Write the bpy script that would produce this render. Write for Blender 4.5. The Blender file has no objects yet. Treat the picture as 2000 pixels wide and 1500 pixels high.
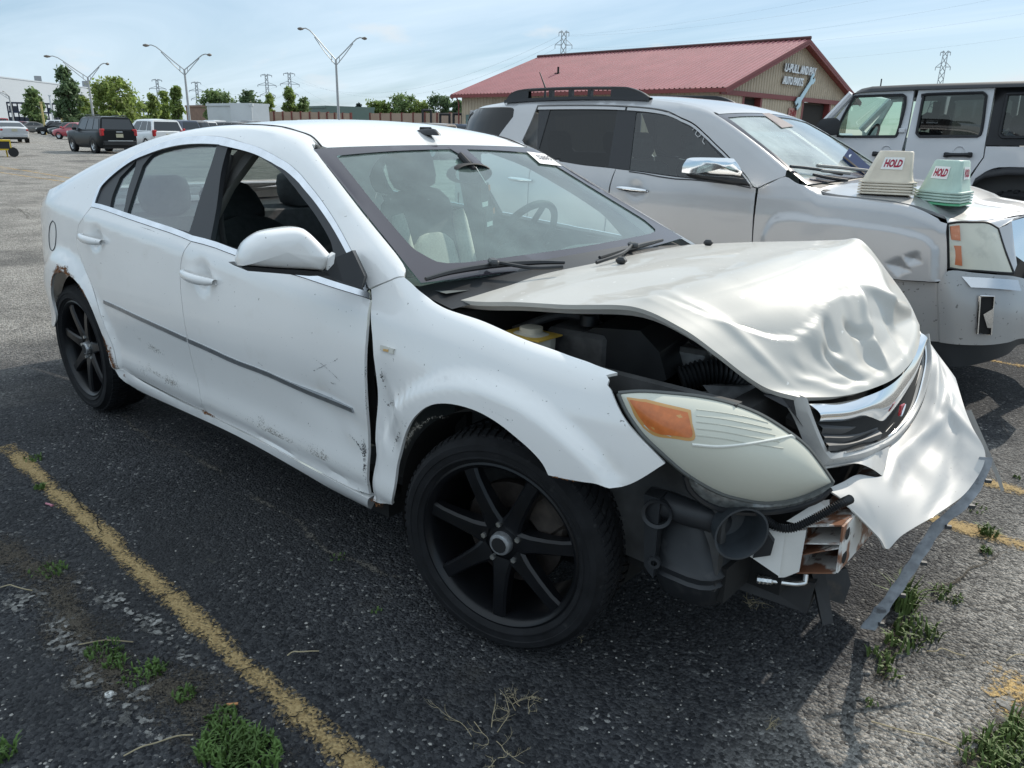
import bpy, bmesh, math, random
import numpy as np
from mathutils import Vector, Matrix
from mathutils.bvhtree import BVHTree
from mathutils.geometry import delaunay_2d_cdt

rnd = random.Random(7)
R = math.radians
S = bpy.context.scene
COL = S.collection

# ------------------------------------------------------------------ camera
CAM = np.array([2.701, -2.267, 1.437])
YAW, PITCH, ROLL, FPX = R(130.834), R(18.3), R(1.183), 1490.34
_f = np.array([math.cos(YAW)*math.cos(PITCH), math.sin(YAW)*math.cos(PITCH), -math.sin(PITCH)])
_r = np.cross(_f, [0, 0, 1]); _r /= np.linalg.norm(_r); _u = np.cross(_r, _f)
_r2 = math.cos(ROLL)*_r + math.sin(ROLL)*_u; _u2 = -math.sin(ROLL)*_r + math.cos(ROLL)*_u
CM = np.array([_r2, _u2, _f])
cd = bpy.data.cameras.new('camera'); cam = bpy.data.objects.new('camera', cd); COL.objects.link(cam)
cam.matrix_world = Matrix(((_r2[0], _u2[0], -_f[0], CAM[0]), (_r2[1], _u2[1], -_f[1], CAM[1]), (_r2[2], _u2[2], -_f[2], CAM[2]), (0, 0, 0, 1)))
cd.sensor_width = 36; cd.lens = FPX/2000*36; cd.clip_start = .05; cd.clip_end = 6000
S.camera = cam

# ------------------------------------------------------------------ light
SUN_TRAVEL = Vector((-.045, -.79, -.61)).normalized()
sl = bpy.data.lights.new('sun', 'SUN'); sl.energy = 3.8; sl.angle = R(.5); sl.color = (1, .93, .82)
sun = bpy.data.objects.new('sun', sl); COL.objects.link(sun)
sun.rotation_euler = SUN_TRAVEL.to_track_quat('-Z', 'Y').to_euler()
W = bpy.data.worlds.new('World'); S.world = W; W.use_nodes = True
nt = W.node_tree; nt.nodes.clear()
def wn(t, **k):
    n = nt.nodes.new(t)
    for a, b in k.items(): setattr(n, a, b)
    return n
wo = wn('ShaderNodeOutputWorld'); bg = wn('ShaderNodeBackground'); bg.inputs[1].default_value = .135
sky = wn('ShaderNodeTexSky', sky_type='NISHITA', sun_disc=False)
sky.sun_elevation = math.asin(-SUN_TRAVEL.z); sky.sun_rotation = math.atan2(-SUN_TRAVEL.x, -SUN_TRAVEL.y)
sky.altitude = 200; sky.air_density = 1.0; sky.dust_density = .6; sky.ozone_density = 1.6
tc = wn('ShaderNodeTexCoord')
sep = wn('ShaderNodeSeparateXYZ'); nt.links.new(tc.outputs['Generated'], sep.inputs[0])
def wm(op, a, b=None, c=None):
    n = wn('ShaderNodeMath', operation=op)
    for i, v in enumerate((a, b, c)):
        if v is None: continue
        if isinstance(v, (int, float)): n.inputs[i].default_value = v
        else: nt.links.new(v, n.inputs[i])
    return n.outputs[0]
# thin streaky cloud sheet: direction projected on a plane overhead
zc = wm('ADD', wm('MAXIMUM', sep.outputs[2], 0.0), .12)
cx = wm('DIVIDE', sep.outputs[0], zc); cy = wm('DIVIDE', sep.outputs[1], zc)
comb = wn('ShaderNodeCombineXYZ'); nt.links.new(cx, comb.inputs[0]); nt.links.new(cy, comb.inputs[1])
mp = wn('ShaderNodeMapping'); mp.inputs['Rotation'].default_value = (0, 0, R(38)); mp.inputs['Scale'].default_value = (.28, 1.0, 1)
nt.links.new(comb.outputs[0], mp.inputs[0])
n1 = wn('ShaderNodeTexNoise'); n1.inputs['Scale'].default_value = .62; n1.inputs['Detail'].default_value = 7; n1.inputs['Roughness'].default_value = .55; n1.inputs['Distortion'].default_value = .6
nt.links.new(mp.outputs[0], n1.inputs['Vector'])
r1 = wn('ShaderNodeMapRange'); r1.inputs[3].default_value = 0.; r1.inputs[4].default_value = .95
# thin high cloud, patchy near the horizon; added thicker overhead, unseen, to brighten the shade
thr = wm('MULTIPLY_ADD', wm('MINIMUM', wm('MAXIMUM', wm('DIVIDE', wm('SUBTRACT', sep.outputs[2], .10), .35), 0.), 1.), -.26, .47)
nt.links.new(thr, r1.inputs[1]); nt.links.new(wm('ADD', thr, .30), r1.inputs[2])
nt.links.new(n1.outputs[0], r1.inputs[0])
hz0 = wn('ShaderNodeMix', data_type='RGBA'); hz0.inputs[0].default_value = .68; nt.links.new(sky.outputs[0], hz0.inputs[6]); hz0.inputs[7].default_value = (2.25, 3.45, 4.65, 1)
mix = wn('ShaderNodeMix', data_type='RGBA')
nt.links.new(r1.outputs[0], mix.inputs[0]); nt.links.new(hz0.outputs[2], mix.inputs[6]); mix.inputs[7].default_value = (6.0, 7.0, 7.9, 1)
# a few small fair-weather puffs low in the sky
mp2 = wn('ShaderNodeMapping'); mp2.inputs['Scale'].default_value = (7.0, 7.0, 20.0); nt.links.new(tc.outputs['Generated'], mp2.inputs[0])
n2 = wn('ShaderNodeTexNoise'); n2.inputs['Scale'].default_value = 1.15; n2.inputs['Detail'].default_value = 5; n2.inputs['Roughness'].default_value = .5; nt.links.new(mp2.outputs[0], n2.inputs['Vector'])
r2 = wn('ShaderNodeMapRange'); r2.inputs[1].default_value = .64; r2.inputs[2].default_value = .76; r2.inputs[3].default_value = 0; r2.inputs[4].default_value = .75; nt.links.new(n2.outputs[0], r2.inputs[0])
mix2 = wn('ShaderNodeMix', data_type='RGBA'); nt.links.new(r2.outputs[0], mix2.inputs[0]); nt.links.new(mix.outputs[2], mix2.inputs[6]); mix2.inputs[7].default_value = (5.2, 5.7, 6.1, 1)
nt.links.new(mix2.outputs[2], bg.inputs[0]); nt.links.new(bg.outputs[0], wo.inputs[0])
S.view_settings.view_transform = 'Standard'; S.view_settings.look = 'None'
S.view_settings.exposure = .16; S.view_settings.gamma = 1; S.view_settings.use_curve_mapping = False
S.cycles.max_bounces = 8; S.cycles.transparent_max_bounces = 24; S.cycles.use_denoising = True

# ------------------------------------------------------------------ projection helpers
def ray(px, py): return CM.T @ np.array([(px-1000)/FPX, (750-py)/FPX, 1.0])
def at(px, py, **k):
    d = ray(px, py); (a, v), = k.items(); i = 'xyz'.index(a)
    return CAM + d*(v-CAM[i])/d[i]
def atd(px, dist, z=0.0):
    """ground point in the direction of image column px at a horizontal distance"""
    h = FPX*.0
    d = ray(px, 250); d = d/np.hypot(d[0], d[1])
    return np.array([CAM[0]+d[0]*dist, CAM[1]+d[1]*dist, z])
def pjx(X):
    d = CM @ (np.asarray(X)-CAM); return 1000+FPX*d[0]/d[2], 750-FPX*d[1]/d[2]

# ------------------------------------------------------------------ materials
MATS = {}
def mat(name, col=(.5, .5, .5), rough=.5, metal=0., coat=0., spec=.5, alpha=1, trans=0, ior=1.45, emit=None, noise=None, bump=None, dirt=None, coatr=.05, leaf=False):
    """noise=(scale, amount) value variation; bump=(scale, strength, distance); dirt=(scale, threshold, colour, softness)"""
    if name in MATS: return MATS[name]
    m = bpy.data.materials.new(name); m.use_nodes = True; t = m.node_tree; b = t.nodes['Principled BSDF']
    b.inputs['Base Color'].default_value = (*col, 1); b.inputs['Roughness'].default_value = rough; b.inputs['Metallic'].default_value = metal
    b.inputs['Coat Weight'].default_value = coat; b.inputs['Coat Roughness'].default_value = coatr; b.inputs['Specular IOR Level'].default_value = spec
    b.inputs['Alpha'].default_value = alpha; b.inputs['Transmission Weight'].default_value = trans; b.inputs['IOR'].default_value = ior
    if emit: b.inputs['Emission Color'].default_value = (*emit[:3], 1); b.inputs['Emission Strength'].default_value = emit[3]
    tcn = t.nodes.new('ShaderNodeTexCoord')
    def nz(scale, det=4):
        n = t.nodes.new('ShaderNodeTexNoise'); n.inputs['Scale'].default_value = scale; n.inputs['Detail'].default_value = det
        t.links.new(tcn.outputs['Object'], n.inputs['Vector']); return n
    cur = None
    def mx(fac, c2, mode='MIX'):
        nonlocal cur
        x = t.nodes.new('ShaderNodeMix'); x.data_type = 'RGBA'; x.blend_type = mode
        if cur is None: x.inputs[6].default_value = (*col, 1)
        else: t.links.new(cur, x.inputs[6])
        if isinstance(c2, tuple): x.inputs[7].default_value = (*c2, 1)
        else: t.links.new(c2, x.inputs[7])
        if isinstance(fac, (int, float)): x.inputs[0].default_value = fac
        else: t.links.new(fac, x.inputs[0])
        cur = x.outputs[2]
    if noise:
        n = nz(noise[0]); r = t.nodes.new('ShaderNodeMapRange'); r.inputs[1].default_value = .3; r.inputs[2].default_value = .7
        r.inputs[3].default_value = 1-noise[1]; r.inputs[4].default_value = 1+noise[1]; t.links.new(n.outputs[0], r.inputs[0])
        mx(1.0, r.outputs[0], 'MULTIPLY')
    for dd in (dirt or []):
        n = nz(dd[0], 6); r = t.nodes.new('ShaderNodeMapRange'); r.inputs[1].default_value = dd[1]; r.inputs[2].default_value = dd[1]+dd[3]
        r.inputs[3].default_value = 0; r.inputs[4].default_value = dd[4] if len(dd) > 4 else 1
        t.links.new(n.outputs[0], r.inputs[0]); mx(r.outputs[0], dd[2])
    if cur is not None: t.links.new(cur, b.inputs['Base Color'])
    if bump:
        n = nz(bump[0], 6); bn = t.nodes.new('ShaderNodeBump'); bn.inputs['Strength'].default_value = bump[1]; bn.inputs['Distance'].default_value = bump[2]
        t.links.new(n.outputs[0], bn.inputs['Height']); t.links.new(bn.outputs[0], b.inputs['Normal'])
    if leaf:
        tl = t.nodes.new('ShaderNodeBsdfTranslucent'); ms_ = t.nodes.new('ShaderNodeMixShader'); ms_.inputs[0].default_value = .5
        if cur is not None: t.links.new(cur, tl.inputs[0])
        t.links.new(b.outputs[0], ms_.inputs[1]); t.links.new(tl.outputs[0], ms_.inputs[2]); t.links.new(ms_.outputs[0], t.nodes['Material Output'].inputs[0])
    MATS[name] = m; return m

def glass(name, tint=(.6, .7, .68), rough=.02, refl=1.0, film=0.0, filmcol=(.5, .55, .55), ior=1.5):
    """thin sheet: what lies behind shows tinted, the sky reflects; film = pale veil for dust, clouding and painted reflections"""
    if name in MATS: return MATS[name]
    m = bpy.data.materials.new(name); m.use_nodes = True; t = m.node_tree; t.nodes.clear()
    o = t.nodes.new('ShaderNodeOutputMaterial'); tr = t.nodes.new('ShaderNodeBsdfTransparent'); tr.inputs[0].default_value = (*tint, 1)
    gl = t.nodes.new('ShaderNodeBsdfGlossy'); gl.inputs['Roughness'].default_value = rough; gl.inputs['Color'].default_value = (refl, refl, refl, 1)
    lw = t.nodes.new('ShaderNodeLayerWeight'); lw.inputs[0].default_value = .5; pw = t.nodes.new('ShaderNodeMath'); pw.operation = 'POWER'; pw.inputs[1].default_value = 5; t.links.new(lw.outputs['Facing'], pw.inputs[0])
    f0 = ((ior-1)/(ior+1))**2; fr = t.nodes.new('ShaderNodeMath'); fr.operation = 'MULTIPLY_ADD'; t.links.new(pw.outputs[0], fr.inputs[0]); fr.inputs[1].default_value = 1-f0; fr.inputs[2].default_value = f0*1.8
    mx = t.nodes.new('ShaderNodeMixShader'); t.links.new(fr.outputs[0], mx.inputs[0])
    base = tr
    if film > 0:
        df = t.nodes.new('ShaderNodeBsdfDiffuse'); df.inputs[0].default_value = (*filmcol, 1)
        tcn = t.nodes.new('ShaderNodeTexCoord'); n = t.nodes.new('ShaderNodeTexNoise'); n.inputs['Scale'].default_value = 3.2; n.inputs['Detail'].default_value = 8; n.inputs['Roughness'].default_value = .65
        t.links.new(tcn.outputs['Object'], n.inputs['Vector'])
        rr = t.nodes.new('ShaderNodeMapRange'); rr.inputs[1].default_value = .3; rr.inputs[2].default_value = .75; rr.inputs[3].default_value = film*.6; rr.inputs[4].default_value = film*1.5
        t.links.new(n.outputs[0], rr.inputs[0])
        n2 = t.nodes.new('ShaderNodeTexNoise'); n2.inputs['Scale'].default_value = 55; n2.inputs['Detail'].default_value = 2
        t.links.new(tcn.outputs['Object'], n2.inputs['Vector'])
        r2 = t.nodes.new('ShaderNodeMapRange'); r2.inputs[1].default_value = .74; r2.inputs[2].default_value = .80; r2.inputs[3].default_value = 0; r2.inputs[4].default_value = .45
        t.links.new(n2.outputs[0], r2.inputs[0])
        ad = t.nodes.new('ShaderNodeMath'); ad.operation = 'ADD'; ad.use_clamp = True
        t.links.new(rr.outputs[0], ad.inputs[0]); t.links.new(r2.outputs[0], ad.inputs[1])
        m2 = t.nodes.new('ShaderNodeMixShader'); t.links.new(ad.outputs[0], m2.inputs[0]); t.links.new(tr.outputs[0], m2.inputs[1]); t.links.new(df.outputs[0], m2.inputs[2])
        base = m2
    t.links.new(base.outputs[0], mx.inputs[1]); t.links.new(gl.outputs[0], mx.inputs[2]); t.links.new(mx.outputs[0], o.inputs[0])
    MATS[name] = m; return m

# ------------------------------------------------------------------ objects
def tag(o, label=None, cat=None, group=None, kind=None):
    if label: o['label'] = label
    if cat: o['category'] = cat
    if group: o['group'] = group
    if kind: o['kind'] = kind
    return o
def thing(name, label, cat, loc=(0, 0, 0), group=None, rotz=0.0):
    o = bpy.data.objects.new(name, None); COL.objects.link(o); o.location = loc; o.rotation_euler = (0, 0, rotz); o.empty_display_size = .2
    return tag(o, label, cat, group)
def wmat(o):
    m = Matrix.LocRotScale(o.location, o.rotation_euler, o.scale)
    return m if o.parent is None else wmat(o.parent) @ o.matrix_parent_inverse @ m
def setparent(o, p, world):
    if p is None: return
    o.parent = p
    if world:
        o.matrix_parent_inverse = wmat(p).inverted()
def mk(name, V, F, m, parent=None, smooth=40, world=True):
    me = bpy.data.meshes.new(name)
    me.from_pydata([tuple(map(float, v)) for v in V], [], [tuple(map(int, f)) for f in F]); me.update()
    if smooth is not None:
        me.polygons.foreach_set('use_smooth', [True]*len(me.polygons))
        try: me.set_sharp_from_angle(angle=R(smooth))
        except Exception: pass
    if m: me.materials.append(m)
    o = bpy.data.objects.new(name, me); COL.objects.link(o)
    setparent(o, parent, world)
    return o
def copytree(o, parent=None):
    c = o.copy(); COL.objects.link(c)
    if parent is not None: c.parent = parent
    for ch in list(o.children): copytree(ch, c)
    return c

class G:
    """collects simple solids into one mesh"""
    def __init__(s): s.V = []; s.F = []
    def add(s, V, F):
        n = len(s.V); s.V.extend([tuple(v) for v in V]); s.F.extend([tuple(i+n for i in f) for f in F]); return s
    def box(s, c, d, rz=0., ry=0., rx=0., bev=0.):
        hx, hy, hz = d[0]/2, d[1]/2, d[2]/2
        M = Matrix.Rotation(rz, 3, 'Z') @ Matrix.Rotation(ry, 3, 'Y') @ Matrix.Rotation(rx, 3, 'X')
        c = Vector(c)
        if bev <= 0:
            P = [(x, y, z) for x in (-hx, hx) for y in (-hy, hy) for z in (-hz, hz)]
            return s.add([c+M@Vector(p) for p in P], [(0, 1, 3, 2), (4, 6, 7, 5), (0, 4, 5, 1), (2, 3, 7, 6), (0, 2, 6, 4), (1, 5, 7, 3)])
        b = min(bev, hx*.95, hy*.95, hz*.95); V = []; idx = {}
        for sx in (-1, 1):
            for sy in (-1, 1):
                for sz in (-1, 1):
                    for a in range(3):
                        h = [hx-b, hy-b, hz-b]; h[a] = (hx, hy, hz)[a]
                        idx[(sx, sy, sz, a)] = len(V); V.append(c+M@Vector((sx*h[0], sy*h[1], sz*h[2])))
        F = []
        q = ((-1, -1), (1, -1), (1, 1), (-1, 1))
        for a in range(3):
            o = [i for i in range(3) if i != a]
            for sg in (-1, 1):
                f = []
                for p in q:
                    k = [0, 0, 0]; k[a] = sg; k[o[0]] = p[0]; k[o[1]] = p[1]; f.append(idx[(*k, a)])
                F.append(tuple(f))
            for p in q:   # edges along axis a
                k0 = [0, 0, 0]; k0[o[0]] = p[0]; k0[o[1]] = p[1]; k1 = list(k0); k0[a] = -1; k1[a] = 1
                F.append((idx[(*k0, o[0])], idx[(*k1, o[0])], idx[(*k1, o[1])], idx[(*k0, o[1])]))
        for sx in (-1, 1):
            for sy in (-1, 1):
                for sz in (-1, 1): F.append(tuple(idx[(sx, sy, sz, a)] for a in range(3)))
        return s.add(V, F)
    def cyl(s, p0, p1, r0, r1=None, n=12, cap=True):
        r1 = r0 if r1 is None else r1; p0 = Vector(p0); p1 = Vector(p1); d = (p1-p0).normalized()
        a = d.orthogonal().normalized(); b = d.cross(a)
        V = []
        for p, r in ((p0, r0), (p1, r1)):
            for i in range(n):
                t = 2*math.pi*i/n; V.append(p+(a*math.cos(t)+b*math.sin(t))*r)
        F = [(i, (i+1) % n, n+(i+1) % n, n+i) for i in range(n)]
        if cap: F += [tuple(range(n-1, -1, -1)), tuple(range(n, 2*n))]
        return s.add(V, F)
    def tube(s, pts, r, n=8, cap=True):
        pts = [Vector(p) for p in pts]; k = len(pts); V = []; F = []
        rr = r if isinstance(r, (list, tuple)) else [r]*k
        prev = None
        for i, p in enumerate(pts):
            d = (pts[min(i+1, k-1)]-pts[max(i-1, 0)])
            d = d.normalized() if d.length > 1e-9 else Vector((0, 0, 1))
            a = d.orthogonal().normalized() if prev is None else (prev-d*prev.dot(d)).normalized()
            prev = a; b = d.cross(a)
            for j in range(n):
                t = 2*math.pi*j/n; V.append(p+(a*math.cos(t)+b*math.sin(t))*rr[i])
        for i in range(k-1):
            for j in range(n): F.append((i*n+j, i*n+(j+1) % n, (i+1)*n+(j+1) % n, (i+1)*n+j))
        if cap: F += [tuple(range(n-1, -1, -1)), tuple(range((k-1)*n, k*n))]
        return s.add(V, F)
    def lathe(s, prof, c, ax, n=48, close=False):
        """prof [(r, h)] around axis ax through c"""
        c = Vector(c); ax = Vector(ax).normalized(); a = ax.orthogonal().normalized(); b = ax.cross(a); V = []; F = []
        for r, h in prof:
            for j in range(n):
                t = 2*math.pi*j/n; V.append(c+ax*h+(a*math.cos(t)+b*math.sin(t))*r)
        k = len(prof)
        for i in range(k-1 if not close else k):
            i2 = (i+1) % k
            for j in range(n): F.append((i*n+j, i*n+(j+1) % n, i2*n+(j+1) % n, i2*n+j))
        return s.add(V, F)
    def grid(s, P):
        """P[i][j] points"""
        a, b = len(P), len(P[0]); V = [p for row in P for p in row]
        return s.add(V, [(i*b+j, i*b+j+1, (i+1)*b+j+1, (i+1)*b+j) for i in range(a-1) for j in range(b-1)])
    def prism(s, poly, d):
        """polygon (list of 3d pts) pushed along vector d"""
        n = len(poly); d = Vector(d); V = [Vector(p) for p in poly]; V2 = [v+d for v in V]
        return s.add(V+V2, [tuple(range(n)), tuple(range(2*n-1, n-1, -1))]+[(i, i+n, (i+1) % n+n, (i+1) % n) for i in range(n)])
    def build(s, name, m, parent=None, smooth=40, world=True): return mk(name, s.V, s.F, m, parent, smooth, world)

def smoothpoly(pts, closed=False, k=4, corner=35):
    """Catmull-Rom through 2d/3d points, keeping corners sharper than `corner` degrees"""
    P = np.array(pts, float); n = len(P); out = []
    def ang(i):
        if not closed and (i == 0 or i == n-1): return 999
        a = P[i]-P[i-1]; b = P[(i+1) % n]-P[i]; d = np.dot(a, b)/(np.linalg.norm(a)*np.linalg.norm(b)+1e-12)
        return math.degrees(math.acos(max(-1, min(1, d))))
    A = [ang(i) > corner for i in range(n)]
    for i in range(n if closed else n-1):
        p1, p2 = P[i], P[(i+1) % n]
        p0 = P[i-1] if not A[i] else 2*p1-p2
        p3 = P[(i+2) % n] if not A[(i+1) % n] else 2*p2-p1
        for j in range(k):
            t = j/k
            out.append(.5*((2*p1)+(-p0+p2)*t+(2*p0-5*p1+4*p2-p3)*t*t+(-p0+3*p1-3*p2+p3)*t**3))
    if not closed: out.append(P[-1])
    return np.array(out)
def cr1(P, m):
    """resample a curve through points to m points (Catmull-Rom, arc length)"""
    Q = smoothpoly(P, False, 12, 60); L = np.r_[0, np.cumsum(np.linalg.norm(np.diff(Q, axis=0), axis=1))]
    s = np.linspace(0, L[-1], m)
    return np.array([np.interp(s, L, Q[:, i]) for i in range(Q.shape[1])]).T
def upsample(P, k):
    P = np.array(P, float)
    A = np.array([smoothpoly(P[i], False, k, 400) for i in range(P.shape[0])])
    B = np.array([smoothpoly(A[:, j], False, k, 400) for j in range(A.shape[1])])
    return B.transpose(1, 0, 2)
def coons(bot, right, top, left, nu, nv):
    """bot,top run in u; left,right run in v (left: bot start -> top start)"""
    b = cr1(bot, nu); t = cr1(top, nu); l = cr1(left, nv); r = cr1(right, nv)
    P = np.zeros((nv, nu, 3))
    for j in range(nv):
        v = j/(nv-1)
        for i in range(nu):
            u = i/(nu-1)
            P[j, i] = (1-v)*b[i]+v*t[i]+(1-u)*l[j]+u*r[j]-((1-u)*(1-v)*b[0]+u*(1-v)*b[-1]+(1-u)*v*t[0]+u*v*t[-1])
    return P
def inpoly(P, x, y):
    n = len(P); c = False; j = n-1
    for i in range(n):
        if (P[i][1] > y) != (P[j][1] > y) and x < (P[j][0]-P[i][0])*(y-P[i][1])/(P[j][1]-P[i][1]+1e-15)+P[i][0]: c = not c
        j = i
    return c
def inpolyv(P, X, Y):
    P = np.asarray(P); c = np.zeros(len(X), bool); j = len(P)-1
    for i in range(len(P)):
        m = ((P[i, 1] > Y) != (P[j, 1] > Y)) & (X < (P[j, 0]-P[i, 0])*(Y-P[i, 1])/(P[j, 1]-P[i, 1]+1e-15)+P[i, 0]); c ^= m; j = i
    return c
def inset(P, g):
    P = np.asarray(P); n = len(P); area = .5*np.sum(P[:, 0]*np.roll(P[:, 1], -1)-np.roll(P[:, 0], -1)*P[:, 1]); sg = 1 if area > 0 else -1
    d = np.roll(P, -1, 0)-np.roll(P, 1, 0); L = np.linalg.norm(d, axis=1)[:, None]+1e-9
    nn = np.c_[-d[:, 1], d[:, 0]]/L*sg
    return P+nn*g
def dedupe(P, eps=1e-4):
    out = []
    for p in P:
        if not out or np.linalg.norm(np.asarray(p)-out[-1]) > eps: out.append(np.asarray(p, float))
    if len(out) > 1 and np.linalg.norm(out[0]-out[-1]) < eps: out.pop()
    return np.array(out)
def fill2d(P, holes=(), step=.04):
    """triangulate a 2d region with interior points; returns pts, tris, loops(list of index lists)"""
    loops = [dedupe(P)]+[dedupe(h) for h in holes]
    V = [Vector(p) for l in loops for p in l]; E = []; o = 0; idx = []
    for l in loops:
        n = len(l); E += [(o+i, o+(i+1) % n) for i in range(n)]; idx.append(list(range(o, o+n))); o += n
    mn = loops[0].min(0); mx_ = loops[0].max(0)
    gx, gy = np.meshgrid(np.arange(mn[0]+step*.5, mx_[0], step), np.arange(mn[1]+step*.5, mx_[1], step))
    gx = gx.ravel(); gy = gy.ravel(); ok = inpolyv(loops[0], gx, gy)
    for h in loops[1:]: ok &= ~inpolyv(h, gx, gy)
    allb = np.concatenate(loops); gx, gy = gx[ok], gy[ok]
    for x, y in zip(gx, gy):
        if np.min((allb[:, 0]-x)**2+(allb[:, 1]-y)**2) > (step*.35)**2: V.append(Vector((x, y)))
    ov, oe, of, oo, _, _ = delaunay_2d_cdt(V, E, [], 0, 1e-7)
    pts = np.array([(v.x, v.y) for v in ov]); T = []
    C = np.array([pts[list(f)].mean(0) for f in of]); ok = inpolyv(loops[0], C[:, 0], C[:, 1])
    for h in loops[1:]: ok &= ~inpolyv(h, C[:, 0], C[:, 1])
    T = [tuple(f) for f, k in zip(of, ok) if k]
    mp_ = {}
    for new, olds in enumerate(oo):
        for a in olds: mp_[a] = new
    return pts, T, [[mp_[i] for i in l] for l in idx]

class Surf:
    """a parametric skin f(u,v)->3d; outlines traced in the photograph are dropped on it along the view rays"""
    def __init__(s, f, u0, u1, nu, v0, v1, nv):
        s.f = f; us = np.linspace(u0, u1, nu); vs = np.linspace(v0, v1, nv); s.uv = [(a, b) for a in us for b in vs]
        V = [Vector(f(a, b)) for a, b in s.uv]
        F = []
        for i in range(nu-1):
            for j in range(nv-1):
                a = i*nv+j; F += [(a, a+1, a+nv+1), (a, a+nv+1, a+nv)]
        s.V = V; s.F = F; s.bvh = BVHTree.FromPolygons(V, F)
    def _uv(s, loc, idx):
        a, b, c = s.F[idx]; A, B, Cc = s.V[a], s.V[b], s.V[c]
        n = (B-A).cross(Cc-A); d = n.dot(n)+1e-18
        wa = n.dot((B-loc).cross(Cc-loc))/d; wb = n.dot((Cc-loc).cross(A-loc))/d; wc = 1-wa-wb
        return np.array(s.uv[a])*wa+np.array(s.uv[b])*wb+np.array(s.uv[c])*wc
    def hit(s, px, py):
        o = Vector(CAM); d = Vector(ray(px, py)).normalized()
        loc, nor, idx, dist = s.bvh.ray_cast(o, d)
        if loc is not None: return s._uv(loc, idx)
        best = None
        for t in np.linspace(1.5, 9, 120):
            r = s.bvh.find_nearest(o+d*t)
            if r[0] is not None and (best is None or r[3] < best[3]): best = r
        return s._uv(best[0], best[2])
    def path(s, pts):
        """entries (px,py) traced, or ('p',u,v) given on the skin"""
        return [np.array(p[1:], float) if isinstance(p[0], str) else s.hit(*p) for p in pts]
def thick(pts3, T, loops, t, nrm=None):
    """sheet with thickness t towards -normal"""
    P = np.asarray(pts3); T = np.asarray(T)
    N = np.zeros_like(P); fn = np.cross(P[T[:, 1]]-P[T[:, 0]], P[T[:, 2]]-P[T[:, 0]])
    for k in range(3): np.add.at(N, T[:, k], fn)
    N /= np.linalg.norm(N, axis=1)[:, None]+1e-12
    n = len(P); V = np.r_[P, P-N*t]; F = [tuple(f) for f in T]+[tuple(n+i for i in f[::-1]) for f in T]
    for l in loops:
        for i in range(len(l)):
            a, b = l[i], l[(i+1) % len(l)]; F.append((a, n+a, n+b, b))
    return V, F
def skin(name, surf, outline, m, parent, holes=(), step=.05, off=0., t=.010, gap=.002, raw=False, sm=40, fn=None):
    """panel on a Surf from a traced outline"""
    P = dedupe(smoothpoly(surf.path(outline) if not raw else outline, True, 4, 38))
    if gap: P = inset(P, gap)
    H = [inset(dedupe(smoothpoly(surf.path(h), True, 4, 38)), -gap) for h in holes]
    return skin2(name, surf, P, m, parent, H, step, off, t, sm, fn)
def skin2(name, surf, P, m, parent, H=(), step=.05, off=0., t=.010, sm=40, fn=None):
    pts, T, loops = fill2d(P, H, step)
    X = np.array([surf.f(a, b) for a, b in pts])
    T = np.asarray(T)
    fnm = np.cross(X[T[:, 1]]-X[T[:, 0]], X[T[:, 2]]-X[T[:, 0]]).sum(0); c = X.mean(0)
    if fnm @ np.array(surf.out if hasattr(surf, 'out') else (0, -1, .3)) < 0: T = T[:, ::-1]
    if off or fn is not None:
        N = np.zeros_like(X); q = np.cross(X[T[:, 1]]-X[T[:, 0]], X[T[:, 2]]-X[T[:, 0]])
        for k in range(3): np.add.at(N, T[:, k], q)
        N /= np.linalg.norm(N, axis=1)[:, None]+1e-12
        d = np.full(len(X), off)
        if fn is not None: d = d+np.array([fn(p) for p in pts])
        X = X+N*d[:, None]
    if t: V, F = thick(X, T, loops, t)
    else: V, F = X, T
    return mk(name, V, F, m, parent, sm)
def mirror(o, parent=None):
    """the same part on the far flank (y -> -y)"""
    me = o.data.copy(); co = np.zeros(len(me.vertices)*3); me.vertices.foreach_get('co', co); co[1::3] *= -1; me.vertices.foreach_set('co', co); me.flip_normals(); me.update()
    c = bpy.data.objects.new(o.name.split('.')[0], me); COL.objects.link(c); c.parent = o.parent if parent is None else parent; c.matrix_parent_inverse = o.matrix_parent_inverse.copy()
    return c

def table(t, k=6):
    Q = smoothpoly(t, False, k, 400); return lambda x: np.interp(x, Q[:, 0], Q[:, 1])
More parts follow.
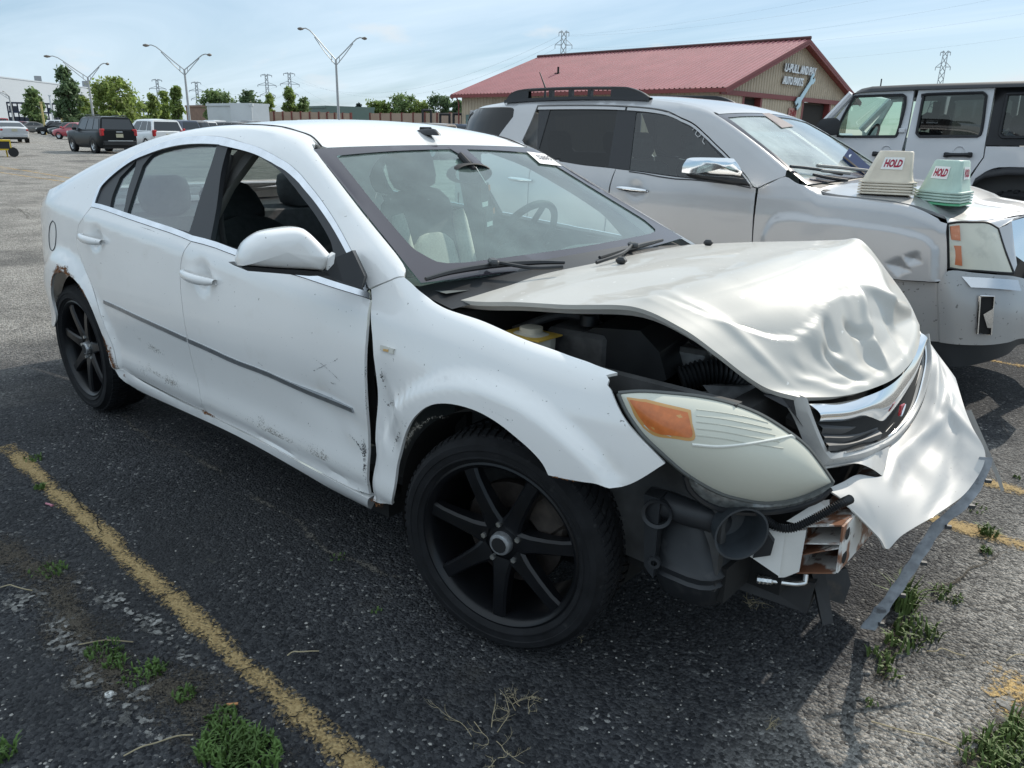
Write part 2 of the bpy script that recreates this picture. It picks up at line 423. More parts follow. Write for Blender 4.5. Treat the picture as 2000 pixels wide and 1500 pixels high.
# ================================================================== ground
def asphalt():
    m = bpy.data.materials.new('asphalt'); m.use_nodes = True; t = m.node_tree; b = t.nodes['Principled BSDF']; L = t.links
    N = t.nodes.new
    tcn = N('ShaderNodeTexCoord'); pos = tcn.outputs['Object']
    def noise(sc, det=5, rough=.55, dim='3D'):
        n = N('ShaderNodeTexNoise'); n.inputs['Scale'].default_value = sc; n.inputs['Detail'].default_value = det; n.inputs['Roughness'].default_value = rough; L.new(pos, n.inputs['Vector']); return n.outputs[0]
    def rng(v, a, b_, c=0., d=1., clamp=True):
        r = N('ShaderNodeMapRange'); r.clamp = clamp
        for i, x in enumerate((a, b_, c, d)): r.inputs[i+1].default_value = x
        L.new(v, r.inputs[0]); return r.outputs[0]
    def mixc(f, a, b_):
        x = N('ShaderNodeMix'); x.data_type = 'RGBA'
        for s_, v in ((0, f), (6, a), (7, b_)):
            if isinstance(v, (int, float)): x.inputs[s_].default_value = v
            elif isinstance(v, tuple): x.inputs[s_].default_value = (*v, 1)
            else: L.new(v, x.inputs[s_])
        return x.outputs[2]
    def math_(op, a, b_):
        n = N('ShaderNodeMath'); n.operation = op
        for i, v in enumerate((a, b_)):
            if isinstance(v, (int, float)): n.inputs[i].default_value = v
            else: L.new(v, n.inputs[i])
        return n.outputs[0]
    vo = N('ShaderNodeTexVoronoi'); vo.inputs['Scale'].default_value = 105; L.new(pos, vo.inputs['Vector'])
    vo2 = N('ShaderNodeTexVoronoi'); vo2.inputs['Scale'].default_value = 46; L.new(pos, vo2.inputs['Vector'])
    sp = N('ShaderNodeSeparateXYZ'); L.new(pos, sp.inputs[0])
    grain = N('ShaderNodeSeparateColor'); L.new(vo.outputs['Color'], grain.inputs[0])
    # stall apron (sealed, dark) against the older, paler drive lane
    lane_sun = rng(math_('ADD', sp.outputs[0], rng(noise(.8, 6), .3, .7, -.8, .8)), -2.0, -3.6)
    lane_sun = math_('MAXIMUM', lane_sun, rng(math_('ADD', sp.outputs[0], rng(noise(1.1, 5), .3, .7, -.25, .25)), 2.05, 2.60, 0, .95)); lane_sun = math_('MAXIMUM', lane_sun, rng(sp.outputs[0], 3.8, 6.))  # paler band ahead of the nose: sunlight painted into the asphalt colour
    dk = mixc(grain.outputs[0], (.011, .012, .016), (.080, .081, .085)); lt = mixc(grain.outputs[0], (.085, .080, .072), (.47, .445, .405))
    col = mixc(lane_sun, dk, lt)
    big = rng(noise(1.3, 6, .6), .35, .7, .72, 1.4); mm = N('ShaderNodeMix'); mm.data_type = 'RGBA'; mm.blend_type = 'MULTIPLY'; mm.inputs[0].default_value = 1; L.new(col, mm.inputs[6]); L.new(big, mm.inputs[7]); col = mm.outputs[2]
    # bare pale stones where the binder has worn off
    stones = rng(grain.outputs[1], .955, .97); worn = rng(noise(2.6, 5, .65), .46, .62, .25, 1.)
    col = mixc(math_('MULTIPLY', stones, worn), col, (.36, .35, .33))
    dust = rng(noise(3.8, 8, .7), .58, .78, 0, .55); col = mixc(dust, col, (.105, .095, .082))
    tar = rng(noise(.35, 4, .5), .60, .66, 0, .5); col = mixc(tar, col, (.03, .03, .031))
    L.new(col, b.inputs['Base Color']); b.inputs['Roughness'].default_value = .88; b.inputs['Specular IOR Level'].default_value = .35
    h = math_('ADD', math_('MULTIPLY', vo.outputs['Distance'], -.8), math_('MULTIPLY', vo2.outputs['Distance'], -.5)); h = math_('ADD', h, math_('MULTIPLY', noise(230, 4), .6))
    bn = N('ShaderNodeBump'); bn.inputs['Strength'].default_value = 1.; bn.inputs['Distance'].default_value = .020; L.new(h, bn.inputs['Height']); L.new(bn.outputs[0], b.inputs['Normal'])
    return m
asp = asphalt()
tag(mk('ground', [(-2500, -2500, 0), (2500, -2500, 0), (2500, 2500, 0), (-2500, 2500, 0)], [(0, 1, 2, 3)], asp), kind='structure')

def wornmat(name, c1, c2, scale, lo, hi, edge, rough=.9, fine=140., bumpd=.004):
    """sheet whose paint or soil is worn away: noise against an edge falloff stored on the mesh"""
    if name in MATS: return MATS[name]
    m = bpy.data.materials.new(name); m.use_nodes = True; t = m.node_tree; b = t.nodes['Principled BSDF']; L = t.links; N = t.nodes.new
    tcn = N('ShaderNodeTexCoord'); a = N('ShaderNodeAttribute'); a.attribute_name = 'edge'
    def nz(sc, d=6, r=.6):
        n = N('ShaderNodeTexNoise'); n.inputs['Scale'].default_value = sc; n.inputs['Detail'].default_value = d; n.inputs['Roughness'].default_value = r; L.new(tcn.outputs['Object'], n.inputs['Vector']); return n.outputs[0]
    def mt(op, p, q):
        n = N('ShaderNodeMath'); n.operation = op
        for i, v in enumerate((p, q)):
            if isinstance(v, (int, float)): n.inputs[i].default_value = v
            else: L.new(v, n.inputs[i])
        return n.outputs[0]
    vo = N('ShaderNodeTexVoronoi'); vo.inputs['Scale'].default_value = fine; L.new(tcn.outputs['Object'], vo.inputs['Vector']); sc_ = N('ShaderNodeSeparateColor'); L.new(vo.outputs['Color'], sc_.inputs[0])
    v = mt('ADD', mt('MULTIPLY', nz(scale), .55), mt('MULTIPLY', nz(scale*9, 3), .25)); v = mt('ADD', v, mt('MULTIPLY', sc_.outputs[0], .20)); v = mt('SUBTRACT', v, mt('MULTIPLY', a.outputs['Fac'], edge))
    r = N('ShaderNodeMapRange'); r.inputs[1].default_value = lo; r.inputs[2].default_value = hi; L.new(v, r.inputs[0])
    cm = N('ShaderNodeMix'); cm.data_type = 'RGBA'; L.new(sc_.outputs[1], cm.inputs[0]); cm.inputs[6].default_value = (*c1, 1); cm.inputs[7].default_value = (*c2, 1); L.new(cm.outputs[2], b.inputs['Base Color'])
    b.inputs['Roughness'].default_value = rough; b.inputs['Specular IOR Level'].default_value = .25; L.new(r.outputs[0], b.inputs['Alpha'])
    bn = N('ShaderNodeBump'); bn.inputs['Strength'].default_value = .8; bn.inputs['Distance'].default_value = bumpd; L.new(mt('MULTIPLY', vo.outputs['Distance'], -1.), bn.inputs['Height']); L.new(bn.outputs[0], b.inputs['Normal'])
    MATS[name] = m; return m
def sheet(name, path, hw, m, z, kind='structure', wob=.0, n=None):
    P = np.array(path, float)[:, :2]; P = cr1(P, n or max(12, int(np.linalg.norm(np.diff(P, axis=0), axis=1).sum()/.08)))
    d = np.gradient(P, axis=0); nn = np.c_[-d[:, 1], d[:, 0]]/(np.linalg.norm(d, axis=1)[:, None]+1e-9); off = (-1, -.6, 0, .6, 1); V = []; E_ = []; rs = np.random.RandomState(len(path))
    hw = np.interp(np.linspace(0, 1, len(P)), np.linspace(0, 1, len(hw)), hw) if isinstance(hw, (list, tuple)) else np.full(len(P), hw)
    for i, p in enumerate(P):
        endf = min(1, min(i, len(P)-1-i)/3)
        for o in off:
            q = p+nn[i]*o*hw[i]*(1+wob*rs.uniform(-1, 1)); V.append((q[0], q[1], z)); E_.append(max(abs(o), 1-endf))
    k = len(off); F = [(i*k+j, i*k+j+1, (i+1)*k+j+1, (i+1)*k+j) for i in range(len(P)-1) for j in range(k-1)]
    if V[F[0][0]] and np.cross(np.subtract(V[F[0][1]], V[F[0][0]]), np.subtract(V[F[0][2]], V[F[0][0]]))[2] < 0: F = [f[::-1] for f in F]
    o = mk(name, V, F, m); at_ = o.data.attributes.new('edge', 'FLOAT', 'POINT'); at_.data.foreach_set('value', E_)
    return tag(o, kind=kind)
yel = wornmat('worn_yellow_paint', (.29, .20, .09), (.40, .29, .14), 5., .27, .46, .27)
yel2 = wornmat('very_worn_yellow_paint', (.42, .28, .11), (.52, .37, .17), 5., .35, .50, .22)
gx = lambda *q: at(*q, z=0)
sheet('parking_line', [(-1.22, -1.335), (-.3, -1.362), (.8, -1.395), (1.6, -1.418), (3.4, -1.46)], .044, yel, .004, wob=.14)
sheet('parking_line', [(-1.3, .91), (1., .912), (3.6, .915)], .066, yel, .004, wob=.12)
sheet('parking_line', [(-1.3, 1.48), (1., 1.47), (3.6, 1.44)], .066, yel, .004, wob=.12)
sheet('parking_line', [(-1.3, 3.78), (1., 3.76), (3.6, 3.66)], .066, yel2, .004, wob=.12)
sheet('parking_line', [gx(1975, 1300), gx(1985, 1360), gx(2010, 1430)], .075, yel2, .004, wob=.2)
for a, b in (((-29, 6.42), (-17.0, 5.78)), ((-26, 5.32), (-15.5, 5.36)), ((-24, 2.9), (-16.5, 2.85)), ((-12, 3.9), (-7.2, 3.9)), ((-12, 3.35), (-7.2, 3.35)), ((-33, 4.0), (-24, 6.5))):
    sheet('parking_line', [a, b], .075, yel2, .004, n=40)
crk = wornmat('crack_dark', (.006, .006, .006), (.012, .011, .010), 9., .22, .32, .2)
crs = wornmat('crack_silt', (.10, .092, .080), (.15, .138, .12), 9., .40, .52, .2)
soil = wornmat('soil', (.050, .041, .030), (.092, .078, .060), 6., .36, .50, .30, fine=220)
grav = wornmat('bare_gravel', (.09, .088, .082), (.30, .29, .27), 7., .50, .60, .22, fine=75)
def gp(px): return [gx(*q) for q in px]
def jag(px, n=9, a=.02, seed=1):
    rs = np.random.RandomState(seed); P = cr1(np.array(gp(px))[:, :2], n); return P+rs.uniform(-a, a, P.shape)
for k, px in enumerate(([(225, 790), (250, 828), (300, 860), (380, 900), (470, 950)], [(470, 950), (560, 1010), (660, 1090), (780, 1130), (830, 1160)], [(0, 406), (40, 412), (60, 428), (120, 440)], [(0, 462), (60, 455), (100, 452)], [(150, 725), (215, 790), (240, 815)])):
    sheet('ground_crack', jag(px, 16, .025, k), .020, crs, .0045)
for k, px in enumerate(([(308, 1175), (340, 1160), (368, 1152)], [(468, 1316), (520, 1298)], [(560, 1412), (600, 1388)], [(655, 1485), (690, 1470)], [(160, 995), (185, 1010), (200, 1050)], [(130, 940), (165, 1000)])):
    sheet('ground_crack', jag(px, 14, .007, k+9), .0022, crk, .0085)
for k, px in enumerate(([(1995, 1070), (1900, 1112), (1850, 1145), (1800, 1190)], [(1900, 1050), (1925, 1060), (1920, 1110)], [(0, 395), (35, 408), (70, 425)])):
    sheet('ground_crack', jag(px, 12, .012, k+20), .012, soil, .005)
sheet('soil_strip', gp([(-60, 1040), (80, 1120), (150, 1220), (230, 1310), (330, 1345), (400, 1400), (470, 1490), (520, 1560)]), [.10, .14, .13, .15, .16, .2], soil, .005, wob=.2)
sheet('bare_patch', gp([(-80, 1090), (90, 1210), (200, 1340), (320, 1450), (380, 1560)]), .17, grav, .0055, wob=.2)
sheet('bare_patch', gp([(60, 1080), (190, 1165), (320, 1240), (400, 1300), (520, 1370)]), .10, grav, .0055, wob=.2)
sheet('soil_strip', gp([(2080, 1330), (1990, 1420), (1900, 1480), (1800, 1540)]), .10, soil, .005, wob=.2)
sheet('bare_patch', gp([(1990, 1290), (1975, 1350), (1920, 1450), (1750, 1530)]), .08, grav, .0055, wob=.2)
sheet('soil_strip', gp([(1800, 1170), (1755, 1230), (1735, 1290), (1715, 1380)]), .035, soil, .005, wob=.2)
# ---- grass and weeds in the joints
gm = mat('grass_green', (.075, .13, .032), .6, spec=.3, noise=(9, .35)); gm2 = mat('weed_green', (.085, .125, .035), .6, spec=.3, noise=(9, .3)); dead = mat('dead_stem', (.36, .30, .19), .9, noise=(30, .25))
def blades(g, c, n, r, h, rs, w=.0035, lean=.9):
    for _ in range(n):
        a = rs.uniform(0, 6.283); d = r*math.sqrt(rs.uniform(0, 1)); b = np.array([c[0]+d*math.cos(a), c[1]+d*math.sin(a), .002]); hh = h*rs.uniform(.45, 1.1); la = rs.uniform(0, 6.283); le = rs.uniform(.25, lean)*hh
        dv = np.array([math.cos(la), math.sin(la), 0]); sd = np.array([-dv[1], dv[0], 0])*w*rs.uniform(.7, 1.4)
        p1 = b+dv*le*.35+np.array([0, 0, hh*.6]); p2 = b+dv*le+np.array([0, 0, hh*(.95-.3*le/hh)])
        g.add([b-sd, b+sd, p1+sd*.8, p1-sd*.8, p2], [(0, 1, 2, 3), (3, 2, 4)])
rs_g = np.random.RandomState(3)
def grasspatch(name, spots, m, label, cat='grass'):
    g = G()
    for (px, n, r, h) in spots: blades(g, gx(*px), n, r, h, rs_g)
    return tag(g.build(name, m, None, None), label, cat, None, 'stuff')
grasspatch('grass', [((450, 1460), 260, .075, .04), ((490, 1485), 300, .075, .04), ((432, 1405), 90, .04, .025), ((360, 1360), 60, .03, .025), ((275, 1318), 60, .055, .02), ((205, 1275), 60, .05, .03), ((225, 1300), 40, .03, .03), ((95, 1118), 70, .06, .02), ((65, 898), 40, .04, .025), ((78, 955), 30, .02, .03), ((10, 1475), 50, .03, .04), ((735, 1195), 12, .02, .01), ((660, 1090), 16, .03, .012), ((300, 1310), 60, .04, .02)], gm, 'low green grass growing along the crack beside the yellow line')
grasspatch('weeds', [((1765, 1190), 90, .04, .12), ((1790, 1235), 80, .065, .05), ((1760, 1260), 50, .05, .05), ((1720, 1290), 34, .035, .04), ((1735, 1320), 24, .03, .03), ((1930, 1045), 45, .03, .05), ((1925, 1080), 30, .02, .03), ((1850, 1165), 50, .05, .03), ((1990, 1480), 260, .09, .05), ((1930, 1490), 130, .07, .04), ((2010, 1440), 120, .06, .06), ((1905, 995), 30, .05, .015), ((1985, 935), 12, .02, .02), ((1700, 1380), 14, .02, .02)], gm2, 'bright green weeds growing from the joint beside the hanging bumper lip', 'weeds')
def tangle(px, label, size=.10, n=16, seed=1, stretch=1.6, ang=0.):
    rs = np.random.RandomState(seed); c = gx(*px); g = G()
    def twig(p, a, L, r, dep):
        pts = [p]; q = p
        for k in range(5): a += rs.normal(0, .28); q = q+np.array([math.cos(a)*L/5, math.sin(a)*L/5, rs.uniform(-.003, .005)]); q[2] = max(.003, min(.022, q[2])); pts.append(q)
        g.tube(smoothpoly(pts, False, 2, 400), [r*(1-.6*i_/10) for i_ in range(11)], 3, False)
        if dep < 2:
            for k in range(rs.randint(2, 5) if dep == 0 else rs.randint(1, 4)): s_ = rs.randint(1, 5); twig(pts[s_], a+rs.choice([-1, 1])*rs.uniform(.5, 1.4), L*rs.uniform(.25, .55), r*.65, dep+1)
    for k in range(max(2, n//4)): twig(np.array([c[0]+rs.normal(0, size*.18), c[1]+rs.normal(0, size*.18), .006]), rs.uniform(0, 6.283), size*rs.uniform(.6, 1.2), .0012, 0)
    o = g.build('dead_weed', dead); return tag(o, label, 'dead weed', 'dried weeds scattered on the asphalt')
tangle((955, 1430), 'largest pale tangle of dried weed, on the asphalt below the front wheel', .13, 22, 1)
tangle((1020, 1385), 'dried weed sprig just right of the largest tangle below the front wheel', .085, 16, 2)
tangle((1485, 1425), 'small dried weed in the shadow, near the bottom right shadow edge', .05, 10, 3)
tangle((1125, 1245), 'tiny dried weed right at the foot of the front tyre', .035, 8, 4)
tangle((1455, 1170), 'dried grass tuft lying under the torn front bumper', .09, 16, 5)
tangle((965, 1490), 'dried weed clump cut by the bottom edge, below the largest tangle', .06, 14, 8)
def straw(px, a, L, label, seed):
    rs = np.random.RandomState(seed); c = gx(*px); g = G(); pts = [c+np.array([math.cos(a)*L*t, math.sin(a)*L*t, .004+.01*math.sin(3*t)])+np.array([rs.normal(0, .004), rs.normal(0, .004), 0]) for t in np.linspace(0, 1, 5)]
    g.tube(smoothpoly(pts, False, 3, 400), .0018, 4); tag(g.build('straw', dead), label, 'straw', 'dry stalks lying on the ground')
straw((560, 1280), .9, .09, 'short pale stalk on dark asphalt between yellow line and front wheel', 1); straw((0, 1150), .6, .12, 'pale stalk at the left edge beside the small grass tuft', 2); straw((150, 1260), .8, .16, 'long pale stalk lying over the grass left of the yellow line', 3); straw((240, 1480), 1.2, .16, 'thin bent twig on bare gravel at the bottom left', 4)
straw((1700, 1410), .2, .28, 'long dry stalk at the shadow edge, bottom right', 5); straw((1810, 1275), .6, .10, 'short dry stalk right of the weeds under the bumper lip', 6); straw((1960, 1290), .9, .10, 'short dry stalk by the right edge above the worn yellow patch', 7)
c = gx(213, 1357); g = G(); g.lathe([(0, .004), (.012, .004), (.0125, .0)], c, (0, 0, 1), 16); tag(g.build('washer', pap_ if False else mat('washer_white', (.75, .75, .72), .5)), 'small white plastic disc on the gravel left of the grass', 'washer')
c = gx(443, 1379); g = G(); g.cyl(c+np.array([0, 0, .004]), c+np.array([.018, .022, .004]), .0038, n=8); tag(g.build('cigarette_butt', mat('butt_orange', (.55, .25, .10), .7)), 'orange cigarette butt at the top of the green grass', 'cigarette butt')
c = gx(90, 985); g = G(); g.cyl(c+np.array([0, 0, .004]), c+np.array([.030, .010, .004]), .004, n=8); g.lathe([(0, 0), (.006, 0), (.006, .006), (0, .006)], c+np.array([.03, .01, .002]), (1, .3, 0), 8); tag(g.build('pink_cap', mat('pink_plastic', (.45, .18, .22), .5)), 'tiny pink plastic cap beside the yellow line on the left', 'cap')
# loose stones
g = G(); rs = np.random.RandomState(11)
for _ in range(1500):
    px, py = rs.uniform(-50, 2050), rs.uniform(760, 1540); c = gx(px, py)
    if rs.uniform() > .35 and not (py > 1250 and (px < 600 or px > 1150)): continue
    s_ = rs.uniform(.0015, .0045)*(1.5 if rs.uniform() > .93 else 1); V = [c+np.array([math.cos(a)*s_*rs.uniform(.6, 1.2), math.sin(a)*s_*rs.uniform(.6, 1.2), .001]) for a in (0, 1.3, 2.6, 3.8, 5.0)]+[c+np.array([0, 0, s_*.9])]
    g.add(V, [(i, (i+1) % 5, 5) for i in range(5)])
tag(g.build('pebbles', mat('pebble', (.34, .32, .29), .85, noise=(40, .5)), None, None), 'loose pale pebbles scattered over the asphalt', 'pebbles', None, 'stuff')
# ================================================================== background
def atp(px, d, z=0.):
    r_ = ray(px, 240); h = np.hypot(r_[0], r_[1]); return np.array([CAM[0]+r_[0]/h*d, CAM[1]+r_[1]/h*d, z])
def horizon(px): return 236.354+(277.66-236.354)*px/2000
def zat(px, py, d):
    """height of image point at horizontal distance d"""
    r_ = ray(px, py); return CAM[2]+r_[2]/np.hypot(r_[0], r_[1])*d
def perp(px):
    r_ = ray(px, 240); h = np.hypot(r_[0], r_[1]); return np.array([r_[1]/h, -r_[0]/h, 0])     # towards image right
# ---- red-roofed building
th = 3.082; az = R(116.8); Bp = CAM[:2]+44.1*np.array([math.cos(az), math.sin(az)]); bu = np.array([math.cos(th), math.sin(th)]); bn_ = np.array([-bu[1], bu[0]])
if bn_ @ (Bp-CAM[:2]) < 0: bn_ = -bn_
BW, BL, BE, BR = 16.56, 20.4, 3.9, 6.77
def BX(u, n, z): return (Bp[0]+bu[0]*u+bn_[0]*n, Bp[1]+bu[1]*u+bn_[1]*n, z)
bld = thing('red_roof_building', 'low tan metal building with long red gabled roof and lettered gable', 'building', BX(BL/2, BW/2, 0))
tan = mat('tan_siding', (.46, .38, .28), .55, noise=(2, .08)); redm = mat('red_roof_metal', (.36, .135, .14), .45, noise=(.8, .10), spec=.6); redt = mat('red_trim', (.20, .045, .042), .5); brown = mat('door_brown', (.10, .075, .055), .7, noise=(4, .2))
def ribwall(name, pts_fn, n0, n1, pitch, ztop, m, depth=.04):
    """ribbed metal siding: real folds along the wall"""
    g = G(); k = int((n1-n0)/pitch); xs = []
    for i in range(k+1):
        x = n0+(n1-n0)*i/k; xs += [(x, 0), (x+pitch*.55, 0), (x+pitch*.65, depth), (x+pitch*.9, depth)]
    xs = [q for q in xs if q[0] <= n1]+[(n1, 0)]
    g.grid([[pts_fn(x, d, 0.) for x, d in xs], [pts_fn(x, d, ztop(x)) for x, d in xs]]); return g.build(name, m, bld, None)
roofz = lambda n: BE+(BR-BE)*(1-abs(n-BW/2)/(BW/2))
ribwall('gable_siding', lambda x, d, z: BX(-d, x, z if z > 0 else 3.55), 0, BW, .30, lambda x: roofz(x)-.06, tan)
for n0, n1 in ((.0, 2.2), (4.2, 9.5), (13.4, BW)): ribwall('wall_siding', lambda x, d, z: BX(-d, x, z), n0, n1, .30, lambda x: 3.5, tan)
ribwall('wall_siding', lambda x, d, z: BX(x, -d, z), 0, BL, .30, lambda x: BE-.02, tan)
for n0, n1 in ((2.2, 4.2), (9.5, 13.4)):
    g = G(); g.add([BX(.35, n0, 0), BX(.35, n1, 0), BX(.35, n1, 3.5), BX(.35, n0, 3.5)], [(0, 1, 2, 3)]); g.build('sliding_door', brown, bld)
    for n_ in (n0, n1): g = G(); g.prism([BX(-.06, n_-.1, 0), BX(-.06, n_+.1, 0), BX(-.06, n_+.1, 3.5), BX(-.06, n_-.1, 3.5)], (bu[0]*.4, bu[1]*.4, 0)); g.build('door_jamb', redt, bld)
g = G(); g.prism([BX(-.12, -.3, 3.5), BX(-.12, BW+.3, 3.5), BX(-.12, BW+.3, 3.75), BX(-.12, -.3, 3.75)], (bu[0]*.12, bu[1]*.12, 0)); g.build('gable_band', redt, bld)
g = G(); g.prism([BX(.3, .3, 0), BX(BL, .3, 0), BX(BL, BW, 0), BX(.3, BW, 0)], (0, 0, 3.4)); g.build('inner_hall', mat('hall_dark', (.03, .027, .024), .9), bld)
for sgn in (0, 1):
    g = G(); k = 66; xs = []
    for i in range(k): x = -.55+(BL+1.1)*i/k; p_ = (BL+1.1)/k; xs += [(x, 0), (x+p_*.62, 0), (x+p_*.70, .05), (x+p_*.92, .05)]
    xs.append((BL+.55, 0)); nn0 = -.5 if sgn == 0 else BW+.5
    g.grid([[BX(x, nn0, roofz(nn0)+.08+d) for x, d in xs], [BX(x, BW/2, BR+.08+d) for x, d in xs]]); g.build('roof_sheet', redm, bld, None)
    for ue in (-.55, BL+.55):
        g = G(); g.prism([BX(ue, nn0, roofz(nn0)+.10), BX(ue, BW/2, BR+.10), BX(ue, BW/2, BR-.22), BX(ue, nn0, roofz(nn0)-.22)], (bu[0]*.06, bu[1]*.06, 0)); g.build('rake_board', redt, bld)
        g = G(); g.prism([BX(ue+(.5 if ue < 0 else -.5), nn0, roofz(nn0)-.10), BX(ue+(.5 if ue < 0 else -.5), BW/2, BR-.10), BX(ue, BW/2, BR-.10), BX(ue, nn0, roofz(nn0)-.10)], (0, 0, .03)); g.build('soffit', redt, bld)
    g = G(); g.prism([BX(-.55, nn0, roofz(nn0)+.06), BX(BL+.55, nn0, roofz(nn0)+.06), BX(BL+.55, nn0, roofz(nn0)-.14), BX(-.55, nn0, roofz(nn0)-.14)], (bn_[0]*.12*(1 if sgn else -1), bn_[1]*.12*(1 if sgn else -1), 0)); g.build('gutter', redt, bld)
g = G(); g.tube([BX(-.58, BW/2, BR+.16), BX(BL+.58, BW/2, BR+.16)], .10, 6); g.build('ridge_cap', mat('ridge_dark', (.09, .035, .035), .6), bld)
g = G(); q = BX(BL-.02, -.06, 0); g.prism([BX(BL-2.0, -.05, 1.2), BX(BL-.5, -.05, 1.2), BX(BL-.5, -.05, 2.5), BX(BL-2.0, -.05, 2.5)], (bn_[0]*-.03, bn_[1]*-.03, 0)); g.build('side_window', mat('window_green', (.10, .16, .15), .1), bld)
g = G(); g.tube([BX(BL+.2, -.35, BE-.25), BX(BL+.2, -.12, BE-.6), BX(BL+.2, -.12, .2)], .05, 6); g.build('downspout', redt, bld)
g = G(); vp = BX(BL*.72, BW/4.6, roofz(BW/4.6)); g.cyl(vp, (vp[0], vp[1], vp[2]+.5), .07, n=8); g.box((vp[0], vp[1], vp[2]+.06), (.35, .35, .12)); g.build('roof_vent', dark if 'dark' in globals() else mat('vent_dark', (.02, .02, .02), .8), bld)
signw = mat('sign_white', (.80, .83, .85), .4); signb = mat('sign_blue', (.50, .68, .76), .4); edge_m = mat('sign_edge', (.07, .055, .05), .7)
def text_w(s, name, p0, pr, pu, h, m, parent, wid=None, bold=.0, lift=0.):
    c = bpy.data.curves.new('t', 'FONT'); c.body = s; c.size = 1; c.extrude = .06; c.offset = bold; c.shear = .15
    o = bpy.data.objects.new('t', c); COL.objects.link(o); dgr = bpy.context.evaluated_depsgraph_get(); me = bpy.data.meshes.new_from_object(o.evaluated_get(dgr)); bpy.data.objects.remove(o); bpy.data.curves.remove(c)
    V = np.array([v.co[:] for v in me.vertices]); F = [tuple(p.vertices) for p in me.polygons]; V[:, :2] -= V[:, :2].min(0); hh, ww = V[:, 1].max(), V[:, 0].max(); pr = np.array(pr); pu = np.array(pu); n = np.cross(pr, pu); sx = wid/ww if wid else h/hh
    return mk(name, np.array(p0)+V[:, :1]*sx*pr+V[:, 1:2]*h/hh*pu+(V[:, 2:3]*h/hh+lift)*n, F, m, parent, None)
# gable seen from outside: reading direction runs along +n
pr = np.array([bn_[0], bn_[1], 0]); pu = np.array([0, 0, 1.]); outw = -np.array([bu[0], bu[1], 0])
if np.cross(pr, pu) @ outw < 0: pr = -pr
s0 = np.array(BX(-.14, 6.3 if pr @ np.array([bn_[0], bn_[1], 0]) > 0 else BW-6.3, 5.0)); SG = .66
for lift, bold, m_ in ((.0, .09, edge_m), (.05, .015, signw)):
    for (t_, dx, dz, w_, h_) in (('U-PULL', 0, 0, 2.7, .70), ('AND', 3.0, 0, 1.5, .70), ('PAY', 4.75, 0, 1.45, .70), ('AUTO', -.1, -1.0, 1.75, .66), ('PARTS', 1.9, -1.0, 1.9, .66)):
        text_w(t_, 'sign_letters' if lift else 'sign_letter_backing', s0+pr*dx*SG+pu*dz*SG, pr, pu, h_*SG, m_, bld, w_*SG, bold, lift)
def signpt(x, z, l=.0): return s0+pr*x*SG+pu*z*SG+outw*l
for l, m_, gr_ in ((.0, edge_m, .09), (.06, signb, 0)):      # wrench
    a_, b_ = np.array([3.3, -2.4]), np.array([5.6, -.3]); d_ = (b_-a_)/np.linalg.norm(b_-a_); n_ = np.array([-d_[1], d_[0]])
    O = [a_+n_*.42-d_*.5, a_+n_*.5+d_*.1, a_+n_*.22+d_*.5, b_+n_*.2-d_*.5, b_+n_*.42-d_*.1, b_+n_*.40+d_*.35, b_+n_*.12+d_*.35, b_+n_*.12, b_-n_*.12, b_-n_*.12+d_*.35, b_-n_*.4+d_*.35, b_-n_*.42-d_*.1, b_-n_*.2-d_*.5, a_-n_*.22+d_*.5, a_-n_*.5+d_*.1, a_-n_*.42-d_*.5, a_-n_*.14-d_*.5, a_-n_*.14-d_*.1, a_+n_*.14-d_*.1, a_+n_*.14-d_*.5]
    c0 = (a_+b_)/2; O = [c0+(p-c0)*(1+gr_*.3) for p in O]; g = G(); g.prism([tuple(signpt(p[0], p[1], l)) for p in O], tuple(outw*.05)); g.build('sign_wrench', m_, bld, None)
for (n_, z_, w_, h_, m_, t_) in ((7.6, 2.55, 1.05, .55, mat('pink_sign', (.42, .22, .19), .6), '240'), (9.0, 1.75, .9, .55, pap_ if False else mat('notice_grey', (.42, .44, .43), .6), None)):
    q0 = np.array(BX(-.08, n_, z_)); sg = 1 if pr @ np.array([bn_[0], bn_[1], 0]) > 0 else -1
    if sg < 0: q0 = np.array(BX(-.08, BW-n_, z_))
    g = G(); g.prism([q0, q0+pr*w_, q0+pr*w_+pu*h_, q0+pu*h_], tuple(outw*.03)); g.build('wall_sign', m_, bld, None)
    if t_: text_w(t_, 'wall_sign_text', q0+pr*.12+pu*.1, pr, pu, h_*.6, mat('sign_red', (.30, .05, .05), .6), bld, w_*.75, 0, .035)

# ---- far buildings, fences, racks, trailers
def wallbox(name, label, cat, a, b, h, depth_, m, group=None, roofm=None):
    a = np.array(a[:2]); b = np.array(b[:2]); d = b-a; n = np.array([-d[1], d[0]])/np.linalg.norm(d)
    if n @ (a-CAM[:2]) < 0: n = -n
    t = thing(name, label, cat, ((a+b)[0]/2, (a+b)[1]/2, 0), group)
    P = [(*a, 0), (*b, 0), (*(b+n*depth_), 0), (*(a+n*depth_), 0)]; g = G(); g.prism(P, (0, 0, h)); g.build('walls', m, t, None)
    P2 = [(*(a-n*.15), h), (*(b-n*.15), h), (*(b+n*(depth_+.15)), h), (*(a+n*(depth_+.15)), h)]; g = G(); g.prism(P2, (0, 0, .3)); g.build('roof', roofm or m, t, None); return t, n
whw = mat('warehouse_white', (.40, .44, .48), .6, noise=(.05, .04))
wh, wn_ = wallbox('warehouse', 'huge plain white warehouse at the far left horizon', 'building', atp(-260, 205), atp(215, 315), 12.2, 60, whw)
for px_, d_ in ((88, 285), (178, 305)):
    p = atp(px_, d_, 12.3); g = G(); g.box((p[0], p[1], p[2]+1.0), (1.5, 1.5, 2.4)); g.build('roof_stack', mat('stack_grey', (.25, .26, .27), .6), wh)
